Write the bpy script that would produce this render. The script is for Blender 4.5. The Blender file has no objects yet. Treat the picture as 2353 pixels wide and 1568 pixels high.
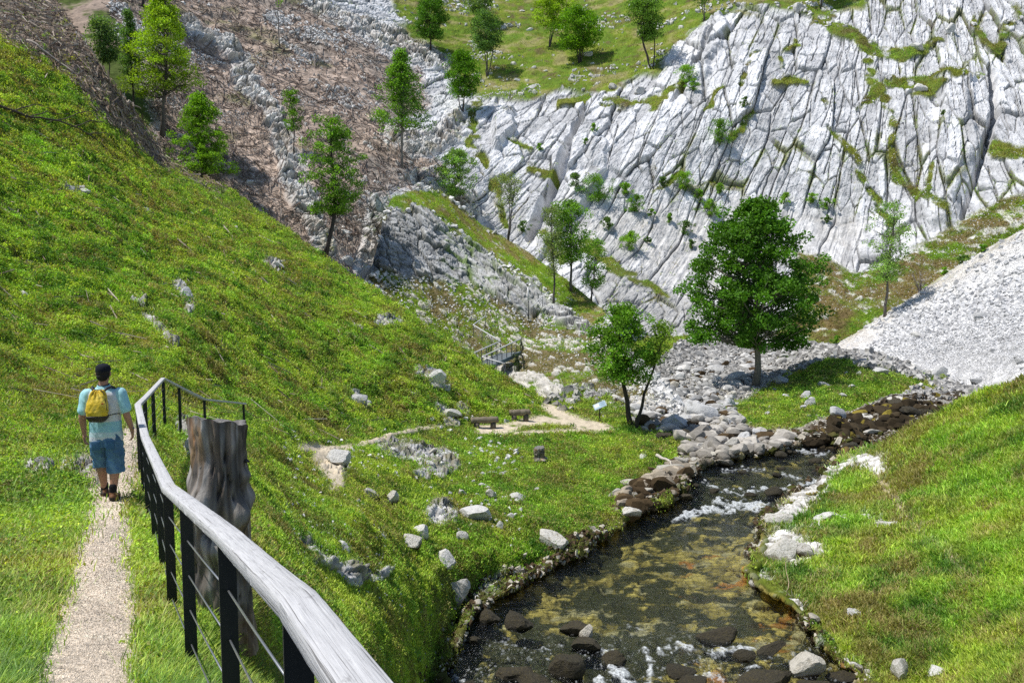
import bpy, bmesh, math, random, time
import numpy as np
from mathutils import Vector, Matrix
T0 = time.time()
rng = np.random.default_rng(7)
random.seed(7)
scene = bpy.context.scene
COL = scene.collection

# ------------------------------------------------------------------ camera model
# Survey frame of the place: image plane 2352 x 1568, used to lay the site out.
FX, CX, CY = 2000.0, 1176.0, 784.0
PITCH = math.radians(5.8)
EYE = np.array([0.0, 0.0, 1.65])
FWD = np.array([0, math.cos(PITCH), -math.sin(PITCH)])
UPV = np.array([0, math.sin(PITCH), math.cos(PITCH)])
RGT = np.array([1.0, 0, 0])

def rays(px, py):
    px = np.asarray(px, float)[..., None]; py = np.asarray(py, float)[..., None]
    return FWD + RGT * (px - CX) / FX + UPV * (CY - py) / FX

def unproj(px, py, D):
    return EYE + rays(px, py) * np.asarray(D, float)[..., None]

def depth_at_z(px, py, z):
    r = rays(px, py)
    return (z - EYE[2]) / np.minimum(r[..., 2], -1e-3)

# ------------------------------------------------------------------ noise
def _h(ix, iy, iz, seed):
    with np.errstate(over='ignore'):
        h = (ix.astype(np.uint32) * np.uint32(374761393) + iy.astype(np.uint32) * np.uint32(668265263)
             + iz.astype(np.uint32) * np.uint32(2147483647) + np.uint32(seed * 974711 + 12345))
        h = (h ^ (h >> np.uint32(13))) * np.uint32(1274126177)
        h = (h ^ (h >> np.uint32(16))) * np.uint32(2246822519)
        h = h ^ (h >> np.uint32(13))
    return h.astype(np.float64) / 4294967295.0

def vnoise(p, seed=0):
    """value noise, p (...,2|3) -> [-1,1]"""
    p = np.asarray(p, float)
    q = np.floor(p); f = p - q; f = f * f * f * (f * (f * 6 - 15) + 10)
    i = q.astype(np.int64)
    if p.shape[-1] == 2:
        ix, iy = i[..., 0], i[..., 1]; z = np.zeros_like(ix)
        fx, fy = f[..., 0], f[..., 1]
        a = _h(ix, iy, z, seed); b = _h(ix + 1, iy, z, seed)
        c = _h(ix, iy + 1, z, seed); d = _h(ix + 1, iy + 1, z, seed)
        return ((a * (1 - fx) + b * fx) * (1 - fy) + (c * (1 - fx) + d * fx) * fy) * 2 - 1
    ix, iy, iz = i[..., 0], i[..., 1], i[..., 2]
    fx, fy, fz = f[..., 0], f[..., 1], f[..., 2]
    r = 0
    for dz in (0, 1):
        a = _h(ix, iy, iz + dz, seed); b = _h(ix + 1, iy, iz + dz, seed)
        c = _h(ix, iy + 1, iz + dz, seed); d = _h(ix + 1, iy + 1, iz + dz, seed)
        v = (a * (1 - fx) + b * fx) * (1 - fy) + (c * (1 - fx) + d * fx) * fy
        r = r + v * (fz if dz else 1 - fz)
    return r * 2 - 1

def fbm(p, seed=0, oct=4, gain=0.5, lac=2.03):
    p = np.asarray(p, float); a = 1.0; s = 0; n = 0
    for o in range(oct):
        s = s + a * vnoise(p, seed + o * 17); n += a
        p = p * lac + 13.7; a *= gain
    return s / n

def worley(p, seed=0, jit=0.9):
    """2D cells: F1, F2, id (0..1), id2, vector to cell point"""
    q = np.floor(p).astype(np.int64)
    F1 = np.full(p.shape[:-1], 9.0); F2 = F1.copy()
    I = np.zeros_like(F1); J = np.zeros_like(F1); VX = np.zeros_like(F1); VY = np.zeros_like(F1)
    for dx in (-1, 0, 1):
        for dy in (-1, 0, 1):
            ix = q[..., 0] + dx; iy = q[..., 1] + dy; z = np.zeros_like(ix)
            hx = _h(ix, iy, z, seed); hy = _h(ix, iy, z + 1, seed)
            vx = ix + .5 + (hx - .5) * jit - p[..., 0]; vy = iy + .5 + (hy - .5) * jit - p[..., 1]
            d = np.sqrt(vx * vx + vy * vy)
            c = d < F1
            F2 = np.where(c, F1, np.minimum(F2, d))
            F1 = np.where(c, d, F1)
            I = np.where(c, _h(ix, iy, z + 2, seed), I); J = np.where(c, _h(ix, iy, z + 3, seed), J)
            VX = np.where(c, vx, VX); VY = np.where(c, vy, VY)
    return F1, F2, I, J, VX, VY

def sstep(a, b, x):
    t = np.clip((x - a) / (b - a + 1e-12), 0, 1)
    return t * t * (3 - 2 * t)

def lerp(a, b, t):
    return a + (b - a) * t

def cmix(c, col, w):
    """blend colour array c (...,3) towards col with weight w"""
    return c + (np.asarray(col, float) - c) * np.asarray(w)[..., None]

def poly_sd(poly, X, Y):
    """signed distance to a polygon, negative inside"""
    P = np.asarray(poly, float); n = len(P)
    d = np.full(X.shape, 1e18); ins = np.zeros(X.shape, bool)
    for i in range(n):
        ax, ay = P[i]; bx, by = P[(i + 1) % n]
        ex, ey = bx - ax, by - ay; wx, wy = X - ax, Y - ay
        t = np.clip((wx * ex + wy * ey) / (ex * ex + ey * ey + 1e-9), 0, 1)
        d = np.minimum(d, (wx - ex * t) ** 2 + (wy - ey * t) ** 2)
        c = ((ay <= Y) & (by > Y)) | ((by <= Y) & (ay > Y))
        xc = ax + (Y - ay) / (by - ay if by != ay else 1e-9) * ex
        ins ^= c & (X < xc)
    d = np.sqrt(d)
    return np.where(ins, -d, d)

def line_d(pts, X, Y):
    """distance to a polyline; entries (x, y) or (x, y, w): distance divided by the local width"""
    P = np.asarray(pts, float); best = np.full(X.shape, 1e18)
    for i in range(len(P) - 1):
        ax, ay = P[i][:2]; bx, by = P[i + 1][:2]
        ex, ey = bx - ax, by - ay; wx, wy = X - ax, Y - ay
        t = np.clip((wx * ex + wy * ey) / (ex * ex + ey * ey + 1e-9), 0, 1)
        d = np.sqrt((wx - ex * t) ** 2 + (wy - ey * t) ** 2)
        if P.shape[1] > 2:
            d = d / (P[i][2] * (1 - t) + P[i + 1][2] * t)
        best = np.minimum(best, d)
    return best

# ------------------------------------------------------------------ meshes
def mesh_from(name, verts, faces_flat, nper, mat=None, smooth=False, cols=None, colname='Col', parent=None, extra=None):
    """verts (N,3); faces_flat (M*nper) indices, every face has nper corners"""
    me = bpy.data.meshes.new(name)
    v = np.ascontiguousarray(verts, dtype=np.float32).reshape(-1)
    f = np.ascontiguousarray(faces_flat, dtype=np.int32).reshape(-1)
    nf = len(f) // nper
    me.vertices.add(len(v) // 3); me.vertices.foreach_set('co', v)
    me.loops.add(len(f)); me.loops.foreach_set('vertex_index', f)
    me.polygons.add(nf)
    me.polygons.foreach_set('loop_start', np.arange(0, nf * nper, nper, dtype=np.int32))
    me.polygons.foreach_set('use_smooth', np.full(nf, smooth, dtype=bool))
    if cols is not None:
        a = me.attributes.new(colname, 'FLOAT_COLOR', 'POINT')
        c = np.ones((len(v) // 3, 4), np.float32); c[:, :3] = cols
        a.data.foreach_set('color', c.reshape(-1))
    if extra:
        for k, arr in extra.items():
            a = me.attributes.new(k, 'FLOAT', 'POINT'); a.data.foreach_set('value', np.ascontiguousarray(arr, dtype=np.float32).reshape(-1))
    me.update(calc_edges=True)
    if mat: me.materials.append(mat)
    o = bpy.data.objects.new(name, me); COL.objects.link(o)
    if parent: o.parent = parent
    return o

def tag(o, label=None, cat=None, group=None, kind=None):
    if label: o['label'] = label
    if cat: o['category'] = cat
    if group: o['group'] = group
    if kind: o['kind'] = kind
    return o

def empty(name, loc, rz=0.0, label=None, cat=None, group=None):
    o = bpy.data.objects.new(name, None); COL.objects.link(o)
    o.location = Vector([float(t) for t in loc]); o.rotation_euler = (0, 0, rz); o.empty_display_size = .2
    return tag(o, label, cat, group)

class MB:
    """small mesh builder collecting verts / faces with per-vertex colour"""
    def __init__(s): s.v = []; s.f = []; s.c = []
    def add(s, verts, faces, col=(1, 1, 1)):
        b = len(s.v)
        s.v += [tuple(map(float, p)) for p in verts]
        if len(np.shape(col)) == 1: s.c += [tuple(col)] * len(verts)
        else: s.c += [tuple(map(float, q)) for q in col]
        s.f += [tuple(b + i for i in fc) for fc in faces]
    def tube(s, pts, rad, k=6, col=(1, 1, 1), caps=True, squash=None):
        pts = np.asarray(pts, float); n = len(pts)
        rad = np.broadcast_to(np.asarray(rad, float), (n,))
        tan = np.gradient(pts, axis=0); tan /= np.linalg.norm(tan, axis=1)[:, None] + 1e-9
        ref = np.array([0.13, 0.91, 0.2]) if abs(tan[0][2]) > .7 else np.array([0.1, 0.05, 1.0])
        vs = []
        u = np.cross(tan[0], ref); u /= np.linalg.norm(u)
        for i in range(n):
            u = u - tan[i] * np.dot(u, tan[i]); u /= np.linalg.norm(u) + 1e-9
            w = np.cross(tan[i], u)
            for j in range(k):
                a = 2 * math.pi * j / k
                vs.append(pts[i] + (u * math.cos(a) + w * math.sin(a)) * rad[i])
        fs = [(i * k + j, i * k + (j + 1) % k, (i + 1) * k + (j + 1) % k, (i + 1) * k + j) for i in range(n - 1) for j in range(k)]
        if caps:
            fs.append(tuple(range(k - 1, -1, -1))); fs.append(tuple((n - 1) * k + j for j in range(k)))
        if len(np.shape(col)) == 2: col = np.repeat(np.asarray(col), k, axis=0)
        s.add(vs, fs, col)
    def box(s, c, size, R=None, col=(1, 1, 1)):
        c = np.asarray(c, float); h = np.asarray(size, float) / 2
        vs = [np.array([x, y, z]) * h for x in (-1, 1) for y in (-1, 1) for z in (-1, 1)]
        if R is not None: vs = [R @ q for q in vs]
        s.add([c + q for q in vs], [(0, 1, 3, 2), (4, 6, 7, 5), (0, 4, 5, 1), (2, 3, 7, 6), (0, 2, 6, 4), (1, 5, 7, 3)], col)
    def build(s, name, mat=None, parent=None, smooth=True, bevel=0, auto=None):
        me = bpy.data.meshes.new(name); me.from_pydata(s.v, [], s.f)
        a = me.attributes.new('Col', 'FLOAT_COLOR', 'POINT')
        c = np.ones((len(s.v), 4), np.float32); c[:, :3] = np.asarray(s.c, np.float32)
        a.data.foreach_set('color', c.reshape(-1))
        bm = bmesh.new(); bm.from_mesh(me); bmesh.ops.recalc_face_normals(bm, faces=bm.faces)
        if bevel: bmesh.ops.bevel(bm, geom=bm.edges[:], offset=bevel, segments=2, affect='EDGES', profile=.6)
        bm.to_mesh(me); bm.free()
        me.polygons.foreach_set('use_smooth', np.full(len(me.polygons), smooth, dtype=bool))
        if auto is not None:
            try: me.set_sharp_from_angle(angle=auto)
            except Exception: pass
        if mat: me.materials.append(mat)
        o = bpy.data.objects.new(name, me); COL.objects.link(o)
        if parent: o.parent = parent
        return o

# ------------------------------------------------------------------ terrain patches
class Patch:
    """a stretch of ground or rock face: smooth base surface through surveyed points, then relief along its normals"""
    def __init__(s, x0, x1, nx, ybot, ytop, ny, ctrl, back=()):
        s.x0, s.x1, s.nx, s.ny = x0, x1, nx, ny
        s.bx = np.linspace(x0, x1, nx)
        s.yb = np.interp(s.bx, *np.array(ybot, float).T); s.yt = np.interp(s.bx, *np.array(ytop, float).T)
        if len(ytop) > 3:      # soften the polyline outline
            k = np.hanning(max(5, int(24 * nx / (x1 - x0))) | 1); k /= k.sum(); h = len(k) // 2
            s.yt = np.convolve(np.pad(s.yt, h, mode='edge'), k, mode='valid')
        s.fit(ctrl)
        v = np.linspace(0, 1, ny)[:, None]
        s.X = np.broadcast_to(s.bx, (ny, nx)).copy()
        s.Y = s.yb + (s.yt - s.yb) * v
        s.D = s.depth(s.X, s.Y)
        s.back = back
    def fit(s, ctrl):
        P = []; val = []
        for c in ctrl:
            d = c[2] if len(c) == 3 else float(depth_at_z(c[0], c[1], c[3]))
            P.append((c[0] / 500, c[1] / 500)); val.append(1.0 / d)
        P = np.array(P); val = np.array(val); n = len(P)
        r = np.linalg.norm(P[:, None] - P[None], axis=2)
        K = np.where(r > 0, r * r * np.log(np.maximum(r, 1e-9)), 0) + np.eye(n) * 2e-3
        A = np.zeros((n + 3, n + 3)); A[:n, :n] = K; A[:n, n] = 1; A[:n, n + 1:] = P; A[n, :n] = 1; A[n + 1:, :n] = P.T
        s.w = np.linalg.solve(A, np.concatenate([val, np.zeros(3)])); s.P = P
    def depth(s, X, Y):
        x = X.ravel() / 500; y = Y.ravel() / 500; n = len(s.P)
        out = s.w[n] + s.w[n + 1] * x + s.w[n + 2] * y
        for i in range(n):
            r2 = (x - s.P[i, 0]) ** 2 + (y - s.P[i, 1]) ** 2
            out = out + s.w[i] * 0.5 * r2 * np.log(np.maximum(r2, 1e-12))
        return (1.0 / np.clip(out, 1 / 420.0, 1 / 1.2)).reshape(X.shape)
    def base(s):
        s.P0 = unproj(s.X, s.Y, s.D)
        s.N0 = s.normals(s.P0)
        s.pos = s.P0.copy()
        return s.P0, s.N0
    @staticmethod
    def normals(P):
        du = np.gradient(P, axis=1); dv = np.gradient(P, axis=0)
        n = np.cross(du, dv); n /= np.linalg.norm(n, axis=-1)[..., None] + 1e-12
        flip = np.sum(n * (EYE - P), axis=-1) < 0
        n[flip] *= -1
        return n
    def finish(s, name, col, mat, kind='structure', extra=None, parent=None):
        pos, c = s.pos, col
        ex = dict(extra or {})
        if s.back:
            last = pos[-1]; hd = last - EYE; hd = hd * np.array([1, 1, 0]); hd /= np.linalg.norm(hd, axis=1)[:, None]
            add = np.stack([last + hd * a - np.array([0, 0, 1.0]) * b for a, b in s.back])
            pos = np.concatenate([pos, add]); c = np.concatenate([c, np.repeat(c[-1][None], len(s.back), 0)])
            for k in ex: ex[k] = np.concatenate([ex[k], np.repeat(ex[k][-1][None], len(s.back), 0)])
        ny, nx = pos.shape[:2]
        idx = np.arange(ny * nx).reshape(ny, nx)
        f = np.stack([idx[:-1, :-1], idx[:-1, 1:], idx[1:, 1:], idx[1:, :-1]], -1)
        s.col = col
        s.N = s.normals(s.pos)
        o = mesh_from(name, pos.reshape(-1, 3), f, 4, mat, True, c.reshape(-1, 3), extra={k: a for k, a in ex.items()}, parent=parent)
        if kind: o['kind'] = kind
        return o
    def _rc(s, px, py):
        px = np.asarray(px, float); py = np.asarray(py, float)
        c = np.clip((px - s.x0) / (s.x1 - s.x0) * (s.nx - 1), 0, s.nx - 1.001)
        yb = np.interp(px, s.bx, s.yb); yt = np.interp(px, s.bx, s.yt)
        r = np.clip((py - yb) / (yt - yb) * (s.ny - 1), 0, s.ny - 1.001)
        return r, c
    def _bil(s, A, px, py):
        r, c = s._rc(px, py); i = r.astype(int); j = c.astype(int); fr = (r - i)[..., None]; fc = (c - j)[..., None]
        return (A[i, j] * (1 - fc) + A[i, j + 1] * fc) * (1 - fr) + (A[i + 1, j] * (1 - fc) + A[i + 1, j + 1] * fc) * fr
    def at(s, px, py): return s._bil(s.pos, px, py)
    def nat(s, px, py):
        n = s._bil(s.N, px, py); return n / np.linalg.norm(n, axis=-1)[..., None]
    def cat(s, px, py): return s._bil(s.col, px, py)
    def scatter(s, n, mask, seed=1):
        """n random spots on the patch, mask = acceptance (ny,nx) in 0..1 -> row/col floats"""
        g = np.random.default_rng(seed)
        w = mask * np.abs(s.yt - s.yb)[None, :]
        cs = np.cumsum(w.ravel()); tot = cs[-1]
        k = np.searchsorted(cs, g.random(n) * tot)
        k = np.minimum(k, w.size - 1)
        r = np.clip(k // s.nx + g.random(n) - .5, 0, s.ny - 1.001); c = np.clip(k % s.nx + g.random(n) - .5, 0, s.nx - 1.001)
        px = s.x0 + c / (s.nx - 1) * (s.x1 - s.x0)
        yb = np.interp(px, s.bx, s.yb); yt = np.interp(px, s.bx, s.yt)
        return px, yb + (yt - yb) * r / (s.ny - 1)
# ------------------------------------------------------------------ materials
class NT:
    def __init__(s, name):
        m = bpy.data.materials.new(name); m.use_nodes = True; s.m = m; s.t = m.node_tree; s.t.nodes.clear()
        s.out = s.n('ShaderNodeOutputMaterial')
    def n(s, typ, **kw):
        nd = s.t.nodes.new(typ)
        for k, v in kw.items():
            if k.startswith('i_'):
                nd.inputs[k[2:].replace('_', ' ')].default_value = v
            else: setattr(nd, k, v)
        return nd
    def l(s, a, b): s.t.links.new(a, b)
    def attr(s, name='Col'):
        return s.n('ShaderNodeAttribute', attribute_name=name)
    def noise(s, scale, detail=4, rough=.6, vec=None, dim='3D'):
        nd = s.n('ShaderNodeTexNoise', noise_dimensions=dim); nd.inputs['Scale'].default_value = scale
        nd.inputs['Detail'].default_value = detail; nd.inputs['Roughness'].default_value = rough
        if vec is not None: s.l(vec, nd.inputs['Vector'])
        return nd
    def ramp(s, fac, stops):
        nd = s.n('ShaderNodeValToRGB'); s.l(fac, nd.inputs[0]); e = nd.color_ramp.elements
        while len(e) < len(stops): e.new(.5)
        for x, (p, c) in zip(e, stops):
            x.position = p; x.color = (*c, 1) if len(c) == 3 else c
        return nd
    def math(s, op, a, b=None, c=None):
        nd = s.n('ShaderNodeMath', operation=op)
        for i, v in enumerate((a, b, c)):
            if v is None: continue
            if isinstance(v, (int, float)): nd.inputs[i].default_value = v
            else: s.l(v, nd.inputs[i])
        return nd.outputs[0]
    def mix(s, a, b, fac, typ='MIX'):
        nd = s.n('ShaderNodeMix', data_type='RGBA', blend_type=typ)
        for sock, v in ((nd.inputs[6], a), (nd.inputs[7], b), (nd.inputs[0], fac)):
            if isinstance(v, (int, float)): sock.default_value = v
            elif isinstance(v, (tuple, list)): sock.default_value = (*v, 1)
            else: s.l(v, sock)
        return nd.outputs[2]
    def mul(s, col, val, fac=1.0):
        cb = s.n('ShaderNodeCombineColor')
        for i in range(3): s.l(val, cb.inputs[i])
        return s.mix(col, cb.outputs[0], fac, 'MULTIPLY')
    def princ(s, col, rough=.9, spec=.2, normal=None, **kw):
        p = s.n('ShaderNodeBsdfPrincipled')
        if isinstance(col, (tuple, list)): p.inputs['Base Color'].default_value = (*col, 1)
        else: s.l(col, p.inputs['Base Color'])
        if isinstance(rough, (int, float)): p.inputs['Roughness'].default_value = rough
        else: s.l(rough, p.inputs['Roughness'])
        p.inputs['Specular IOR Level'].default_value = spec
        if normal is not None: s.l(normal, p.inputs['Normal'])
        for k, v in kw.items(): p.inputs[k.replace('_', ' ')].default_value = v
        return p
    def bump(s, h, strength=.5, dist=.05, normal=None):
        b = s.n('ShaderNodeBump'); b.inputs['Strength'].default_value = strength; b.inputs['Distance'].default_value = dist
        s.l(h, b.inputs['Height'])
        if normal is not None: s.l(normal, b.inputs['Normal'])
        return b.outputs[0]
    def done(s, sh):
        s.l(sh, s.out.inputs[0]); return s.m

def ground_mat(name, sc1, sc2, bdist, var=(.72, 1.25), spec=.1, rough=.95):
    t = NT(name); geo = t.n('ShaderNodeNewGeometry'); P = geo.outputs['Position']
    a = t.noise(sc1, 6, .65, P); b = t.noise(sc2, 5, .7, P)
    v = t.math('MULTIPLY', t.math('MULTIPLY_ADD', a.outputs[0], 1.1, .45), t.math('MULTIPLY_ADD', b.outputs[0], 1.0, .5))
    c = t.mul(t.attr().outputs[0], v)
    h = t.math('ADD', a.outputs[0], t.math('MULTIPLY', b.outputs[0], .5))
    return t.done(t.princ(c, rough, spec, t.bump(h, .8, bdist)).outputs[0])

def leaf_mat(name, trans=.42, rnd=.45, rough=.55, spec=.25):
    """foliage: colour from the mesh, varied per leaf, part of the light passing through"""
    t = NT(name); geo = t.n('ShaderNodeNewGeometry')
    r = geo.outputs['Random Per Island']
    v = t.math('MULTIPLY_ADD', r, rnd * 2, 1 - rnd)
    c = t.mul(t.attr().outputs[0], v)
    p = t.princ(c, rough, spec)
    tr = t.n('ShaderNodeBsdfTranslucent'); t.l(t.mix(c, (1.0, 1.05, .35), 1.0, 'MULTIPLY'), tr.inputs[0])
    mx = t.n('ShaderNodeMixShader'); mx.inputs[0].default_value = trans
    t.l(p.outputs[0], mx.inputs[1]); t.l(tr.outputs[0], mx.inputs[2])
    return t.done(mx.outputs[0])

def attr_mat(name, rough=.8, spec=.2, nscale=12, var=.5, bdist=.01, bstr=.5, stretch=None, metallic=0):
    t = NT(name)
    tc = t.n('ShaderNodeTexCoord'); V = tc.outputs['Object']
    if stretch:
        mp = t.n('ShaderNodeMapping'); mp.inputs['Scale'].default_value = stretch; t.l(V, mp.inputs['Vector']); V = mp.outputs[0]
    a = t.noise(nscale, 6, .65, V)
    c = t.mul(t.attr().outputs[0], t.math('MULTIPLY_ADD', a.outputs[0], var * 2, 1 - var))
    p = t.princ(c, rough, spec, t.bump(a.outputs[0], bstr, bdist)); p.inputs['Metallic'].default_value = metallic
    return t.done(p.outputs[0])

M = {}
M['ground'] = ground_mat('meadow_soil', 3.5, 28, .04)
M['mountain'] = ground_mat('limestone_and_turf', .55, 3.2, .12)
M['spur'] = ground_mat('outcrop_and_turf', .9, 5, .07)
M['scree'] = ground_mat('scree_gravel', 1.3, 6.5, .12)
M['leaf'] = leaf_mat('leaves')
M['grass'] = leaf_mat('grass_blades', .38, .4, .5, .3)
M['bark'] = attr_mat('bark', .9, .1, 9, .55, .02, .8, (1, 1, .25))
M['rock'] = None
# ------------------------------------------------------------------ colours (linear albedo)
GRASS = np.array([.115, .205, .018]); GRASS_Y = np.array([.20, .25, .025]); GRASS_D = np.array([.045, .095, .012])
SOIL = np.array([.13, .095, .055]); DRY = np.array([.27, .22, .10]); WHITE = np.array([.62, .61, .585])
ROCK = np.array([.615, .62, .635]); GREY = np.array([.40, .405, .41]); BROWN = np.array([.41, .325, .265]); GRAVEL = np.array([.68, .585, .47])

def g3(*k): return np.stack(k, -1)

def blocks(a, t, seed, sizes, warp=None):
    '''angular jointed rock: every block has its own height and tilt, joints between blocks are cut in'''
    d = 0; cr = np.zeros(a.shape); first = None
    for k_, (sa, st, h_, tilt, cd, cw) in enumerate(sizes):
        f1, f2, i_, j_, vx_, vy_ = worley(g3(a / sa, t / st), seed + k_)
        e_ = f2 - f1
        g_ = np.exp(-(e_ / cw) ** 2) * (j_ > .15)
        d = d + h_ * (i_ - .5) + tilt * (vx_ * (j_ - .35) + vy_ * (i_ - .5)) - cd * g_
        cr = np.maximum(cr, g_ * (1 if k_ == 0 else .7))
        if first is None: first = (i_, j_, e_)
    return d, cr, first
# ================================================================== mountain side behind the valley
B_CTRL = [(1450,720,98),(1560,690,105),(1700,760,97),(1850,740,98),(1960,620,108),(2100,640,100),(1200,560,114),(1100,500,114.5),(1900,690,100),
 (1600,400,120),(1500,210,131),(1700,60,138),(1300,180,142),(1300,60,168),(1300,-150,225),(1490,150,140),(1600,-100,180),
 (2240,520,104),(2100,300,116),(2200,100,127),(2352,0,132),(2352,400,106),(2350,200,118),(2000,0,138),(1850,30,140),(2000,-150,160),(2500,-100,152),(2500,500,98),(1800,300,122),
 (1130,250,135),(1060,200,143),(1000,120,154),(1200,400,122),(1250,470,117),(1150,380,122),
 (500,440,92),(700,440,98),(900,440,105),(540,560,85),(700,560,91),(840,600,95),(500,300,104),(700,300,111),(900,300,120),(1010,400,116),(480,100,122),(640,100,131),(800,100,141),(440,-150,152),(950,0,174),(700,-150,182),(1000,330,123),
 (300,150,105),(200,0,115),(0,0,118),(300,400,88),(-200,-150,135),(-200,300,100),(900,800,84),(1300,850,84),(1700,900,86),(2200,900,80),(2600,900,75),(300,800,70)]
B = Patch(-260, 2640, 1640, [(-260, 560), (600, 640), (900, 760), (2640, 900)], [(-260, -170), (2640, -170)], 560, B_CTRL)
P0, N0 = B.base(); X, Y = B.X, B.Y
arc = np.cumsum(np.concatenate([np.zeros((1, B.nx)), np.linalg.norm(np.diff(P0, axis=0), axis=2)]), axis=0)
WX, WY, WZ = P0[..., 0], P0[..., 1], P0[..., 2]
w1 = fbm(g3(WX / 9, arc / 9), 3, 3); w2 = fbm(g3(WX / 9, arc / 9), 33, 3)
wf = fbm(g3(WX / 2.2, arc / 2.2), 5, 3); wf2 = fbm(g3(WX / 2.2, arc / 2.2), 55, 3)
XW = X + w1 * 26 + wf * 10; YW = Y + w2 * 22 + wf2 * 10          # ragged edges for every cover boundary

def inside(poly, soft=10): return 1 - sstep(-soft, soft, poly_sd(poly, XW, YW))
def along(pts, soft=.35): return 1 - sstep(1 - soft, 1 + soft, line_d(pts, XW, YW))

brown = inside([(360,330),(330,150),(250,60),(280,-200),(700,-200),(700,-20),(790,70),(870,120),(960,180),(985,240),(880,270),(900,330),(1010,400),(1000,440),(890,430),(840,560),(830,700),(500,640)], 14)
hillback = inside([(-300,700),(-300,-200),(290,-200),(260,60),(330,160),(370,330),(520,640)], 14)
meadow = inside([(860,-200),(900,20),(955,130),(1010,150),(1060,200),(1105,215),(1225,225),(1330,220),(1420,225),(1500,170),(1560,100),(1640,40),(1700,18),(1800,22),(1900,20),(1980,10),(1960,-200)], 8)
rib = np.zeros_like(X)
for ln in ([(440,50,14),(500,85,20),(540,130,20),(570,190,22),(620,250,24),(655,330,26),(690,410,26),(715,500,22),(760,580,20)],
           [(690,-30,22),(760,30,26),(830,60,30),(890,90,30),(960,130,34),(1010,150,18)],
           [(850,480,30),(870,540,34),(850,620,20)], [(905,300,14),(960,340,26),(1040,300,24),(1060,270,16)],
           [(940,400,12),(985,440,20),(1060,470,24),(1090,500,22)]):
    rib = np.maximum(rib, along(ln))
speck = np.zeros_like(X)
for ln in ([(600,30,16),(700,130,24),(770,220,26),(830,290,26),(900,330,24)], [(760,90,18),(830,170,20),(880,230,18)], [(780,300,20),(820,420,26),(800,520,30)], [(640,220,10),(720,380,16)],
           [(960,370,40),(1060,420,40),(1110,480,30)]):
    speck = np.maximum(speck, along(ln, .8))
turf = np.zeros_like(X)      # strips of turf on ledges and in gullies of the rock
for ln in ([(1870,20,16),(1930,70,16),(1990,110,20),(2060,135,18),(2120,110,12),(2170,85,8)], [(2040,195,16),(2110,205,22),(2190,190,14),(2240,180,10)],
           [(2010,230,8),(2060,300,10),(2060,400,12),(2110,460,14),(2170,490,12)], [(1780,180,10),(1850,180,8)], [(1880,220,8),(1900,300,7),(1960,360,10),(1990,440,9),(2040,520,8)],
           [(1400,250,10),(1500,240,12),(1560,180,10)], [(1740,120,8),(1700,200,6)], [(2250,40,8),(2290,130,10),(2340,30,16)], [(2280,330,22),(2352,340,16)], [(1180,330,10),(1220,350,10)],
           [(1100,230,10),(1090,330,16),(1130,420,14),(1160,520,10)], [(1210,400,8),(1260,390,8)], [(1300,250,12),(1360,235,10)], [(1830,90,6),(1800,140,5)], [(2150,390,6),(2130,480,6)], [(1680,300,8),(1720,260,6)],
           [(1610,235,5),(1660,190,5)], [(1500,440,6),(1560,400,6)], [(1960,250,10),(2010,200,14),(1990,160,12)]):
    turf = np.maximum(turf, along(ln, .5))
turf = sstep(.3, .62, turf * (.75 + .9 * fbm(g3(WX / 1.3, arc / 1.3), 64, 4) + .5 * fbm(g3(WX / 4, arc / 4), 65, 2)))
lowveg = inside([(1830,575),(1900,585),(1960,625),(1990,620),(2060,600),(2130,560),(2200,510),(2280,470),(2400,420),(2400,560),(2200,640),(2020,740),(1900,830),(1780,800),(1840,700)], 8)
gorge = inside([(1380,640),(1420,615),(1480,625),(1560,690),(1660,720),(1860,730),(1900,830),(1500,860),(1380,760)], 8)
gorge_t = np.maximum(along([(1350,560,22),(1400,600,14),(1460,640,12),(1530,680,8)], .5), along([(1240,545,8),(1300,600,10)], .5))
gorge_t = sstep(.3, .6, gorge_t * (.8 + .8 * fbm(g3(WX / 1.3, arc / 1.3), 66, 4)))
slab = inside([(1290,500),(1390,470),(1520,470),(1640,500),(1720,440),(1850,470),(1990,520),(1960,640),(1830,590),(1700,700),(1560,700),(1470,620),(1330,560),(1230,560),(1210,500)], 26)
slab = np.maximum(slab, inside([(1120,400),(1180,420),(1200,560),(1110,500)], 12) * .7)

notrock = np.clip(brown + hillback + meadow, 0, 1) * (1 - rib)
rockm = np.clip(1 - notrock - turf - lowveg - gorge_t, 0, 1)

# relief: slabs of limestone parted by joints that climb to the right, swinging upright further right
cot = np.interp(X, [1000, 1500, 1900, 2250, 2640], [.58, .52, .42, .12, -.02])
A_ = WX - arc * cot + w1 * .35 + wf * .10
T_ = arc + A_ * .22 + w2 * .8 + wf2 * .25
F1, F2, I1, J1, vx1, vy1 = worley(g3(A_ / 4.8, T_ / 13), 1)
e1 = F2 - F1
F1b, F2b, I2, J2, vx2, vy2 = worley(g3(A_ / 2.1, T_ / 5.6), 2); e2 = F2b - F1b
F1c, F2c, I3, J3, vx3, vy3 = worley(g3((A_ + wf * .3) / .85, (T_ + wf2 * .3) / 1.3), 3); e3 = F2c - F1c
fine = fbm(g3(WX * 1.6, arc * 1.1), 9, 5)
str_ = fbm(g3(A_ * 2.2, T_ * .22), 10, 4)
amp = rockm * (1 - .88 * slab) * lerp(1, .6, gorge)
blk = (I1 - .5) * 1.5 + vx1 * 1.0 * (J1 - .35) + (I2 - .5) * .42 + vx2 * .5 * (J2 - .4) + vy2 * .45 * (I2 - .5) + (I3 - .5) * .10
crk = 1.0 * np.exp(-(e1 / .045) ** 2) + .55 * np.exp(-(e2 / .055) ** 2) * (J2 > .2) + .16 * np.exp(-(e3 / .09) ** 2) * (J3 > .45)
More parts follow.
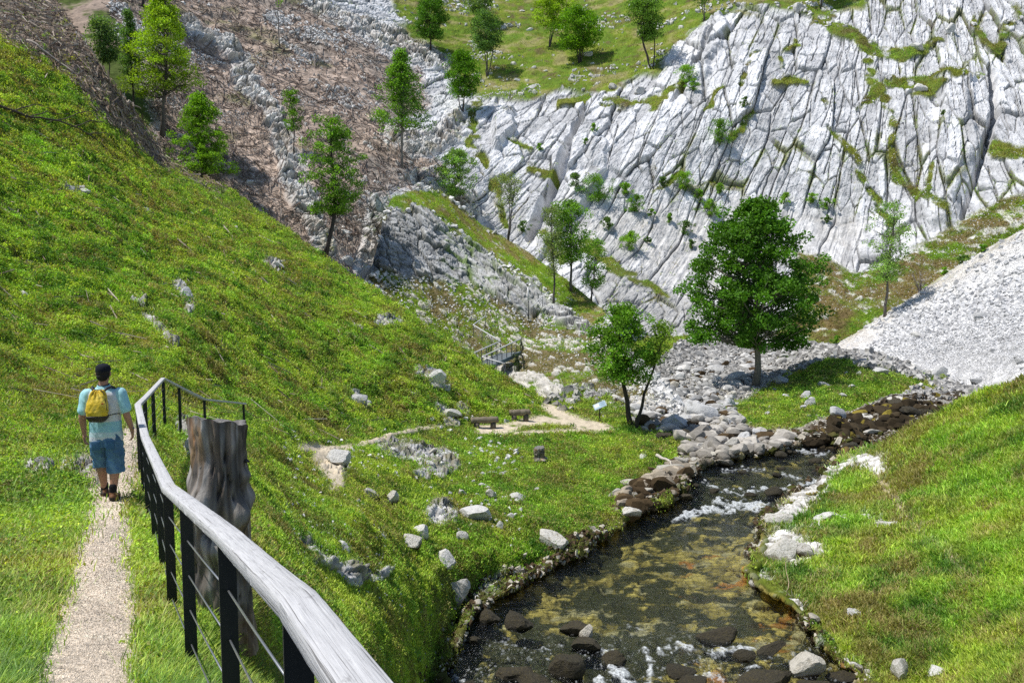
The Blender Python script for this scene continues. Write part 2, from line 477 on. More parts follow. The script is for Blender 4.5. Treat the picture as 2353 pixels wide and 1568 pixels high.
la = A_ / 2.5 + .07 * wf + .16 * w2; lid = np.round(la).astype(np.int64); lfr = np.abs(la - lid) * 2.5
lseg = np.floor(T_ / 7.5 + 5 * _h(lid, lid * 0, lid * 0, 5)).astype(np.int64)
lj = np.exp(-(lfr / .085) ** 2) * (_h(lid, lseg, lid * 0, 6) > .5)
crk = crk * .55 + .42 * lj
disp = amp * (blk * .75 - crk) + rockm * (fine * .17 + str_ * .10)
# few long open joints in the smooth lower slab
sj = np.abs(((A_ + w1 * .8) / 5.2) % 1 - .5) * 5.2
disp -= slab * rockm * .5 * np.exp(-(sj / .14) ** 2)
# deep clefts seen in the wall
for ln, dp in (([(1215,545,9),(1240,480,12),(1290,390,13),(1310,320,9),(1345,240,6)], 2.6), ([(2265,330,10),(2285,250,12),(2275,160,8)], 2.4), ([(2210,500,5),(2240,400,7),(2262,330,8)], 1.6), ([(1545,235,4),(1600,150,6),(1640,80,5)], 1.2), ([(2180,30,5),(2210,60,5)], 1.0)):
    disp -= dp * (1 - sstep(.2, 1.3, line_d(ln, X + wf * 5, Y + wf2 * 5)))
for ln, dp in (([(1250,560,22),(1330,430,24),(1370,330,20)], .9), ([(2150,480,50),(2200,330,56),(2190,210,44)], 1.6), ([(1600,150,26),(1650,60,16)], 1.1), ([(1150,340,16),(1170,270,22)], 1.3)):
    disp += dp * (1 - sstep(.5, 1.15, line_d(ln, XW, YW)))
# rounded blocks of the rock ribs, stones in the debris
rd, rcr, (Ri, Rj, Re) = blocks(WX + arc * .35 + wf * .5, arc - WX * .2 + wf2 * .7, 21, [(2.4, 3.4, 1.5, 1.5, .7, .09), (.95, 1.3, .55, .7, .3, .12), (.4, .6, .16, .2, .1, .15)])
disp += rib * (rd * .6 + .45 + fine * .2)
rib_hole = sstep(.1, .45, fbm(g3(WX / 2.4, arc / 2.4), 67, 4) + .1)
fw = fbm(g3(WX / .5, arc / .5), 62, 3); fw2 = fbm(g3(WX / .5, arc / .5), 63, 3)
Q1, Q2, Qi, Qj, _, _ = worley(g3(WX / .95 + fw * .45, arc / .8 + fw2 * .45), 23)
patchy = fbm(g3(WX / 6, arc / 5), 61, 4)
stone = (Qi < .02 + .55 * speck * sstep(-.3, .3, patchy + .2) + .10 * brown * sstep(.05, .4, patchy) + .5 * meadow * sstep(.12, .45, patchy)) * np.sqrt(np.clip(1 - (Q1 / (.1 + .5 * Qj ** 2)) ** 2, 0, 1)) * (1 - hillback)
soft = (brown + meadow + hillback + lowveg + turf)
disp += np.clip(soft, 0, 1) * (1 - rib) * (fbm(g3(WX / 3, arc / 3), 12, 5) * .55 + stone * .35)
disp += lowveg * fbm(g3(WX / 1.3, arc / 1.3), 14, 4) * .5
Mfade = sstep(0, 60, B.yb[None, :] - Y)
B.pos = P0 + N0 * (disp * Mfade)[..., None]

# colour
big = fbm(g3(WX / 14, arc / 14), 71, 4); mid = fbm(g3(WX / 2.8, arc / 2.8), 72, 4); sm = fbm(g3(WX / .8, arc / .8), 73, 4)
c = np.broadcast_to(ROCK, X.shape + (3,)).copy()
c = c * (1 + .30 * mid + .34 * (I2 - .5) + .25 * (I1 - .5) + .12 * (I3 - .5))[..., None]
c = cmix(c, GREY, sstep(.0, .5, fbm(g3(A_ / 1.1, T_ / 7), 74, 4)) * .55)
c = cmix(c, [.50, .48, .45], slab * (.5 + .4 * mid)); c = c * (1 + .35 * slab * str_)[..., None]
c = cmix(c, [.36, .355, .34], gorge * .75)
crackc = np.clip(np.exp(-(e1 / .055) ** 2) + .9 * np.exp(-(e2 / .06) ** 2) * (J2 > .25) + .4 * np.exp(-(e3 / .07) ** 2) * (J3 > .55), 0, 1) * (1 - slab * .8)
crackc = np.maximum(crackc, .95 * lj * (1 - slab * .7))
crackc = np.maximum(crackc, slab * .6 * np.exp(-(sj / .1) ** 2))
c = cmix(c, [.10, .10, .085], crackc * .7 * sstep(-.5, .3, sm + mid))
# turf in wide joints
cg = np.clip(1.5 * np.exp(-(e1 / .13) ** 2) + .7 * np.exp(-(e2 / .12) ** 2) * (I1 > .5), 0, 1) * sstep(.05, .4, big + .5 * mid + .12) * (1 - slab) * sstep(1150, 1700, X)
grass_b = lerp(1, .75, sm[..., None]) * (GRASS * .95 + (GRASS_Y - GRASS) * sstep(-.3, .5, mid)[..., None])
grass_b = cmix(grass_b, SOIL * 1.1, (1 - .6 * meadow) * .35)
grass_b = cmix(grass_b, SOIL, sstep(.15, .6, fbm(g3(WX / 1.7, arc / 1.7), 75, 4)) * .8)
c = np.where((cg > .0)[..., None], c + (grass_b - c) * (sstep(.45, .9, cg) * .6)[..., None], c)
gm = np.clip(meadow + turf + gorge_t, 0, 1)
c = c + (grass_b - c) * (gm * (1 - rib))[..., None]
# top meadow: stony patches and dry ground
c = cmix(c, [.30, .26, .15], meadow * sstep(.05, .5, mid + big * .4) * .6)
lv = cmix(cmix(np.broadcast_to(GRASS * .8, c.shape), [.17, .13, .06], sstep(-.2, .3, mid)), WHITE * .9, sstep(.28, .42, fbm(g3(WX / 1.1, arc / 1.1), 76, 4)))
c = c + (lv - c) * lowveg[..., None]
bc = np.broadcast_to(BROWN, c.shape) * (1 + .45 * sm + .3 * mid + .35 * fbm(g3(WX / .35, arc / 2.5), 77, 3))[..., None]
bc = cmix(bc, [.26, .24, .215], sstep(0, .5, big + .4 * mid) * .7); bc = cmix(bc, [.15, .17, .05], sstep(.25, .6, fbm(g3(WX / 6, arc / 6), 78, 4)) * .6)
c = c + (bc - c) * (brown * (1 - rib))[..., None]
hb = cmix(np.broadcast_to(np.array([.085, .12, .03]), c.shape), BROWN * .8, sstep(-.1, .3, mid + big))
c = c + (hb - c) * (hillback * (1 - rib))[..., None]
ribc = np.broadcast_to(np.array([.66, .655, .635]), c.shape) * (.85 + .3 * Ri + .25 * sm)[..., None]
ribc = cmix(ribc, [.13, .11, .08], rcr * .8); ribc = cmix(ribc, [.24, .20, .10], sstep(.2, .55, mid + .4 * sm) * .5); ribc = cmix(ribc, BROWN * .9, rib_hole * .35)
c = c + (ribc - c) * rib[..., None]
st = stone * np.clip(brown + meadow + turf + lowveg, 0, 1) * (1 - rib)
c = cmix(c, [.58, .57, .545], sstep(.15, .5, st))
c = np.clip(c * (1 + .18 * sm)[..., None], .012, .8)
mask_patchy = patchy
B_masks = dict(crack=np.clip(np.exp(-(e1 / .10) ** 2) + lj * .7 + .5 * np.exp(-(e2 / .08) ** 2), 0, 1) * rockm * (1 - .85 * slab) * sstep(-.1, .35, big + .6 * mid), meadow=gm * (1 - rib), brown=brown * (1 - rib), lowveg=lowveg, rock=rockm, turf=turf, hill=hillback)
mountain = B.finish('mountain_terrain', c, M['mountain'])
mountain.data.polygons.foreach_set('use_smooth', np.zeros(len(mountain.data.polygons), bool))
print('mountain', time.time() - T0)

# ================================================================== rocky spur in the middle of the valley
S_CTRL = [(840,640,91),(900,900,80),(1100,850,80),(1250,905,62),(1260,905,61.5),(1400,930,58.5),(1500,920,58.5),(1570,952,56.5),(1660,975,55.5),(1130,780,84),(1200,830,75),(1350,850,67),(1450,860,64),
 (1500,900,60),(1240,760,86),(1380,720,88),(1030,640,92),(900,560,93.5),(1000,500,98),(870,450,99),(1010,440,103),(1100,520,102),(1200,590,98.5),(1300,650,94),(1180,690,90),(800,640,90),(700,720,90),(1000,760,86),(1550,870,61),(1480,830,65)]
S = Patch(690, 1680, 760, [(690, 900), (1000, 960), (1250, 950), (1400, 965), (1580, 1010), (1680, 1010)],
          [(690,720),(790,665),(836,648),(846,640),(870,560),(884,490),(900,452),(940,440),(1010,436),(1050,470),(1100,512),(1200,572),(1300,640),(1390,716),(1420,780),(1500,862),(1580,945),(1640,985),(1680,1000)], 420, S_CTRL,
          back=[(.4, .3), (1.2, 1.4), (2.5, 4), (4, 9), (5, 16)])
P0, N0 = S.base(); X, Y = S.X, S.Y
WX, WY, WZ = P0[..., 0], P0[..., 1], P0[..., 2]; arc = np.cumsum(np.concatenate([np.zeros((1, S.nx)), np.linalg.norm(np.diff(P0, axis=0), axis=2)]), axis=0)
wf = fbm(g3(WX / 1.6, arc / 1.6), 105, 3); wf2 = fbm(g3(WX / 1.6, arc / 1.6), 155, 3); w1 = fbm(g3(WX / 6, arc / 6), 103, 3)
XW = X + w1 * 14 + wf * 9; YW = Y + wf2 * 10
rock = inside([(836,660),(846,620),(870,540),(884,490),(960,476),(1012,500),(1038,548),(1070,556),(1120,590),(1150,625),(1200,640),(1215,690),(1180,692),(1130,668),(1080,655),(1000,640),(930,640),(880,612)], 5)
rock = np.maximum(rock, along([(1205,660,16),(1250,710,18),(1300,735,16),(1345,758,10)], .4))
rock = np.maximum(rock, along([(1120,665,8),(1180,690,10),(1225,715,12)], .4))
ribbon = inside([(860,470),(900,440),(1015,430),(1060,480),(1110,512),(1210,570),(1310,640),(1400,716),(1400,760),(1320,745),(1240,660),(1140,600),(1080,560),(1020,510),(960,480),(890,480)], 13) * (1 - rock)
pale = np.maximum(along([(1225,860,10),(1260,895,18),(1330,920,18),(1420,932,12),(1530,935,26)], .6), along([(1130,830,10),(1180,850,18),(1210,880,14)], .6))
pale = np.maximum(pale, along([(1450,830,8),(1500,880,14),(1560,945,24),(1620,975,14)], .5))
F1, F2, I1, J1, vx, vy = worley(g3((WX + arc * .35) / 1.9 + wf * .18, (arc - WX * .25) / 1.5 + wf2 * .18), 41); e1 = F2 - F1
F1b, F2b, I2, J2, vxb, vyb = worley(g3((WX + arc * .35) / .62 + wf * .1, (arc - WX * .25) / .45), 42); e2 = F2b - F1b
sm = fbm(g3(WX / .5, arc / .5), 111, 4); mid = fbm(g3(WX / 1.9, arc / 1.9), 112, 4); big = fbm(g3(WX / 7, arc / 7), 113, 3)
bd, bcr, (I1, J1, e1) = blocks(WX + arc * .45 + wf * .5, arc - WX * .3 + wf2 * .4, 41, [(2.6, 1.7, 1.0, 1.1, .5, .07), (1.0, .6, .4, .5, .2, .1), (.4, .25, .1, .14, .06, .14)])
disp = rock * (bd * .9 + .4 + sm * .06 + mid * .12)
Q1, Q2, Qi, Qj, _, _ = worley(g3(WX / .8 + sm * .4, arc / .6 + mid * .3), 43)
lower = (1 - rock) * (1 - ribbon)
stone = (Qi < .10 + .32 * sstep(-.1, .4, mid + big * .5) + .5 * pale) * np.sqrt(np.clip(1 - (Q1 / (.3 + .3 * Qj)) ** 2, 0, 1)) * lower
disp += lower * (mid * .35 + sm * .12 + stone * .28) + ribbon * (mid * .14)
S.pos = P0 + N0 * disp[..., None]
c = np.broadcast_to(np.array([.39, .395, .40]), X.shape + (3,)) * (1 + .3 * sm + .25 * (I1 - .5))[..., None]
c = cmix(c, [.55, .55, .54], sstep(.1, .5, mid + (I1 - .5)) * .6)
c = cmix(c, [.10, .10, .075], bcr * .8)
c = cmix(c, GRASS, np.exp(-(e1 / .16) ** 2) * sstep(.1, .4, big) * .8)
rb = cmix(np.broadcast_to(GRASS * 1.05, c.shape), GRASS_Y, sstep(-.2, .5, mid)); rb = cmix(rb, SOIL * 1.5, sstep(.05, .5, mid + .5 * sm) * .8); rb = cmix(rb, WHITE * .8, sstep(.42, .55, fbm(g3(WX / .45, arc / .35), 114, 3)) * .8)
c = c + (rb - c) * ribbon[..., None]
lw = cmix(np.broadcast_to(np.array([.15, .125, .06]), c.shape), GRASS * .85, sstep(-.12, .25, big * .6 + mid)); lw = cmix(lw, [.2, .16, .11], sstep(.2, .5, sm) * .6)
lw = cmix(lw, [.52, .5, .46], sstep(.12, .4, np.maximum(stone, pale * (.6 + sm))))
c = c + (lw - c) * lower[..., None]
c = np.clip(c * (1 + .2 * sm)[..., None], .012, .8)
S_masks = dict(ribbon=ribbon, lower=lower * (1 - pale), rock=rock)
spur = S.finish('rocky_spur', c, M['spur'])
print('spur', time.time() - T0)

# ================================================================== scree cone on the right
C_CTRL = [(1900,800,87),(1990,830,76.5),(2130,870,70),(2240,890,65),(2352,870,62),(2352,700,72),(2352,530,85),(2150,640,91),(2030,720,89.5),(2200,750,76),(2600,900,56),(2600,450,80),(1960,790,84)]
C = Patch(1868, 2640, 560, [(1868,842),(1930,850),(1990,862),(2130,905),(2240,925),(2640,960)], [(1868,812),(1900,796),(1960,770),(2030,722),(2150,645),(2250,585),(2352,526),(2640,370)], 300, C_CTRL, back=[(.5, .3), (2, 1.5), (5, 5), (7, 12)])
P0, N0 = C.base(); X, Y = C.X, C.Y
WX, WY, WZ = P0[..., 0], P0[..., 1], P0[..., 2]
U_, V_ = WX, WY * 1.25
sm = fbm(g3(U_ / .35, V_ / .35), 201, 4); mid = fbm(g3(U_ / 2, V_ / 2), 202, 3); big = fbm(g3(U_ / 8, V_ / 8), 203, 3)
# stones grow coarser towards the lower middle of the cone
coarse = np.clip(sstep(620, 860, Y + (X - 2100) * .15) * sstep(1960, 2100, X) * (1 - .7 * sstep(-40, 60, Y - np.interp(X, [2200, 2352, 2640], [900, 810, 700]) - 20)), 0, 1)
Q1, Q2, Qi, Qj, vx, vy = worley(g3(U_ / .5, V_ / .5), 211); K1, K2, Ki, Kj, _, _ = worley(g3(U_ / 1.1, V_ / 1.1), 212)
L1, L2, Li, Lj, _, _ = worley(g3(U_ / .26, V_ / .26), 213)
d1 = np.sqrt(np.clip(1 - (Q1 / .62) ** 2, 0, 1)); d2 = np.sqrt(np.clip(1 - (K1 / .55) ** 2, 0, 1)) * (Ki < .5 * coarse)
disp = mid * .12 + big * .2 + (.06 + .08 * coarse) * d1 * Qi + sm * .06
C.pos = P0 + N0 * (disp * sstep(0, 6, Y - C.yt[None, :] + 6))[..., None]
c = np.broadcast_to(np.array([.66, .66, .655]), X.shape + (3,)) * (1 + .22 * sm + .16 * (Li - .5) + .1 * mid)[..., None]
c = c * (1 - .35 * np.clip(coarse + .25, 0, 1) * sstep(.45, .75, Q1))[..., None] * (1 + .3 * (Qi - .5) * coarse)[..., None]
c = cmix(c, [.42, .42, .43], coarse * .55 * sstep(-.3, .4, big + mid + (Ki - .5)))
edge = Y - C.yt[None, :]
veg = (1 - sstep(0, 26, edge + mid * 26 + 4)) * sstep(-.1, .25, mid + .5 * big + .1)
c = cmix(c, [.15, .125, .05], veg * .8); c = cmix(c, GRASS, veg * sstep(.1, .4, sm + big) * .8)
c = cmix(c, [.5, .43, .34], (1 - sstep(10, 60, edge)) * .4)
C_masks = dict(veg=veg, coarse=coarse)
scree = C.finish('scree_slope', np.clip(c, .02, .8), M['scree'])
print('scree', time.time() - T0)

# ================================================================== near ground: hillside, footpath, meadow, valley floor, river bed
def Z(px, py, z): return (px, py, None, z)
N_CTRL = [(100,1568,4.3),(320,1568,4.55),(210,1400,5.9),(230,1300,7.28),(260,1200,9.5),(250,1148,11.2),(300,1040,14.2),(310,985,16.4),
 (0,1568,4.2),(0,1400,5.8),(0,1200,9.2),(100,1200,9.3),(120,1000,16.5),(0,1000,15),(0,850,22),(200,900,22.5),(0,700,30),(0,500,38),(0,300,48),(0,100,60),(200,700,34),(200,500,44),(200,300,58),
 (150,150,65),(230,100,72),(380,350,75),(540,445,76),(400,600,47),(400,800,31.5),(300,880,25.5),(700,565,69),(850,660,65),(700,750,49),(700,900,40.5),(600,900,35.5),(500,930,28.5),(565,985,26.6),(412,990,21.5),(374,968,20.6),
 (850,850,48),(1000,765,61),(1000,880,50.5),(1085,822,59),(1100,900,53),(1200,898,57),(1255,930,56),(900,950,45),(432,1550,5.0),(390,1389,6.7),(364,1285,8.3),(346,1220,9.8),(335,1130,12.2),(505,1700,3.6),(685,1950,2.1),(250,1750,3.4),(0,1750,3.2),
 (520,1410,6.5),(600,1500,7.8),(640,1400,10.8),(640,1250,15.5),(600,1100,20.2),(480,1060,17.5),(700,1150,22.8),(740,1030,33.5),(800,1200,22.5),(800,1350,18.3),(800,1500,13.5),(900,1500,19),(900,1350,21.8),(960,1568,20.5),(800,1700,8.5),(1000,1750,18),
 (920,1250,25.8),(1030,975,47.5),(1110,978,49.5),(1300,940,55),(1000,1100,36),(1100,1250,29.5),(1200,1150,35),(1400,1080,43.5),(1450,975,52),(1380,960,54),(1260,905,60),
 Z(1000,1420,-8.7),Z(1240,1260,-8.9),Z(1540,1010,-8.9),Z(1735,890,-8.8),Z(1600,850,-8.6),Z(1700,790,-8),Z(1480,800,-7.2),Z(1900,828,-7.0),Z(1850,865,-7.9),Z(2000,870,-7.6),Z(2000,920,-8.7),Z(1900,970,-9),Z(1700,960,-9),Z(1500,910,-8.7),Z(2130,880,-8.2),Z(2200,930,-9),
 Z(2500,930,-9),Z(2300,1300,-10.2),Z(2500,1700,-10.2),Z(1500,1700,-10.2),Z(1900,1300,-10.1),Z(1400,1500,-10.1),Z(1700,1500,-10.1),Z(1800,1100,-9.6),Z(2100,1100,-9.8)]
RIVER = [(980,1760),(1005,1640),(1010,1540),(1035,1490),(1060,1440),(1090,1395),(1150,1358),(1200,1322),(1290,1285),(1370,1235),(1410,1200),(1450,1172),(1510,1150),(1560,1120),(1600,1085),(1640,1052),(1720,1042),(1800,1028),(1850,1008),(1900,1000),(1930,1010),
         (1960,1050),(1900,1090),(1880,1115),(1810,1150),(1765,1180),(1755,1230),(1728,1300),(1738,1340),(1805,1372),(1855,1420),(1880,1470),(1930,1520),(2000,1570),(2060,1640),(2100,1760)]
def water_z(px, py):
    return np.interp(py, [960, 1030, 1095, 1112, 1140, 1165, 1190, 1440, 1600, 1800], [-9.0, -9.1, -9.14, -9.22, -9.28, -9.42, -9.5, -9.5, -9.62, -9.7])
N = Patch(-240, 2500, 1520, [(-240, 1790), (2500, 1790)],
          [(-240,-200),(60,-90),(130,0),(190,90),(250,190),(290,235),(340,300),(385,365),(440,402),(540,440),(600,486),(700,560),(780,612),(850,655),(920,706),(1000,760),(1080,815),(1140,856),(1200,896),(1250,922),(1300,900),(1400,815),(1480,775),(1580,770),(1700,770),(1880,795),(2000,815),(2140,860),(2240,890),(2500,900)], 640, N_CTRL,
          back=[(.6, .15), (2, 1.0), (4, 3), (8, 8), (10, 14)])
X, Y = N.X, N.Y
P0 = unproj(X, Y, N.D)
wv = fbm(g3(P0[..., 0] / .9, P0[..., 1] / .9), 301, 3); wv2 = fbm(g3(P0[..., 0] / .9, P0[..., 1] / .9), 302, 3)
wq = fbm(g3(P0[..., 0] / 2.2, P0[..., 1] / 2.2), 303, 2)
sd = poly_sd(RIVER, X + wv * 20 + wq * 16, Y + wv2 * 12 + wq * 8)
wz = water_z(X, Y)
bedz = wz - .1 - .5 * sstep(0, 70, -sd) + .12 * wv
Dw = depth_at_z(X, Y, bedz); Dbank = depth_at_z(X, Y, wz + .28)
inv = 1 / N.D
nearriv = sstep(0, 46, sd)
gate = (Y > 930) & (X > 900)
invb = lerp(np.maximum(1 / Dbank, inv * 0 + 1 / Dbank), inv, nearriv)
N.D = np.where(gate, 1 / np.where(sd < 0, lerp(1 / Dw, 1 / Dbank, sstep(-7, 0, sd)), invb), N.D)
P0, N0 = N.base()
WX, WY, WZ = P0[..., 0], P0[..., 1], P0[..., 2]
DD = N.D
wf = fbm(g3(WX / .8, WY / .8), 311, 3); wf2 = fbm(g3(WX / .8, WY / .8), 312, 3); w1 = fbm(g3(WX / 4, WY / 4), 313, 3); w2 = fbm(g3(WX / 4, WY / 4), 314, 3)
k = np.clip(30 / DD, .6, 2.0)
XW = X + (wf * 9 + w1 * 12) * k; YW = Y + (wf2 * 7 + w2 * 6) * k
wet = gate * sstep(4, -4, sd)
XP = X + wf * 16; YP = Y + wf2 * 8
path_sd = poly_sd([(30,1800),(52,1568),(98,1400),(150,1260),(180,1160),(208,1085),(258,1030),(284,972),(326,980),(328,1060),(322,1140),(316,1180),(330,1290),(342,1400),(345,1568),(355,1800)], XP, YP)
path = 1 - sstep(-9, 9, path_sd)
path_near = (path_sd < 22 * np.clip(9 / DD, .55, 1.6)) * (Y > 960) * (X < 420)
path2 = np.maximum.reduce([1 - sstep(.55, 1.25, line_d(l_, X + wf * 5, Y + wf2 * 3)) for l_ in (
    [(690,1024,8),(760,1032,11),(810,1024,6),(870,1008,6),(930,990,5),(985,980,5),(1040,973,5)], [(1252,930,10),(1285,952,14),(1330,972,16),(1400,984,9)], [(1185,995,4),(1300,990,5),(1400,980,6)],
    [(1095,985,10),(1160,985,12),(1230,966,12),(1290,968,10),(1330,978,9)], [(740,1050,22),(765,1075,30),(775,1110,16)])])
path2 *= (Y > 915)
debris = 1 - sstep(-14, 14, poly_sd([(-300,-260),(150,-60),(230,100),(300,240),(400,380),(385,395),(300,325),(240,270),(150,180),(60,120),(-50,60),(-300,40)], XW, YW))
debris = np.maximum(debris, .75 * (1 - sstep(.3, 1.5, line_d([(330,300,26),(440,400,20),(520,440,8)], XW, YW))))
islet = 1 - sstep(-6, 6, poly_sd([(1640,935),(1720,915),(1770,880),(1830,850),(1900,815),(1960,830),(2000,850),(2080,860),(2110,880),(2070,905),(2000,925),(1950,950),(1880,960),(1830,985),(1750,990),(1700,965)], XW, YW))
valley = (1 - sstep(-7, 7, poly_sd([(1255,925),(1300,900),(1400,885),(1500,840),(1580,780),(2600,780),(2600,1100),(1800,1040),(1650,1060),(1580,1110),(1520,1145),(1440,1180),(1420,1160),(1490,1090),(1560,1050),(1590,1015),(1560,990),(1480,985),(1440,950),(1340,930),(1290,940)], XW, YW)))
stony = valley * (1 - islet)
turf_v = (1 - sstep(.3, 1.4, line_d([(1340,925,10),(1420,945,12),(1480,965,14)], XW, YW)))
stony = stony * (1 - turf_v * .9)
stony = stony * (1 - .9 * sstep(-.02, .22, fbm(g3(WX / 2.2, WY / 2.6), 335, 4) + .1) * np.clip(sstep(1770, 1830, X) * (Y < 905) + sstep(1490, 1430, X) + .0, 0, 1))
darkbed = 1 - sstep(-8, 8, poly_sd([(1830,1000),(1890,975),(1960,950),(2040,920),(2120,910),(2200,915),(2260,930),(2200,1000),(2000,1060),(1900,1060),(1850,1030)], XW, YW))
shore = gate * np.exp(-np.clip(sd, 0, None) / 9) * (sd > -12)
# rock showing through the turf: strings of outcrops
out = np.zeros_like(X)
for l_ in ([(405,645,9),(425,680,13),(430,715,8)], [(330,720,5),(370,760,8),(400,800,6)], [(300,690,4),(335,700,4)], [(975,855,14),(1005,875,20),(1020,890,10)], [(1010,940,14),(1040,960,16)], [(1055,930,8),(1070,945,8)],
           [(70,1075,14),(100,1085,10)], [(150,1080,10),(190,1085,14),(215,1100,10)], [(415,965,12),(450,995,14)], [(425,1020,6),(440,1045,8)], [(815,745,7),(825,755,6)], [(870,740,10),(920,745,8)], [(820,905,12),(845,925,8)], [(150,430,8),(190,440,6)], [(610,600,6),(640,610,10)],
           [(770,1055,26),(780,1075,16)], [(700,1240,8),(740,1290,10),(790,1310,10)], [(800,1320,16),(850,1330,12),(880,1315,6)], [(690,1235,6),(720,1250,8)],
           [(890,1020,20),(940,1035,16),(1000,1050,20),(1040,1060,16)], [(960,1085,10),(1020,1080,10)], [(1000,1180,20),(1040,1190,12)], [(1085,1395,8),(1120,1360,12),(1160,1320,14),(1190,1310,8)]):
    out = np.maximum(out, 1 - sstep(.6, 1.7, line_d(l_, X + wf * 14, Y + wf2 * 11)))
out *= (1 - wet)
sm = fbm(g3(WX / .16, WY / .16, WZ / .16), 321, 4); mid = fbm(g3(WX / .7, WY / .7, WZ / .7), 322, 4); big = fbm(g3(WX / 3.2, WY / 3.2, WZ / 3.2), 323, 4); huge = fbm(g3(WX / 11, WY / 11), 324, 3)
fw = fbm(g3(WX / .3, WY / .3), 333, 3); fw2 = fbm(g3(WX / .3, WY / .3), 334, 3)
Q1, Q2, Qi, Qj, _, _ = worley(g3(WX / .55 + fw * .35, WY / .55 + fw2 * .35), 331); K1, K2, Ki, Kj, _, _ = worley(g3(WX / 1.15 + wf * .1, WY / 1.15), 332)
grassy = np.clip(1 - path - path2 - stony - wet - darkbed, 0, 1)
far = sstep(9, 30, DD)
disp = grassy * (big * .28 * far + mid * lerp(.03, .16, far) + sm * lerp(.012, .05, far))
d1 = np.sqrt(np.clip(1 - (Q1 / .6) ** 2, 0, 1)); d2 = np.sqrt(np.clip(1 - (K1 / .62) ** 2, 0, 1))
disp += stony * (d1 * Qi * .12 + mid * .18 + sm * .08) + darkbed * (d1 * .18 * Qi + d2 * .25 * Kj)
od, ocr, _o = blocks(WX + .4 * WY + wf * .2, WY * .8 - .3 * WX + WZ + wf2 * .2, 336, [(.9, .7, .35, .4, .15, .1), (.35, .3, .14, .16, .06, .14)])
disp += out * (.08 + od * .7 + .14 * mid + .06 * sm) + (path + path2) * sm * .008
disp += wet * (d1 * Qi * .14 + mid * .05)
disp -= debris * 0
disp += debris * (mid * .12 + sm * .06)
# stones sprinkled through the stony parts of the meadow
ms = sstep(.0, .35, big + .35 * huge) * (1 - sstep(0, 260, np.abs(Y - 1080) - 60)) * (X > 820) * (X < 1480)
stn = (Qi < .008 + .22 * ms * (X < 1230)) * np.sqrt(np.clip(1 - (Q1 / (.06 + .4 * Qj ** 2)) ** 2, 0, 1)) * grassy * (DD > 15)
disp += stn * .1
N.pos = P0 + N0 * disp[..., None]
c = cmix(np.broadcast_to(GRASS * .8, X.shape + (3,)), GRASS_Y * .9, sstep(-.2, .45, big + .4 * huge))
c = cmix(c, GRASS_D, sstep(.1, .5, fbm(g3(WX / 1.6, WY / 1.6, WZ / 1.6), 325, 4)) * .7)
c = cmix(c, SOIL, sstep(.12, .45, fbm(g3(WX / 1.9, WY / 1.9, WZ / 1.9), 326, 4)) * .6)
c = c * (1 + .4 * sm + .25 * mid)[..., None]
dc = np.broadcast_to(np.array([.155, .125, .10]), c.shape) * (1 + .5 * sm + .4 * mid)[..., None]
c = c + (dc - c) * (debris * sstep(-.35, .1, big + .3))[..., None]
c = cmix(c, WHITE * .95, sstep(.1, .4, stn))
oc = np.broadcast_to(np.array([.52, .515, .50]), c.shape) * (1 + .35 * sm + .3 * (Qi - .5))[..., None]
oc = cmix(oc, [.10, .085, .05], ocr * .7); oc = cmix(oc, [.13, .12, .05], sstep(.0, .35, mid) * .7)
c = c + (oc - c) * sstep(.25, .7, out + .25 * mid)[..., None]
peb = worley(g3(WX / .045, WY / .045), 341); peb2 = worley(g3(WX / .11, WY / .11), 342)
pc = np.broadcast_to(GRAVEL, c.shape) * (1 + .35 * (peb[2] - .5) - .3 * sstep(.45, .8, peb[0]) + .22 * (peb2[2] - .5) + .25 * mid)[..., None]
pc = cmix(pc, [.34, .27, .19], sstep(.1, .5, big + .5 * mid) * .35)
c = c + (pc - c) * path[..., None]
p2 = np.broadcast_to(np.array([.58, .5, .38]), c.shape) * (1 + .3 * sm)[..., None]
c = c + (p2 - c) * (path2 * sstep(-.4, 0, mid + .25))[..., None]
sc_ = np.broadcast_to(np.array([.46, .44, .40]), c.shape) * (1 + .35 * (Qi - .5) + .35 * sm)[..., None]
sc_ = sc_ * .85; sc_ = cmix(sc_, [.12, .10, .07], sstep(.0, .35, mid) * .7); sc_ = cmix(sc_, [.33, .22, .09], sstep(.1, .5, big) * .35 * (Y > 940)); sc_ = cmix(sc_, [.11, .15, .03], sstep(.25, .5, mid) * .5)
c = c + (sc_ - c) * stony[..., None]
dk = np.broadcast_to(np.array([.05, .038, .022]), c.shape) * (1 + .6 * sm)[..., None]; dk = cmix(dk, [.22, .18, .03], sstep(.25, .5, mid + .2 * big) * .7)
c = c + (dk - c) * darkbed[..., None]
# river bed: pale olive and ochre gravel with dark weed mats
al = 1.25 * fbm(g3(WX / .62, WY / .42), 351, 5, .62); al2 = fbm(g3(WX / 2.5, WY / 1.4), 352, 3)
bed = np.broadcast_to(np.array([.46, .37, .115]), c.shape) * (1 + .5 * sm + .3 * mid)[..., None]
bed = bed * (.62 + .62 * Qi)[..., None] * (1 - .45 * sstep(.4, .62, Q1))[..., None]
bed = cmix(bed, [.45, .16, .035], sstep(.12, .4, fbm(g3(WX / 1.3, WY / .8), 353, 4)) * .75 * (X > 1560) * (Y > 1280)); bed = cmix(bed, [.42, .39, .27], sstep(.15, .4, fbm(g3(WX / .8, WY / .6), 354, 4)) * .6)
bed = cmix(bed, [.030, .036, .020], sstep(-.20, .10, al + .42 * al2 + .3 * sstep(1380, 1480, Y) + .40 * sstep(1200, 1140, Y) - .30 * sstep(-40, -5, sd) + .08 - .3 * sstep(1500, 1650, X) * sstep(1220, 1300, Y)) * .93)
c = c + (bed - c) * wet[..., None]
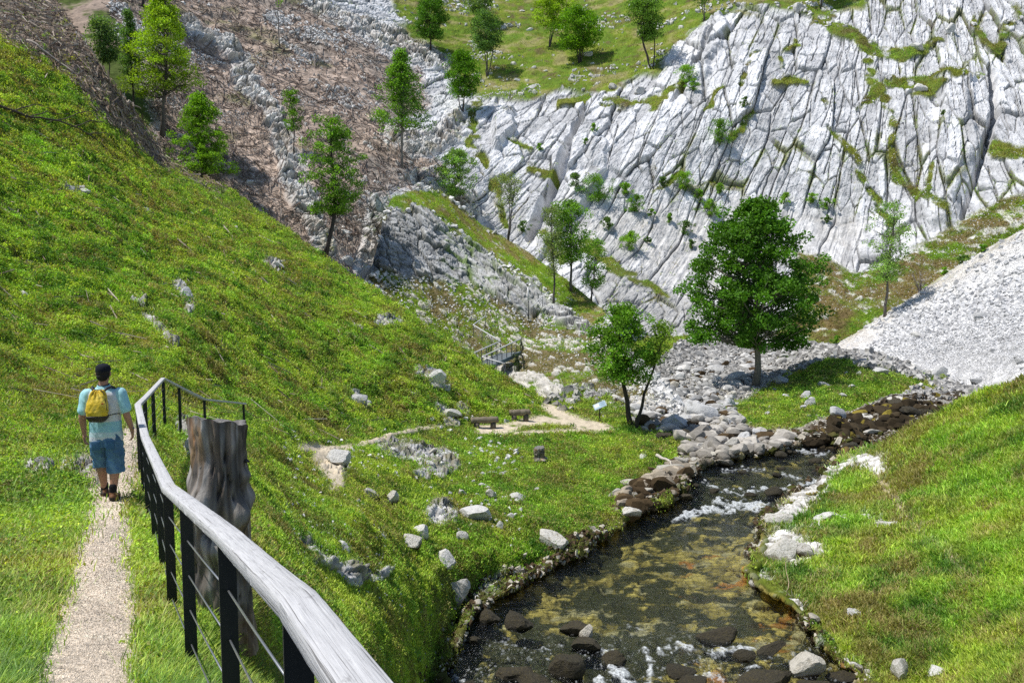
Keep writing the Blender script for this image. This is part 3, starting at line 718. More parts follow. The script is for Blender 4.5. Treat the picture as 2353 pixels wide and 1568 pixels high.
sh = cmix(np.broadcast_to(np.array([.17, .10, .04]), c.shape), [.05, .04, .02], sstep(-.1, .3, mid)); sh = cmix(sh, WHITE * .7, (Qi < .2) * sstep(.45, .2, Q1)); sh = cmix(sh, GRASS * .6, sstep(0, .3, big) * .7)
c = c + (sh - c) * (shore * .9 * (1 - wet))[..., None]
c = np.clip(c, .01, .8)
N_masks = dict(path_near=path_near, grass=grassy * (1 - out * .92) * (1 - stn) * (1 - .6 * shore), debris=debris, far=far, path=path, path2=path2, stony=stony, wet=wet, islet=islet, shore=shore)
N_big = big; N_mid = mid; gate_shore = gate * np.exp(-np.clip(sd - 2, 0, None) / 14.0) * (sd > -16) * sstep(-.15, .3, fbm(g3(WX / 1.9, WY / 1.9), 337, 3))
near = N.finish('meadow_ground', c, M['ground'])
print('near', time.time() - T0)

# ================================================================== grassy bank on the right
R_CTRL = [Z(1720,1318,-9.4),Z(1745,1235,-9.4),Z(1760,1180,-9.35),Z(1810,1148,-9.2),Z(1880,1108,-9.1),Z(1905,1075,-9.0),(1935,1047,44.8),(2000,1028,43.5),(2100,985,41.8),(2200,930,40.3),(2352,868,38.5),(2500,810,37),
 (2352,1000,33.5),(2352,1200,27.5),(2352,1400,23),(2352,1568,20),(2200,1200,29.5),(2200,1400,24.5),(2050,1300,28.5),(2050,1100,37.5),(2050,1500,23.8),Z(1740,1342,-9.45),Z(1805,1375,-9.45),Z(1858,1425,-9.5),Z(1885,1475,-9.55),Z(1935,1525,-9.6),Z(2005,1575,-9.65),Z(2060,1650,-9.7),(2500,1700,16),(2800,1500,17),(2800,1000,26),(2800,750,33),(1900,1300,30.2),(1830,1250,32.2),(1950,1400,26.3),(1950,1180,34.5)]
R = Patch(1716, 2960, 860, [(1716,1330),(1738,1348),(1805,1382),(1850,1425),(1880,1478),(1930,1530),(2000,1585),(2060,1660),(2110,1790),(2960,1790)],
          [(1716,1308),(1726,1290),(1748,1236),(1757,1186),(1806,1148),(1872,1112),(1895,1080),(1930,1049),(2000,1029),(2100,985),(2200,930),(2280,896),(2352,868),(2520,800),(2700,745),(2960,680)], 420, R_CTRL, back=[(.4, .15), (1.5, 1.2), (3, 3.2), (4, 5)])
P0, N0 = R.base(); X, Y = R.X, R.Y
WX, WY, WZ = P0[..., 0], P0[..., 1], P0[..., 2]
wf = fbm(g3(WX / .8, WY / .8), 411, 3); wf2 = fbm(g3(WX / .8, WY / .8), 412, 3)
sdr = poly_sd(RIVER, X, Y)
rk = np.zeros_like(X)
for l_ in ([(1765,1195,18),(1820,1162,30),(1880,1125,24),(1900,1095,12)], [(1755,1262,22),(1785,1235,26),(1830,1262,40),(1875,1268,18)], [(1735,1310,16),(1775,1335,14)], [(1955,1062,14),(2015,1065,26)], [(1895,1088,14),(1955,1072,12)], [(1960,1188,8),(2050,1207,8)], [(1800,1372,10),(1850,1415,10),(1885,1470,10)], [(1940,1520,12),(2000,1570,14)]):
    rk = np.maximum(rk, 1 - sstep(.45, 1.35, line_d(l_, X + wf * 18, Y + wf2 * 14)))
trail = 1 - sstep(.3, 1.4, line_d([(2010,1070,16),(2040,1130,16),(2080,1190,13),(2160,1260,11),(2240,1330,10)], X + wf * 10, Y + wf2 * 8))
sm = fbm(g3(WX / .16, WY / .16, WZ / .16), 421, 4); mid = fbm(g3(WX / .7, WY / .7, WZ / .7), 422, 4); big = fbm(g3(WX / 3, WY / 3, WZ / 3), 423, 4)
Q1, Q2, Qi, Qj, _, _ = worley(g3(WX / .4, WY / .4), 431)
d1 = np.sqrt(np.clip(1 - (Q1 / .65) ** 2, 0, 1))
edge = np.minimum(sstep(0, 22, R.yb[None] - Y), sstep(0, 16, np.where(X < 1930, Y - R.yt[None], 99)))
bd, bcr, _o = blocks(WX + .4 * WY + wf * .2, WY * .8 - .3 * WX + WZ + wf2 * .2, 436, [(.8, .6, .3, .35, .14, .1), (.3, .25, .12, .14, .05, .14)])
disp = (big * .22 + mid * .12 + sm * .05) * edge + rk * (.08 + bd * .6 + .1 * mid)
R.pos = P0 + N0 * disp[..., None]
c = cmix(np.broadcast_to(GRASS * .85, X.shape + (3,)), GRASS_Y, sstep(-.2, .4, big)); dry = sstep(.0, .45, fbm(g3(WX / 1.4, WY / 1.4, WZ / 1.4), 424, 4) + .25 * sstep(1350, 1000, Y) - .05)
c = cmix(c, DRY, dry * .6); c = c * (1 + .4 * sm)[..., None]
c = cmix(c, np.array([.40, .33, .23]), trail * .9)
rc = np.broadcast_to(np.array([.66, .65, .62]), c.shape) * (1 + .3 * sm + .3 * (Qi - .5))[..., None]; rc = cmix(rc, [.12, .1, .06], bcr * .7)
c = c + (rc - c) * sstep(.3, .7, rk + .2 * mid)[..., None]
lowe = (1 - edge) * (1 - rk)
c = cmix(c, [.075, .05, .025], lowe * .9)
R_masks = dict(grass=np.clip(1 - rk - trail * .95, 0, 1) * sstep(.2, .8, edge), dry=dry)
R_big = big
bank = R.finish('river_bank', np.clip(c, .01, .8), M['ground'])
print('bank', time.time() - T0)
# ------------------------------------------------------------------ foliage builders
def unit(v): return v / (np.linalg.norm(v, axis=-1, keepdims=True) + 1e-9)

def leaf_mesh(pos, size, cols, g, up=.5, aspect=.62, fold=True):
    """one small folded leaf per row of pos: two triangles sharing the midrib"""
    n = len(pos)
    nrm = unit(g.normal(size=(n, 3)) + np.array([0, 0, up]))
    t = unit(np.cross(nrm, g.normal(size=(n, 3)))); b = np.cross(nrm, t)
    s = np.asarray(size)[:, None] * (.7 + .6 * g.random((n, 1)))
    tip = pos + t * s * .55; tail = pos - t * s * .5
    lift = nrm * s * (.12 + .1 * g.random((n, 1)))
    l = pos + b * s * aspect * .5 + lift; r = pos - b * s * aspect * .5 + lift
    v = np.stack([tail, l, tip, r], 1).reshape(-1, 3)
    i = np.arange(n)[:, None] * 4
    f = np.concatenate([i + np.array([[0, 2, 1]]), i + np.array([[0, 3, 2]])], 1)
    return v, f.reshape(-1), np.repeat(cols, 4, 0)

def blade_mesh(pos, h, w, cols, g, lean=.5, nrm=None):
    """grass blades: narrow bent strips"""
    n = len(pos)
    d = unit(g.normal(size=(n, 3)) * np.array([1, 1, 0])); side = np.stack([-d[:, 1], d[:, 0], d[:, 2] * 0], -1)
    up = np.array([0, 0, 1.0]) if nrm is None else unit(nrm * .3 + np.array([0, 0, .8]) + g.normal(size=(n, 3)) * .18)
    h = np.asarray(h)[:, None] * (.55 + .8 * g.random((n, 1))); w = np.asarray(w)[:, None] * (.7 + .6 * g.random((n, 1)))
    bend = d * h * lean * g.random((n, 1))
    mid = pos + up * h * .55 + bend * .35; tip = pos + up * h * (1 - .25 * lean * g.random((n, 1))) + bend
    v = np.stack([pos - side * w * .5, pos + side * w * .5, mid - side * w * .4, mid + side * w * .4, tip], 1).reshape(-1, 3)
    i = np.arange(n)[:, None] * 5
    f = np.concatenate([i + np.array([[0, 1, 3]]), i + np.array([[0, 3, 2]]), i + np.array([[2, 3, 4]])], 1)
    c = np.repeat(cols, 5, 0)
    return v, f.reshape(-1), c

def join(parts):
    V = []; F = []; Cc = []; o = 0
    for v, f, c in parts:
        V.append(v); F.append(f + o); Cc.append(c); o += len(v)
    return np.concatenate(V), np.concatenate(F), np.concatenate(Cc)

def palette(p, g, yellow=0.0, dark=0.0, dry=0.0, seed=0, dead=.75):
    """natural turf colours that drift over metres"""
    a = fbm(p / 3.0, 500 + seed, 3); b = fbm(p / .9, 510 + seed, 3); e = fbm(p / 1.5, 520 + seed, 3)
    n = len(p)
    c = np.tile(np.array([.32, .53, .070]), (n, 1))
    c = cmix(c, [.48, .59, .085], sstep(-.25, .35, a + .25 * b + yellow + .25 * g.normal(size=n)))
    c = cmix(c, [.075, .20, .030], sstep(.05, .4, e + dark + .15 * g.normal(size=n)) * .85)
    c = cmix(c, [.45, .37, .17], sstep(.25, .5, b * .8 + dry + .2 * g.normal(size=n)) * .85)
    m_ = fbm(p / 2.1, 530 + seed, 4)
    c = cmix(c, [.30, .22, .095], sstep(.16, .42, m_ + dry + .12 * g.normal(size=n)) * dead)
    return c * 1.18 * (.72 + .5 * g.random((n, 1)))

def tufts(name, patch, n, mask, seed, label, blades=7, hk=(.09, .0016), wk=.0011, spread=.0035, yellow=0, dark=0, dry=0, lean=.6, hmax=.35, stuff='grass', ground=.35):
    g = np.random.default_rng(seed)
    px, py = patch.scatter(n, mask, seed)
    P = patch.at(px, py); Nn = patch.nat(px, py)
    D = np.linalg.norm(P - EYE, axis=1)
    col = palette(P, g, yellow, dark, dry, seed % 7)
    gc = patch.cat(px, py)
    col = lerp(col, np.clip(gc * 1.9, 0, .6), ground * (gc[:, :1] > gc[:, 1:2] * .9))
    P = np.repeat(P, blades, 0); Dn = np.repeat(D, blades); col = np.repeat(col, blades, 0); Nb = np.repeat(Nn, blades, 0)
    off = g.normal(size=P.shape) * (np.clip(spread * Dn, .012, .22))[:, None]
    off -= Nb * np.sum(off * Nb, 1, keepdims=True)
    P = P + off - Nb * .02
    h = np.clip(hk[0] + hk[1] * Dn, .06, hmax); w = np.clip(wk * Dn, .004, .06)
    v, f, c = blade_mesh(P, h, w, col * (.8 + .4 * g.random((len(P), 1))), g, lean, Nb)
    o = mesh_from(name, v, f, 3, M['grass'], False, c)
    return tag(o, label, None, None, 'stuff')

def herbs(name, patch, n, mask, seed, label, leaves=8, lk=.0019, spread=.0048, yellow=0, dark=0, dry=0, lmin=.018, lmax=.11, hgt=.6, ground=.35, colf=None):
    g = np.random.default_rng(seed)
    px, py = patch.scatter(n, mask, seed)
    P = patch.at(px, py); Nn = patch.nat(px, py); D = np.linalg.norm(P - EYE, axis=1)
    col = palette(P, g, yellow, dark, dry, seed % 7) if colf is None else colf(P, g)
    gc = patch.cat(px, py)
    if ground: col = lerp(col, np.clip(gc * 1.9, 0, .6), ground * (gc[:, :1] > gc[:, 1:2] * .9))
    size = np.clip(spread * D, .05, .30) * (.5 + g.random(n))
    P = np.repeat(P, leaves, 0); Dn = np.repeat(D, leaves); Nb = np.repeat(Nn, leaves, 0); S_ = np.repeat(size, leaves)
    col = np.repeat(col, leaves, 0)
    off = g.normal(size=P.shape); off -= Nb * np.sum(off * Nb, 1, keepdims=True)
    hh = g.random(len(P))
    P = P + off * (S_ * .55 * (1.1 - .6 * hh))[:, None] + (Nb * .5 + np.array([0, 0, .5])) * (S_ * hgt * hh)[:, None]
    ls = np.clip(lk * Dn, lmin, lmax)
    v, f, c = leaf_mesh(P, ls, col * (.75 + .5 * g.random((len(P), 1))), g, .7)
    o = mesh_from(name, v, f, 3, M['leaf'], False, c)
    return tag(o, label, None, None, 'stuff')

Xn, Yn = N.X, N.Y
hill = N_masks['grass'] * (1 - N_masks['debris'] * .93) * (Yn < 1790)
N_masks['grass'] = N_masks['grass'] * (1 - sstep(.02, .3, N_masks['path'])) * (1 - N_masks['path_near'])
visR = poly_sd([(1716,1330),(1748,1236),(1806,1148),(1895,1080),(2000,1029),(2352,868),(2600,780),(2600,1800),(2080,1790),(2000,1570),(1858,1425)], Xn, Yn) > 0
hidS = 1.0
hill = hill * visR * (Xn > -200) * (Xn < 2420) * (Yn < 1640)
leftside = (Xn < 1280) * (Yn < np.interp(Xn, [0, 240, 300, 700, 800, 1000, 1280], [1700, 1050, 960, 1010, 1005, 965, 930]))
meadowm = hill * (1 - leftside)
nearm = sstep(16, 8, N.D)
herbs('hillside_herbs', N, 62000, hill * leftside * (1 - nearm) * (.35 + .65 * sstep(-.45, .1, N_big)), 11, 'low leafy plants covering the left hillside', leaves=9, yellow=.04, dry=.07)
tufts('hillside_grass', N, 30000, hill * leftside * (1 - nearm), 12, 'bright green grass growing between the plants of the left hillside', blades=7, yellow=.12)
tufts('meadow_grass', N, 42000, meadowm * (1 - nearm), 13, 'short sunlit grass of the valley meadow', blades=7, hk=(.06, .0011), yellow=.02, ground=.5)
herbs('meadow_herbs', N, 16000, meadowm * (1 - nearm) * (.15 + sstep(-.05, .3, N_mid)), 14, 'small dark leafy plants among the meadow grass', leaves=8, dark=.15, lk=.0017, ground=.3)
# close by the camera: verges of the path
pe = np.clip(1 - np.abs(N_masks['path'] - .25) * 2.2, 0, 1)
tufts('verge_grass', N, 26000, hill * nearm, 15, 'long grass blades on the verges of the footpath', blades=9, hk=(.06, .0042), wk=.0011, spread=.011, yellow=-.05, dark=.10, dry=.0, lean=1.0, hmax=.2, ground=.15)
herbs('verge_herbs', N, 20000, np.clip(hill * nearm + pe * .04 * nearm, 0, 1), 16, 'broad leafy weeds along the edges of the footpath', leaves=9, lk=.0042, spread=.015, lmin=.018, lmax=.07, hgt=.42, dark=.04, yellow=.05, ground=.1)
herbs('hillside_shrublets', N, 4200, hill * leftside * (1 - nearm) * sstep(-.1, .35, N_mid + .3 * N_big), 24, 'taller dark leafy clumps scattered over the left hillside', leaves=40, lk=.0021, spread=.0085, dark=.20, hgt=.8, ground=0)
herbs('hillside_weeds', N, 620, hill * leftside * (1 - nearm) * sstep(0, .3, N_mid), 25, 'tall dark weeds standing out of the left hillside', leaves=70, lk=.0023, spread=.017, dark=.35, hgt=1.0, ground=0)
herbs('meadow_weeds', N, 380, meadowm * (1 - nearm) * sstep(.05, .3, N_mid), 26, 'dark leafy weeds in the valley meadow', leaves=50, lk=.0020, spread=.012, dark=.2, dry=.1, hgt=.8, ground=0)
# right bank
gm_ = R_masks['grass'] * (R.X < 2900) * (R.Y < 1720)
tufts('bank_grass', R, 66000, gm_, 17, 'tall bright grass on the right river bank', blades=8, hk=(.09, .0042), wk=.0010, spread=.0035, yellow=.10, dry=.05, lean=1.0, hmax=.36, ground=.4)
herbs('bank_herbs', R, 21000, gm_ * (.1 + sstep(0, .35, R_big)), 18, 'leafy green plants among the grass of the right bank', leaves=8, dark=-.1, ground=.2)
# valley spur and far turf
tufts('spur_grass', S, 15000, S_masks['ribbon'] + S_masks['lower'] * .6, 19, 'turf on the rocky spur in mid valley', blades=5, hk=(.05, .0009), wk=.0009, yellow=.1, dry=.05, ground=.85, hmax=.18)
herbs('spur_herbs', S, 6000, S_masks['lower'], 20, 'scrubby brown and green plants on the flank of the rocky spur', leaves=7, lk=.0013, spread=.003, dry=.18, ground=.7)
fm = (B_masks['meadow'] + B_masks['turf']) * (B.Y < 760) * (B.Y > -120)
tufts('mountain_grass', B, 20000, fm, 21, 'mountain turf above and between the pale rocks', blades=5, hk=(.05, .0012), wk=.0010, spread=.004, yellow=.0, dry=.12, ground=.8, hmax=.28)
herbs('cliff_scrub', B, 8000, np.clip(B_masks['lowveg'] + .35 * B_masks['turf'], 0, 1), 22, 'low brownish scrub at the foot of the cliff', leaves=7, lk=.0012, spread=.0028, dry=.2, dark=.05, ground=.6)
herbs('cliff_tufts', B, 5200, B_masks['crack'] * (B.Y < 700) * (B.Y > -100), 27, 'small tufts of grass and herbs rooted in the cracks of the cliff', leaves=6, lk=.0011, spread=.0021, dry=.16, dark=.05, ground=0)
print('grass', time.time() - T0)

# ------------------------------------------------------------------ dead twigs and flower heads
def sticks(name, patch, n, mask, seed, label, L=(.4, 2.2), w=.0006, cols=((.36, .31, .26), (.22, .17, .13)), fall=.7):
    g = np.random.default_rng(seed)
    px, py = patch.scatter(n, mask, seed); P = patch.at(px, py); Nn = patch.nat(px, py); D = np.linalg.norm(P - EYE, axis=1)
    down = unit(np.array([0, 0, -1.0]) - Nn * (-Nn[:, 2:3]))
    d = unit(down * fall + g.normal(size=P.shape) * .5); d = unit(d - Nn * np.sum(d * Nn, 1, keepdims=True) * .85)
    ln = (L[0] + (L[1] - L[0]) * g.random(n) ** 2.2)[:, None]; ww = np.clip(w * D, .006, .07)[:, None] * (.5 + g.random((n, 1)))
    s1 = unit(np.cross(d, Nn)); a = P - d * ln / 2 + Nn * .08; b = P + d * ln / 2 + Nn * (.08 + .15 * g.random((n, 1)))
    v = np.stack([a - s1 * ww, a + s1 * ww, a + Nn * ww * 1.6, b - s1 * ww * .5, b + s1 * ww * .5, b + Nn * ww * .8], 1).reshape(-1, 3)
    i = np.arange(n)[:, None] * 6
    f = np.concatenate([i + np.array([[0, 3, 5, 2]]), i + np.array([[1, 2, 5, 4]]), i + np.array([[0, 1, 4, 3]])], 1).reshape(-1)
    t = g.random((n, 1)) ** 1.5
    c = np.repeat(np.array(cols[0]) * t + np.array(cols[1]) * (1 - t), 6, 0)
    return tag(mesh_from(name, v, f, 4, M['bark'], False, c), label, None, None, 'stuff')
sticks('felled_brushwood', B, 9000, B_masks['brown'] * (B.Y > -100), 31, 'dead twigs and brushwood strewn over the brown slope', L=(.5, 3.2), w=.00045, cols=((.42, .37, .33), (.15, .11, .09)))
sticks('hillside_twigs', N, 1500, np.clip(N_masks['debris'] + .03 * hill * leftside * (N.D > 20), 0, 1) * (Xn > -40), 32, 'dry twigs lying on the left hillside', L=(.25, 1.8), w=.00055, cols=((.48, .43, .36), (.2, .15, .11)))
sticks('debris_brush', N, 4200, N_masks['debris'] * (Xn > -200), 34, 'brown brush and dead stems along the top of the left hillside', L=(.2, 1.1), w=.0006, cols=((.42, .35, .28), (.20, .14, .10)), fall=.3)
def spots(name, patch, ctrs, label, col, n=14, rad=16, ls=.0017, seed=40):
    g = np.random.default_rng(seed); V = []
    for (x, y, r) in ctrs:
        V.append(np.stack([x + g.normal(size=n) * r, y + g.normal(size=n) * r * .45], 1))
    V = np.concatenate(V); P = patch.at(V[:, 0], V[:, 1]); Nn = patch.nat(V[:, 0], V[:, 1]); D = np.linalg.norm(P - EYE, axis=1)
    k_ = 6; P = np.repeat(P + Nn * .1, k_, 0); D = np.repeat(D, k_); P = P + g.normal(size=P.shape) * (.0028 * D)[:, None] * np.array([1, 1, .5])
    c = np.tile(np.array(col), (len(P), 1)) * (.75 + .4 * g.random((len(P), 1)))
    v, f, c = leaf_mesh(P, ls * D, c, g, 1.2, .9)
    return tag(mesh_from(name, v, f, 3, M['leaf'], False, c), label, None, None, 'stuff')
spots('bank_flowers', R, [(2000,1180,60),(2150,1100,60),(2250,1000,50),(2200,1350,60),(2050,1420,50),(2300,1200,50),(1960,1300,30)], 'tiny yellow flowers in the grass of the right bank', (.62, .52, .03), n=16, ls=.0009, seed=42)
spots('yellow_spurge', N, [(10,395,12),(45,570,14),(110,625,14),(75,240,12),(180,440,14),(60,265,14),(200,520,12),(625,862,14),(600,890,10),(500,340,6),(160,140,10),(310,400,8),(390,860,8),(560,560,9),(300,770,9)], 'pale yellow flowering spurge dotted over the left hillside', (.44, .46, .05))

# ------------------------------------------------------------------ trees
def prof(kind, t):
    if kind == 'dome': return np.clip(1 - ((t - .26) / .76) ** 2, 0, 1) ** .72 * np.where(t < .3, .82 + .18 * t / .3, 1)
    if kind == 'cone': return np.clip((1 - t) ** .62 * sstep(-.3, .12, t) * 1.12, .02, 1)
    if kind == 'oval': return np.sqrt(np.clip(1 - ((t - .5) / .55) ** 2, 0.02, 1))
    if kind == 'bush': return np.sqrt(np.clip(1 - ((t - .42) / .62) ** 2, 0.05, 1))
    if kind == 'fan': return np.clip(.35 + .75 * t - .6 * np.clip(t - .72, 0, 1) * 2, .1, 1)
    return np.ones_like(t)

def tree(name, label, base, H, lo, Rx, kind, ncl, nlf, ls, clr, col, tr=.16, lean=(0, 0), stems=1, seed=0, group=None, bark=(.16, .14, .12), droop=.0, cat='tree', flat=.6, fork=None, curve=0.0, trunk_col2=None, outer=.45, asym=1.0):
    g = np.random.default_rng(1000 + seed)
    root = empty(name, base, 0, label, cat, group)
    H0 = H
    # trunk(s)
    tb = MB(); trunks = []
    for s_ in range(stems):
        a = g.random() * 6.28; spread = 0 if stems == 1 else (.05 + .10 * g.random()) * H
        n_ = 9; tt = np.linspace(0, 1, n_)
        wob = np.cumsum(g.normal(size=(n_, 2)) * .008 * H, axis=0); wob[0] = 0
        hx = np.stack([lean[0] * H * tt ** 1.2 + curve * H * np.sin(tt * 3.1) + wob[:, 0] + math.cos(a) * spread * tt ** .8 + (.05 * math.cos(a) if stems > 1 else 0),
                       lean[1] * H * tt ** 1.2 + wob[:, 1] + math.sin(a) * spread * tt ** .8, tt * H * .93 * (1 if stems == 1 else .75 + .25 * g.random()) - .25 * (1 - tt)], -1)
        r_ = tr * (1 - tt) ** .8 * (1 if stems == 1 else .7) + .012 * H / 6
        r_[0] *= 1.35
        cc = np.array(bark) * (.85 + .3 * g.random((n_, 1)))
        tb.tube(hx, r_, 8, cc); trunks.append((hx, r_))
    ncl = int(ncl * 1.9); nlf = int(nlf * .85); clr = clr * .86; flat = .42 + .5 * flat; Rx = Rx * 1.02
    # leaf clumps through the crown volume
    ph = g.random() * 6
    t = g.random(ncl) ** 1.05
    t[:3] = [.97, .9, .93]
    ang = g.random(ncl) * 6.283
    u = g.random(ncl) ** outer
    rr = Rx * prof(kind, t) * u * (1 + asym * (.20 * np.sin(2 * ang + ph) + .20 * np.sin(3 * ang + 2 * ph + 6 * t) + .14 * np.sin(5 * ang - ph + 9 * t) + .12 * g.normal(size=ncl)))
    zc = (lo + (1 - lo) * t) * H - clr * .5 * (t > .8)
    axis_x = lean[0] * H * (zc / H) ** 1.2 + curve * H * np.sin(zc / H * 3.1); axis_y = lean[1] * H * (zc / H) ** 1.2
    cx = axis_x + np.cos(ang) * rr; cy = axis_y + np.sin(ang) * rr
    zc = zc - droop * rr
    ctr = np.stack([cx, cy, zc], -1)
    # limbs out to the clumps
    for i in range(ncl):
        hx, r_ = trunks[i % stems]
        z_at = max(lo * H * (.78 + .3 * g.random()), zc[i] - (.3 + .3 * g.random()) * max(rr[i], .15 * H)); z_at = min(z_at, hx[-1, 2] * .97)
        j = np.interp(z_at, hx[:, 2], np.arange(len(hx))); j0 = int(min(j, len(hx) - 2)); fr = j - j0
        p0 = hx[j0] * (1 - fr) + hx[j0 + 1] * fr; r0 = r_[j0] * (1 - fr) + r_[j0 + 1] * fr
        m_ = (p0 + ctr[i]) / 2 + np.array([0, 0, -.06 * rr[i]]) + g.normal(size=3) * .05 * Rx
        br = min(r0 * .5, .010 * np.linalg.norm(ctr[i] - p0) + .006)
        tb.tube([p0, p0 * .35 + m_ * .65, m_ * .35 + ctr[i] * .65, ctr[i]], [br, br * .8, br * .5, br * .22], 4, np.array(bark) * (.8 + .35 * g.random()), caps=False)
    tb.build('trunk', M['bark'], root)
    # leaves
    csz = clr * (.65 + .7 * g.random(ncl))
    k_ = np.maximum(6, (nlf * (csz / clr) ** 2).astype(int))
    own = np.repeat(np.arange(ncl), k_)
    off = g.normal(size=(len(own), 3)); off = off / (np.linalg.norm(off, axis=1)[:, None]) * (g.random((len(own), 1)) ** .45)
    P = ctr[own] + off * csz[own][:, None] * np.array([1, 1, flat])
    tint = (.65 + .7 * g.random(ncl))[own][:, None]
    yl = (g.random(ncl)[own] * .35 + .1)[:, None]
    cc = (np.array(col) * (1 - yl) + np.array(col) * np.array([1.35, 1.18, .8]) * yl) * tint
    v, f, c = leaf_mesh(P, np.full(len(P), ls), cc, g, .8, .72)
    mesh_from('crown', v, f, 3, M['leaf'], False, c, parent=root)
    return root

DG = (.10, .24, .026); MG = (.18, .37, .04); BG = (.23, .44, .036); PG = (.26, .45, .11); YG = (.33, .51, .035); SG = (.26, .35, .14)
def tree_px(patch, px, py, top, wl, wr, lo_y, **kw):
    """a tree rooted at a surveyed spot; heights and widths given on the survey plane"""
    b = patch.at(px, py); D = float(np.dot(b - EYE, FWD)); m = D / FX; cl_ = kw['clr'] * 1.15
    H = (py - top) * m
    kw.setdefault('lean', ((((wl + wr) / 2 - px) * m) / H * .9, 0))
    return tree(base=b, H=H, lo=(py - lo_y) / (py - top) + .55 * cl_ / H, Rx=max((wr - wl) / 2 * m - .62 * cl_, .3 * cl_), **kw)

tree_px(N, 1735, 890, 455, 1562, 1876, 802, name='sycamore_tree', label='large dark green sycamore with a broad dome crown on the grassy islet', kind='dome', ncl=235, nlf=100, ls=.24, clr=.82, col=(.105, .26, .026), tr=.24, seed=1, droop=.04, bark=(.22, .2, .17), flat=.62, outer=.52, asym=.55)
tree_px(N, 1452, 978, 695, 1345, 1500, 880, name='wild_pear_tree', label='leaning forked tree with dark trunk beside the information board', kind='bush', ncl=85, nlf=75, ls=.15, clr=.55, col=MG, tr=.15, seed=2, bark=(.06, .052, .045), curve=-.03, lean=(-.09, 0), flat=.7)
tree_px(S, 1312, 668, 458, 1238, 1366, 610, name='ash_tree', label='tall slender ash in front of the cliff, tallest of three on the spur', kind='oval', ncl=85, nlf=50, ls=.20, clr=.75, col=MG, tr=.13, seed=3, bark=(.13, .12, .11), outer=.6)
tree_px(S, 1272, 705, 478, 1225, 1310, 640, name='willow_tree', label='thin pale willow with a bare lower trunk above the stair railing', kind='oval', ncl=55, nlf=36, ls=.16, clr=.6, col=SG, tr=.10, seed=4, bark=(.13, .115, .1), outer=.7)
tree_px(S, 1358, 690, 545, 1330, 1405, 670, name='young_ash_tree', label='short bushy young tree right of the three on the spur', kind='bush', ncl=45, nlf=36, ls=.17, clr=.55, col=MG, tr=.08, seed=5, lean=(.1, 0), bark=(.1, .09, .08))
tree_px(C, 2033, 728, 462, 1982, 2092, 655, name='birch_tree', label='slender pale green tree at the upper edge of the scree', kind='oval', ncl=85, nlf=34, ls=.17, clr=.6, col=PG, tr=.13, seed=6, bark=(.16, .14, .12), outer=.7, lean=(.03, 0))
tree_px(B, 925, 385, 118, 866, 985, 300, name='beech_tree', label='tall beech with a clean pale trunk between two rock ribs', kind='cone', ncl=120, nlf=52, ls=.23, clr=.85, col=MG, tr=.15, seed=7, droop=.15, bark=(.22, .2, .18), flat=.45)
tree_px(B, 745, 590, 272, 694, 850, 500, name='gnarled_ash_tree', label='gnarled leafy tree with dark twisted trunk at the gully behind the green hill', kind='oval', ncl=125, nlf=46, ls=.2, clr=.6, col=MG, tr=.22, seed=8, bark=(.075, .065, .055), curve=.05, outer=.75)
tree_px(B, 1046, 500, 342, 1003, 1092, 455, name='pale_willow_tree', label='bright pale green willow where the turf ridge begins', kind='oval', ncl=75, nlf=56, ls=.19, clr=.65, col=PG, tr=.09, stems=3, seed=9, bark=(.12, .11, .1))
tree_px(S, 1166, 552, 398, 1118, 1222, 480, name='sparse_willow_tree', label='sparse grey green willow against the rock wall behind the turf ridge', kind='fan', ncl=55, nlf=24, ls=.16, clr=.6, col=SG, tr=.10, stems=2, seed=10, bark=(.1, .09, .08), outer=.7)
tree_px(B, 372, 318, -12, 300, 492, 220, name='larch_tree', label='big bright green tree in tiers above the top of the left hillside', kind='cone', ncl=160, nlf=64, ls=.2, clr=.85, col=YG, tr=.2, seed=11, droop=.1, bark=(.15, .13, .11), flat=.4, lean=(.03, 0))
tree_px(B, 474, 446, 210, 388, 540, 400, name='maple_tree', label='dense bushy maple just behind the crest of the left hillside', kind='cone', ncl=130, nlf=66, ls=.19, clr=.62, col=BG, tr=.15, seed=12, bark=(.11, .1, .09), flat=.5, outer=.6)
tree_px(B, 674, 352, 212, 645, 702, 310, name='small_beech_tree', label='small slim tree standing on the left rock rib', kind='oval', ncl=36, nlf=40, ls=.18, clr=.5, col=MG, tr=.07, seed=13, bark=(.1, .09, .08), lean=(-.02, 0))
tree_px(B, 643, 112, -60, 625, 662, 30, name='bare_pole_tree', label='nearly bare thin tree on the brown slope at the top edge', kind='oval', ncl=9, nlf=26, ls=.24, clr=.7, col=BG, tr=.10, seed=14, bark=(.2, .18, .16))
tree_px(B, 988, 122, -2, 944, 1036, 95, name='dark_beech_tree', label='dark green round tree on the left edge of the upper meadow', kind='bush', ncl=75, nlf=62, ls=.28, clr=.95, col=DG, tr=.16, seed=15, bark=(.07, .06, .05))
tree_px(B, 1118, 174, 28, 1070, 1158, 120, name='meadow_ash_tree', label='upright grey green tree with a shadow on the upper meadow', kind='oval', ncl=75, nlf=52, ls=.25, clr=.85, col=(.15, .29, .08), tr=.12, stems=3, seed=16, bark=(.12, .11, .1))
tree_px(B, 1062, 262, 128, 1016, 1106, 235, name='hazel_bush', label='dense bright green hazel above the grey rocks of the gully', kind='bush', ncl=80, nlf=60, ls=.24, clr=.8, col=(.13, .31, .018), tr=.09, stems=3, seed=17, bark=(.08, .07, .06))
tree_px(B, 1330, 143, 18, 1268, 1384, 118, name='spreading_hazel_tree', label='wide bright green tree with many stems in the middle of the upper meadow', kind='bush', ncl=95, nlf=60, ls=.28, clr=1.0, col=(.18, .38, .02), tr=.13, stems=4, seed=18, bark=(.08, .07, .06))
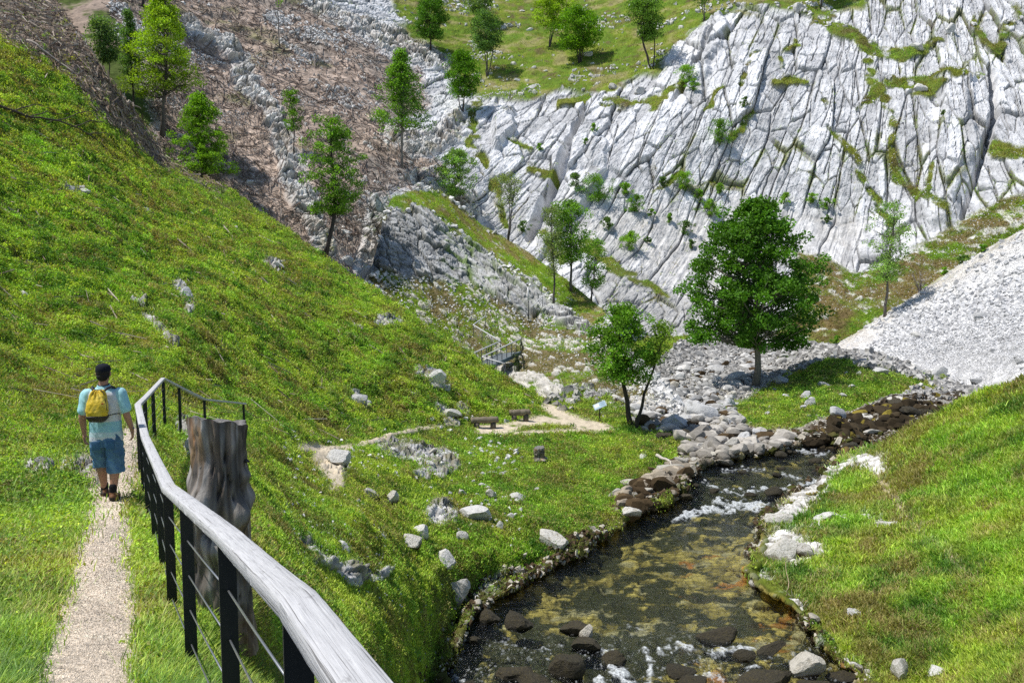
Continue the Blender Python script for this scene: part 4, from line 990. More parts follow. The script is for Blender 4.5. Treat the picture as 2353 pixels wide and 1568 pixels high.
tree_px(B, 1262, 110, -8, 1228, 1322, 70, name='light_hazel_tree', label='pale yellow green tree left behind the wide meadow tree', kind='bush', ncl=65, nlf=50, ls=.3, clr=1.0, col=YG, tr=.12, stems=3, seed=19, bark=(.1, .09, .08))
tree_px(B, 1497, 158, -6, 1415, 1534, 95, name='leaning_ash_tree', label='leaning multi stemmed tree at the upper left corner of the cliff', kind='fan', ncl=95, nlf=52, ls=.26, clr=.95, col=(.16, .31, .05), tr=.13, stems=3, seed=20, bark=(.075, .065, .055), outer=.6)
tree_px(B, 1618, 52, -70, 1566, 1672, 22, name='thin_birch_tree', label='sparse tree above the cliff cut by the top edge', kind='fan', ncl=40, nlf=28, ls=.25, clr=.8, col=(.19, .33, .07), tr=.10, stems=2, seed=21, bark=(.1, .09, .08), lean=(-.1, 0), outer=.7)
tree_px(B, 1100, 58, -40, 1062, 1150, 40, name='distant_ash_tree', label='pale hazy tree at the top edge above the upright meadow tree', kind='oval', ncl=60, nlf=44, ls=.3, clr=1.0, col=(.16, .28, .09), tr=.12, stems=2, seed=22)
tree_px(B, 246, 215, 42, 196, 288, 150, name='grey_willow_tree', label='bluish green tree at the far left behind the hillside', kind='oval', ncl=70, nlf=44, ls=.22, clr=.8, col=(.20, .33, .14), tr=.1, seed=23, stems=2, lean=(-.02, 0))
tree_px(B, 305, 265, 30, 272, 335, 200, name='young_larch_tree', label='soft green conical tree left of the big tiered tree', kind='cone', ncl=75, nlf=44, ls=.18, clr=.6, col=(.15, .29, .08), tr=.09, seed=24, bark=(.09, .08, .07))
tree_px(B, 1886, 20, -120, 1840, 1930, -20, name='cliff_top_tree', label='tree above the cliff whose trunk foot shows at the top edge', kind='oval', ncl=60, nlf=50, ls=.28, clr=.95, col=MG, tr=.13, seed=25, bark=(.1, .09, .08))
tree_px(B, 326, 20, -140, 270, 420, -60, name='edge_larch_tree', label='tree trunk at the top left edge behind the tiered tree', kind='cone', ncl=70, nlf=50, ls=.26, clr=.9, col=MG, tr=.18, seed=26, bark=(.07, .06, .055))
# thin second stem with light leaves leaning from the forked tree
tree_px(N, 1458, 982, 735, 1470, 1560, 850, name='leaning_sapling', label='thin leaning stem with a light crown right of the forked tree', kind='oval', ncl=40, nlf=26, ls=.13, clr=.5, col=(.19, .33, .045), tr=.10, seed=27, lean=(.26, .02), bark=(.06, .052, .045), outer=.7)

SH = [(1375,436,30,'dense round'),(1322,430,17,''),(1436,432,15,''),(1457,468,20,'dark upright'),(1396,514,15,''),(1447,552,22,'wide dark'),(1493,490,9,''),(1525,420,12,''),(1570,417,21,'tall leafy'),(1536,502,11,''),(1570,522,18,''),
      (1633,477,21,'round olive'),(1650,305,28,'broad bright'),(1707,243,11,''),(1582,168,21,'low spreading'),(1591,196,14,''),(1200,520,13,''),(1602,446,10,''),(1655,430,13,''),(1487,552,8,''),(1800,457,13,''),(1900,467,13,''),(1898,503,10,''),(1863,455,12,''),
      (1917,772,10,''),(2162,277,6,''),(1365,300,9,''),(1345,330,7,''),(1590,560,10,''),(1240,340,8,''),(2260,575,9,''),(2210,590,10,''),(2170,612,9,'')]
SL = {'dense round': 'dense round green shrub, largest on the left part of the cliff', 'dark upright': 'dark upright shrub rooted in a crack above the smooth slab', 'wide dark': 'wide grey green bush low on the smooth slab', 'tall leafy': 'tall loose shrub right of the cracks in mid cliff',
      'round olive': 'round olive shrub just left of the sycamore crown', 'broad bright': 'broad bright shrub on its own in the upper cliff', 'low spreading': 'low spreading shrub under the sharp rock fin near the cliff top'}
for i, (px, py, r, kd) in enumerate(SH):
    src = C if (px > 2165 and py > 560) or (px == 1917) else B
    b = src.at(px, py + r * .9); m = float(np.dot(b - EYE, FWD)) / FX; R_ = r * m
    tree('shrub', SL.get(kd, 'small green shrub rooted in a crack of the pale cliff'), b, R_ * 2.0, .08, R_ * .95, 'bush', max(9, int(r * 1.2)), 24 + int(r), .16, R_ * .36, [MG, (.12, .23, .055), BG][i % 3], tr=.04, stems=2, seed=100 + i, cat='shrub', group=None if kd else 'small shrubs on the cliff', lean=(.15 * ((i * 37 % 7) / 3 - 1), -.25), flat=.8, asym=2.0, outer=.8)
print('trees', time.time() - T0)
# ------------------------------------------------------------------ loose rock
def rock_mesh(name, seed, sub=3, cuts=11, rough=.16, long=1.0, rag=0.0):
    bm = bmesh.new(); bmesh.ops.create_icosphere(bm, subdivisions=sub, radius=1)
    g = np.random.default_rng(seed); P = np.array([v.co[:] for v in bm.verts])
    P = P * (1 + rough * 1.5 * fbm(P * .9 + seed * 3.1, 600 + seed, 2)[:, None])
    for _ in range(cuts):
        n = unit(g.normal(size=3)); d = .40 + .42 * g.random()
        q = P @ n; over = np.maximum(q - d, 0); P = P - over[:, None] * n * .96
    P = P * (1 + rough * .8 * fbm(P * 3.2, 620 + seed, 4)[:, None])
    if rag: P = P * (1 + rag * fbm(P * np.array([9, 9, 2.0]), 640 + seed, 4)[:, None])
    P /= np.abs(P).max(0)
    for v, p in zip(bm.verts, P): v.co = p
    me = bpy.data.meshes.new(name); bm.to_mesh(me); bm.free()
    me.polygons.foreach_set('use_smooth', np.ones(len(me.polygons), bool))
    try: me.set_sharp_from_angle(angle=math.radians(24))
    except Exception: pass
    return me

def rock_mat(name, top, dark, low, lvl=(-.35, .15), moss=None, rough=.9, spec=.15, vary=.3):
    t = NT(name); tc = t.n('ShaderNodeTexCoord'); geo = t.n('ShaderNodeNewGeometry'); inf = t.n('ShaderNodeObjectInfo')
    ad = t.n('ShaderNodeVectorMath', operation='ADD'); t.l(tc.outputs['Object'], ad.inputs[0]); cb = t.n('ShaderNodeCombineXYZ')
    for i in range(3): t.l(t.math('MULTIPLY', inf.outputs['Random'], 40 + 13 * i), cb.inputs[i])
    t.l(cb.outputs[0], ad.inputs[1]); V = ad.outputs[0]
    a = t.noise(2.6, 8, .68, V); b = t.noise(9, 5, .7, V)
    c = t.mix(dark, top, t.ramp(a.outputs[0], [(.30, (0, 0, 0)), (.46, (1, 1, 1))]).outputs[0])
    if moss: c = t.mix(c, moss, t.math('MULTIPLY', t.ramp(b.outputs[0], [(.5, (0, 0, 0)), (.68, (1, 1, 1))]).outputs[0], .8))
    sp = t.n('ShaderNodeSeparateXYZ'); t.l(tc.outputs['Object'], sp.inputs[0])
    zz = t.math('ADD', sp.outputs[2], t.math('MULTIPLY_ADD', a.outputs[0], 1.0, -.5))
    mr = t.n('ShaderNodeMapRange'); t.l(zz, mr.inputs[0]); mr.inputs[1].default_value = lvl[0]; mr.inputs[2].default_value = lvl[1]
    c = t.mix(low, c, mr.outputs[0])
    v = t.math('MULTIPLY', t.math('MULTIPLY_ADD', inf.outputs['Random'], vary, 1 - vary * .6), t.math('MULTIPLY_ADD', b.outputs[0], .5, .75))
    h = t.math('ADD', a.outputs[0], t.math('MULTIPLY', b.outputs[0], .4))
    return t.done(t.princ(t.mul(c, v), rough, spec, t.bump(h, .9, .12)).outputs[0])

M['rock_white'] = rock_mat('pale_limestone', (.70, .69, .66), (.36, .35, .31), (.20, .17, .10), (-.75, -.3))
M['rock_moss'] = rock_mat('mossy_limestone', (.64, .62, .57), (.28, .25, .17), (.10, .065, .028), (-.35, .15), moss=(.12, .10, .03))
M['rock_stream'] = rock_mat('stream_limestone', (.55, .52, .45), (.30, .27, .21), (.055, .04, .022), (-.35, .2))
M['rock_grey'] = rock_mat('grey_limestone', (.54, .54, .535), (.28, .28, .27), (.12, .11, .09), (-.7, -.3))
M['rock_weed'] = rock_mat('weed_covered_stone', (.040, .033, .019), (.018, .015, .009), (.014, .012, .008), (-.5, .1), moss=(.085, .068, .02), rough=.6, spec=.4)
RM = {}
for nm, mt in (('white', 'rock_white'), ('moss', 'rock_moss'), ('stream', 'rock_stream'), ('grey', 'rock_grey'), ('weed', 'rock_weed')):
    L_ = []
    for k_ in range(6):
        me = rock_mesh(nm + '_rock_mesh', 700 + k_ + (50 if nm == 'weed' else 0), cuts=4 if nm == 'weed' else 12, rough=.2 if nm == 'weed' else .16, rag=.10 if nm == 'weed' else .0)
        me.materials.append(M[mt]); L_.append(me)
    RM[nm] = L_

def ground_pt(px, py):
    """which surface shows at a surveyed spot (front to back)"""
    for p_ in (R, N, C, S, B):
        yb = np.interp(px, p_.bx, p_.yb); yt = np.interp(px, p_.bx, p_.yt)
        if p_.x0 < px < p_.x0 + (p_.x1 - p_.x0) and yt <= py <= yb:
            return p_, p_.at(px, py)
    return B, B.at(px, py)

def rock(px, py, w, h, kind, label, group=None, seed=0, water=False, name='rock', sink=.34, depth=.85, tilt=.38):
    """px, py: foot of the rock; w, h: its size on the survey plane"""
    g = random.Random(seed * 7919 + int(px * 3 + py))
    p_, P = ground_pt(px, py)
    if water:
        D = float(depth_at_z(px, py, float(water_z(px, py)))); P = unproj(px, py, D)
    m = float(np.dot(P - EYE, FWD)) / FX
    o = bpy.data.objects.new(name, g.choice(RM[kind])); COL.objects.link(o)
    sx, sz = w * m / 2, h * m / 2 * 1.12
    o.scale = (sx, (sx * .65 + sz * .35) * depth * g.uniform(.85, 1.15), sz)
    o.rotation_euler = (g.uniform(-tilt, tilt) * .6, g.uniform(-tilt, tilt), g.choice([0, math.pi]) + g.uniform(-.35, .35))
    o.location = (P[0], P[1] + o.scale[1] * .55, P[2] + sz * (1 - 2 * sink))
    return tag(o, label, 'rock', group)

# boulders one can pick out
for a in [
 (1090,1192,76,50,'white','big white cracked boulder lying in the meadow'), (972,1228,44,40,'white','upright pointed white rock in the meadow grass'), (1022,1300,54,50,'white','white wedge shaped rock above the dark root mound'),
 (1190,1140,42,24,'white','small flat white rock near the middle of the meadow'), (1272,1262,80,44,'moss','white topped boulder with mossy dark underside on the left bank'), (1048,1392,70,84,'moss','dark brown mossy mound hanging over the water on the left bank'),
 (772,1072,70,48,'white','rounded white rock at the end of the lower footpath'), (1000,884,52,46,'white','pale rock jutting from the hillside above the log benches'), (1060,1238,34,28,'moss','mossy brown rock right of the pointed white rock'), (1150,1212,20,26,'white','small upright stone behind the big cracked boulder'),
 (1128,1145,30,30,'moss','brown mossy stump like rock in the meadow'), (948,1252,60,42,'moss','brown tangled mossy mound beside the pointed white rock'), (905,1150,34,46,'moss','left of two mossy brown humps in the stony meadow'), (860,1140,32,44,'moss','right hand mossy hump near the path rock'),
 (1545,1098,76,46,'stream','large flat topped boulder on the stream bank with a dark wet base'), (1470,1122,84,26,'stream','long pale slab resting on the dark left bank'), (1415,1142,44,22,'stream','low pale stone at the left end of the long slab'), (1440,1190,60,40,'moss','mossy green boulder where the left bank meets the rapids'),
 (1606,962,84,50,'grey','large speckled round boulder in the dry stream bed'), (1553,984,74,50,'grey','wide speckled boulder left of the large round one'), (1572,1010,46,34,'weed','black wet boulder cracked in two by the forked tree shade'), (1527,1003,42,30,'weed','smaller black boulder next to the cracked black one'),
 (1690,880,60,36,'grey','dark blocky boulder just left of the sycamore trunk'), (1795,880,40,26,'grey','shaded boulder right behind the sycamore'), (1920,970,54,30,'grey','grey slab at the corner of the grassy islet'), (1865,930,36,24,'white','white stone on the sunny part of the islet'),
 (1862,1552,92,62,'stream','elongated white boulder on dark weed at the lower right water edge'), (2074,1566,66,62,'moss','white boulder with a brown foot on the lower right bank'), (2155,1550,62,42,'white','white boulder in the grass at the bottom of the right bank'), (1968,1414,42,28,'white','small white stone in the middle of the right bank'),
 (1905,1198,60,26,'white','pale weathered root shaped rock lying on the right bank'), (1800,1282,90,60,'moss','pale flaking rock bulging from the right bank edge'), (1855,1276,60,40,'moss','pale rock right of the flaking bank rock'), (1790,1205,70,40,'moss','brown mossy rock nose at the right end of the rapids'), (1742,1345,36,30,'moss','pale crumbly stone low on the right bank'),
 (797,608,44,34,'white','square white boulder in the dark gully behind the green hill'), (2240,890,70,30,'grey','broad grey boulder at the foot of the scree beside the right bank'), (2160,870,50,34,'grey','blocky boulder at the lower edge of the scree'), (2100,850,44,26,'white','pale boulder where scree meets the islet'),
 (2020,858,46,26,'grey','grey rock at the left foot of the scree'), (1985,842,40,30,'moss','brownish rock between cliff foot and scree'), (1470,205,30,24,'white','isolated pale slab on the upper meadow edge'), (1352,130,26,18,'white','pale stone in the shade of the wide meadow tree'), (1410,208,24,24,'moss','rounded brown boulder on the upper meadow'),
 (2185,80,24,30,'white','loose pale block perched at the upper right of the cliff'), (2110,115,56,24,'white','tilted flat slab leaning on the upper right ledge'), (1840,25,34,30,'white','square block on the cliff rim left of the tree shadow'), (2118,212,34,30,'white','pale block under the right hand ledge'),
 (190,445,34,18,'white','pale rock high on the left hillside'), (160,430,26,16,'white','smaller pale stone left of the high hillside rock'), (420,690,36,40,'grey','weathered rock streak in the middle of the left hillside'), (820,752,26,14,'grey','low rock near the crest of the hillside'), (825,925,40,30,'grey','slanting grey rock on the hillside left of the benches'),
 (90,1085,50,28,'grey','low grey rocks on the slope left of the hiker'), (195,1092,52,22,'grey','pale stone beside the path left of the hiker'), (430,985,56,44,'moss','mottled rock behind the stump beyond the railing'), (432,1045,22,40,'white','thin pale rock splinter below the railing corner'), (1037,965,46,30,'moss','dark fissured rock just left of the front bench'),
 (640,612,34,20,'moss','brown stump like rock near the hill crest'), (1345,1468,34,44,'stream','reddish pointed stone sticking out of the rapids'), (1490,920,60,34,'grey','grey boulder at the foot of the bare rock ramp'), (1640,1052,40,24,'stream','pale stone at the head of the pool'),
]:
    rock(*a, seed=1, water=(a[5].startswith(('elongated', 'reddish'))))
# rocks of one kind that nothing tells apart
g = random.Random(5)
def field(n, poly, wr, kinds, label, group, water=False, hk=.62, seed=0, pw=2.0):
    xs = [p[0] for p in poly]; ys = [p[1] for p in poly]; k_ = 0; tries = 0
    while k_ < n and tries < n * 40:
        tries += 1
        x = g.uniform(min(xs), max(xs)); y = g.uniform(min(ys), max(ys))
        if float(poly_sd(poly, np.array([x]), np.array([y]))[0]) > 0: continue
        w = wr[0] + (wr[1] - wr[0]) * g.random() ** pw
        rock(x, y, w, w * hk * g.uniform(.7, 1.2), g.choice(kinds), label, group, seed=seed + k_, water=water); k_ += 1
field(46, [(1460,905),(1540,880),(1600,850),(1680,830),(1700,900),(1690,960),(1720,1000),(1790,1010),(1700,1030),(1620,1030),(1590,1000),(1500,960)], (16, 52), ['grey', 'grey', 'stream'], 'grey limestone boulder in the dry stream bed', 'boulders in the dry stream bed', seed=100)
field(30, [(1590,1000),(1700,985),(1830,990),(1850,1010),(1780,1025),(1640,1050),(1580,1090),(1500,1140),(1440,1170),(1450,1130),(1540,1080)], (14, 46), ['stream', 'stream', 'moss', 'weed'], 'brown and cream stone along the stream edge', 'stones along the stream edge', seed=300)
field(24, [(1840,1010),(1900,975),(1980,945),(2080,920),(2200,915),(2100,985),(1930,1040),(1880,1050)], (22, 70), ['weed', 'weed', 'weed', 'moss'], 'dark weed covered stone of the side stream', 'dark stones of the side stream', seed=400, hk=.45)
field(14, [(1480,1130),(1560,1120),(1640,1060),(1880,1030),(1890,1090),(1800,1140),(1700,1160),(1560,1160)], (22, 64), ['weed'], 'dark wet stone breaking the rapids', 'dark stones in the rapids', water=True, hk=.45, seed=500)
for i, (x, y, w, h) in enumerate([(1120,1425,60,34),(1185,1440,84,44),(1330,1458,90,40),(1345,1492,74,34),(1408,1525,70,40),(1180,1562,96,54),(1308,1550,96,70),(1245,1590,120,44),(1650,1468,104,44),(1715,1512,66,24),(1560,1552,90,26),(1775,1500,80,26),(1760,1575,150,44),(1945,1560,90,40),(1880,1585,90,36),(1600,1585,96,28),(1090,1478,50,20),(1060,1590,70,36)]):
    rock(x, y, w, h, 'weed', 'shaggy dark weed covered stone in the foaming water', 'weed covered stones in the near rapids', seed=600 + i, water=True, sink=.42)
field(28, [(860,1010),(1060,1030),(1150,1080),(1240,1120),(1300,1150),(1200,1200),(1000,1130),(880,1070)], (7, 26), ['white', 'white', 'moss'], 'white stone scattered in the stony meadow', 'white stones in the stony meadow', seed=700)
field(12, [(1100,1330),(1300,1275),(1420,1190),(1450,1180),(1380,1240),(1200,1330),(1100,1370)], (10, 30), ['moss', 'stream', 'moss'], 'stone at the water line of the left bank', 'stones at the left water line', seed=760)
field(14, [(1750,900),(1950,850),(2080,870),(2080,910),(1950,945),(1830,980),(1760,960)], (9, 34), ['white', 'white', 'grey'], 'pale stone lying on the grassy islet', 'pale stones on the islet', seed=800)
field(22, [(2050,800),(2250,720),(2400,700),(2400,850),(2240,890),(2130,880),(2060,840)], (10, 40), ['grey', 'white', 'grey'], 'grey block in the coarse lower scree', 'blocks in the lower scree', seed=850)
field(16, [(1060,150),(1200,110),(1400,150),(1460,180),(1300,215),(1120,200)], (6, 22), ['white'], 'white stone on the upper meadow', 'white stones on the upper meadow', seed=900, pw=3)
field(10, [(1060,0),(1560,0),(1500,90),(1200,90)], (6, 22), ['white'], 'white stone high on the upper meadow', 'white stones high on the upper meadow', seed=950, pw=3)
print('rocks', time.time() - T0)

# rubble nobody could count: small angular stones as one mesh per slope
def rubble(name, patch, n, mask, seed, label, size, tone, pw=3.0, matname='scree'):
    g = np.random.default_rng(seed)
    px, py = patch.scatter(n, mask, seed); P = patch.at(px, py); Nn = patch.nat(px, py)
    base = np.array([(x, y, z) for x in (-1, 1) for y in (-1, 1) for z in (-1, 1)], float)
    fc = np.array([(0, 1, 3, 2), (4, 6, 7, 5), (0, 4, 5, 1), (2, 3, 7, 6), (0, 2, 6, 4), (1, 5, 7, 3)])
    s_ = size[0] + (size[1] - size[0]) * g.random(n) ** pw
    if np.ndim(size[1]) == 0 and len(size) > 2: s_ *= size[2](px, py)
    sc = s_[:, None] * np.stack([.6 + .7 * g.random(n), .5 + .6 * g.random(n), .3 + .45 * g.random(n)], 1) * .5
    q = unit(g.normal(size=(n, 4))); q[:, :3] *= .6; q = unit(q)
    x, y, z, w = q.T
    Rm = np.stack([1 - 2 * (y * y + z * z), 2 * (x * y - z * w), 2 * (x * z + y * w), 2 * (x * y + z * w), 1 - 2 * (x * x + z * z), 2 * (y * z - x * w), 2 * (x * z - y * w), 2 * (y * z + x * w), 1 - 2 * (x * x + y * y)], -1).reshape(n, 3, 3)
    V = base[None] * (.45 + .75 * g.random((n, 8, 3))) * sc[:, None, :]
    V = np.einsum('nij,nkj->nki', Rm, V) + P[:, None] + Nn[:, None] * (sc[:, None, 2:3] * .25)
    F = fc[None] + (np.arange(n) * 8)[:, None, None]
    t = tone(g, n, px, py)
    return tag(mesh_from(name, V.reshape(-1, 3), F.reshape(-1), 4, M[matname], False, np.repeat(t, 8, 0)), label, None, None, 'stuff')
def tone_white(g, n, px, py): return np.array([.68, .675, .665]) * (.70 + .45 * g.random((n, 1)))
def tone_grey(g, n, px, py): return np.array([.66, .66, .665]) * (.68 + .42 * g.random((n, 1)))
def tone_cream(g, n, px, py):
    up_s = sstep(960, 900, py)[:, None]
    t = (np.array([.52, .48, .40]) * (1 - up_s) + np.array([.52, .51, .49]) * up_s) * (.35 + .7 * g.random((n, 1))); k_ = g.random((n, 1)) < .25 * (1 - up_s)
    return np.where(k_, np.array([.08, .06, .04]), t)
cmask = (C.X < 2420) * (1 - C_masks['veg'])
rubble('scree_stones', C, 12000, cmask * (.015 + C_masks['coarse'] ** 2), 51, 'grey broken stones lying over the lower scree', (.08, .55), tone_grey, 3.6)
rubble('scree_grit', C, 26000, cmask, 52, 'fine pale grit of the scree', (.04, .12), tone_white, 2)
rubble('bed_rubble', N, 15000, (N_masks['stony'] + .22 * N_masks['shore']) * (N.Y > 770) * (N.X < 2300) * visR, 53, 'cobbles filling the dry stream bed between the boulders', (.08, .75), tone_cream, 3.0)
rubble('meadow_rubble', N, 520, np.clip(.05 * hill * (N.X > 640) * (N.X < 1200) * (N.Y > 960) * (N.D > 14) * sstep(.0, .35, N_big + .3) + 0 * N_masks['path2'], 0, 1) * (1 - .9 * N_masks['path2']) * (1 - N_masks['wet']), 54, 'small white stones scattered in the meadow turf', (.04, .30), tone_white, 3)
rubble('slope_rubble', B, 9000, np.clip(B_masks['brown'] * sstep(.0, .4, np.roll(mask_patchy, 0)) + .25 * B_masks['meadow'] * sstep(.1, .4, mask_patchy) + .4 * B_masks['lowveg'], 0, 1) * (B.Y > -100) * (B.Y < 720), 55, 'pale stones strewn over the brown slope and upper meadow', (.12, 1.1), tone_white, 4)
rubble('spur_rubble', S, 5200, S_masks['lower'] * .35 + (1 - S_masks['lower']) * (1 - S_masks['rock']) * (1 - S_masks['ribbon']), 56, 'pale broken stones on the flank of the rocky spur', (.08, .6), tone_white, 3.5)
def tone_bank(g, n, px, py):
    t = np.array([.085, .06, .034]) * (.4 + .9 * g.random((n, 1))); k_ = g.random((n, 1)); t = np.where(k_ < .22, np.array([.52, .48, .40]) * (.6 + .5 * g.random((n, 1))), t); return np.where(k_ > .7, np.array([.07, .075, .02]), t)
rubble('bank_rubble', N, 4200, gate_shore * visR * (N.Y > 985), 58, 'brown mossy stones lining the water edge', (.06, .42), tone_bank, 2.4)
def pebble_tone(g, n, px, py): return np.array([.74, .64, .52]) * (.82 + .42 * g.random((n, 1)))
rubble('path_gravel', N, 20000, np.clip(N_masks['path'], 0, 1) * (N.Y < 1660), 57, 'pale crushed gravel on the footpath', (.006, .022), pebble_tone, 2.2)
# rounded cobbles and boulders too many to count
def cobbles(name, patch, n, mask, seed, label, size, tone, pw=2.5):
    g = np.random.default_rng(seed)
    px, py = patch.scatter(n, mask, seed); P = patch.at(px, py)
    bm = bmesh.new(); bmesh.ops.create_icosphere(bm, subdivisions=2, radius=1); base = np.array([v.co[:] for v in bm.verts]); fc = np.array([[v.index for v in f.verts] for f in bm.faces]); bm.free()
    shapes = []
    for k_ in range(7):
        q = base * (1 + .32 * fbm(base * 1.1 + k_ * 7, 680 + k_, 2)[:, None])
        for _ in range(9):
            nn_ = unit(g.normal(size=3)); d = .5 + .35 * g.random(); o_ = np.maximum(q @ nn_ - d, 0); q = q - o_[:, None] * nn_ * .9
        shapes.append(q * (1 + .10 * fbm(q * 3, 690 + k_, 3)[:, None]))
    shapes = np.array(shapes)[g.integers(0, 7, n)]
    s_ = (size[0] + (size[1] - size[0]) * g.random(n) ** pw) * .5
    sc = s_[:, None] * np.stack([.8 + .6 * g.random(n), .7 + .5 * g.random(n), .5 + .35 * g.random(n)], 1)
    a = g.random(n) * 6.283; ca, sa = np.cos(a)[:, None], np.sin(a)[:, None]
    V = shapes * sc[:, None, :]; tz = (g.random(n) - .5)[:, None] * .6; V[..., 2] += V[..., 0] * tz
    V = np.stack([V[..., 0] * ca - V[..., 1] * sa, V[..., 0] * sa + V[..., 1] * ca, V[..., 2]], -1) + P[:, None] + np.array([0, 0, 1.0]) * (sc[:, None, 2:3] * .35)
    t = np.repeat(tone(g, n, px, py), base.shape[0], 0).reshape(n, -1, 3)
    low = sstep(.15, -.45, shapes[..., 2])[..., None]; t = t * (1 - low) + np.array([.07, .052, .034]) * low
    t = t * (1 + .35 * fbm(V * 5, 695, 2)[..., None])
    F = fc[None] + (np.arange(n) * base.shape[0])[:, None, None]
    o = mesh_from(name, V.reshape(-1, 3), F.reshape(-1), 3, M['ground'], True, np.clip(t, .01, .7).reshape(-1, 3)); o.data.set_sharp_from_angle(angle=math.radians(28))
    return tag(o, label, None, None, 'stuff')
def tone_bed(g, n, px, py):
    k_ = g.random((n, 1)); lowp = sstep(930, 1010, py)[:, None] * .5 + .5 * sstep(1030, 1090, py)[:, None]
    t = (np.array([.50, .495, .48]) * (1 - lowp) + np.array([.36, .31, .24]) * lowp) * (.5 + .65 * g.random((n, 1)))
    return np.where(k_ < .12 + .55 * sstep(1040, 1120, py)[:, None], np.array([.075, .052, .028]) * (.6 + .8 * g.random((n, 1))), t)
bedm = (poly_sd([(1430,930),(1500,890),(1560,850),(1620,800),(1760,790),(1880,800),(1790,850),(1720,890),(1690,940),(1720,1005),(1820,1005),(1840,1030),(1700,1055),(1640,1070),(1590,1105),(1530,1150),(1440,1180),(1400,1190),(1430,1140),(1520,1075),(1570,1030),(1560,995),(1480,990)], Xn, Yn) < 0) * 1.0
cobbles('bed_cobbles', N, 1900, bedm * visR * (1 - sstep(1040, 1060, N.Y) * sstep(.2, -.15, fbm(g3(N.X / 60, N.Y / 30), 338, 3))), 61, 'rounded grey and cream cobbles of the dry stream bed and the left stream margin', (.20, 1.25), tone_bed, 3.4)
darkm = (poly_sd([(1840,1015),(1900,975),(1980,945),(2080,915),(2230,915),(2200,940),(2100,985),(1930,1045),(1880,1050)], Xn, Yn) < 0) * 1.0
def tone_dark(g, n, px, py): return np.where(g.random((n, 1)) < .12, np.array([.20, .16, .03]), np.array([.045, .034, .02])) * (.5 + .9 * g.random((n, 1)))
cobbles('side_stream_stones', N, 420, darkm, 62, 'dark weed covered stones filling the bed of the side stream', (.25, 1.2), tone_dark, 2.2)
edgem = gate_shore * visR * (N.Y > 1060)
cobbles('water_edge_stones', N, 330, edgem, 63, 'half sunk brown stones along both water edges of the pool', (.12, .6), tone_bank, 3.0)
print('rubble', time.time() - T0)
# ------------------------------------------------------------------ the stream
wx = np.linspace(950, 2120, 720); wy = np.linspace(1800, 985, 560)
WXg, WYg = np.meshgrid(wx, wy)
zz = water_z(WXg, WYg)
Pw = unproj(WXg, WYg, depth_at_z(WXg, WYg, zz))
a1 = fbm(g3(Pw[..., 0] / .55, Pw[..., 1] / .9), 801, 4); a2 = fbm(g3(Pw[..., 0] / .22, Pw[..., 1] / .28), 802, 3); a3 = fbm(g3(Pw[..., 0] / 1.6, Pw[..., 1] / 2.2), 803, 3)
rap = np.clip(np.maximum.reduce([sstep(1410, 1500, WYg) * .9, (1 - sstep(1170, 1205, WYg)) * sstep(1075, 1100, WYg), .5 * (1 - sstep(1080, 1100, WYg))]), 0, 1)
foam = np.zeros_like(WXg)
for l_, s_ in (([(1555,1192,5),(1590,1180,10),(1640,1170,9),(1680,1172,6)], 1), ([(1640,1150,6),(1690,1158,9),(1735,1168,11),(1765,1160,7)], 1), ([(1690,1135,4),(1740,1126,5),(1800,1124,5),(1850,1112,5),(1870,1105,3)], .9), ([(1620,1108,4),(1650,1125,6),(1690,1130,4)], .8),
               ([(1655,1085,3),(1700,1078,4),(1750,1082,3)], .6), ([(1830,1036,4),(1870,1040,4)], .8), ([(1800,1092,4),(1840,1100,4)], .6), ([(1880,1046,4),(1905,1038,4)], .6),
               ([(1390,1500,8),(1420,1540,14),(1450,1580,18)], .9), ([(1370,1560,10),(1390,1590,14)], .8), ([(1520,1500,10),(1560,1480,8),(1610,1500,10)], .7), ([(1590,1560,10),(1630,1545,10),(1660,1560,8)], .7), ([(1640,1500,8),(1700,1490,9),(1750,1478,7)], .75), ([(1480,1490,8),(1500,1530,10),(1480,1580,14)], .7), ([(1240,1500,5),(1290,1480,5)], .4), ([(1310,1575,10),(1340,1590,12)], .7), ([(1160,1500,5),(1110,1520,5)], .35), ([(1050,1560,8),(1100,1590,8)], .4), ([(1700,1545,8),(1740,1530,6)], .6), ([(1440,1440,4),(1500,1450,5)], .35)):
    foam = np.maximum(foam, s_ * (1 - sstep(.3, 1.6, line_d(l_, WXg + a1 * 16, WYg + a2 * 8))))
spk = fbm(g3(Pw[..., 0] / .09, Pw[..., 1] / .14), 804, 3)
foam = .95 * sstep(.18, .85, foam * (.75 + .9 * a2 + .7 * spk)) + rap * .45 * sstep(.42, .62, spk + .25 * a1) * sstep(1400, 1500, WYg)  # foam, plus white specks painting sun sparkles into the near rapids
foam = np.clip(foam, 0, 1)
zz = zz + a1 * (.014 + .07 * rap) + a2 * (.003 + .03 * rap) + foam * .03
Pw[..., 2] = zz
sdw = poly_sd(RIVER, WXg, WYg)
idx = np.arange(Pw.shape[0] * Pw.shape[1]).reshape(Pw.shape[:2])
keep = (sdw < 44)
kq = keep[:-1, :-1] & keep[1:, 1:]
F = np.stack([idx[:-1, :-1], idx[:-1, 1:], idx[1:, 1:], idx[1:, :-1]], -1)[kq]
t = NT('stream_water'); geo = t.n('ShaderNodeNewGeometry')
fa = t.attr('foam'); ra = t.attr('rapid')
mpw = t.n('ShaderNodeMapping'); mpw.inputs['Scale'].default_value = (1, .55, 1); mpw.inputs['Rotation'].default_value = (0, 0, .35); t.l(geo.outputs['Position'], mpw.inputs['Vector'])
n1 = t.noise(3.2, 6, .62, mpw.outputs[0]); n2 = t.noise(11, 4, .6, geo.outputs['Position'])
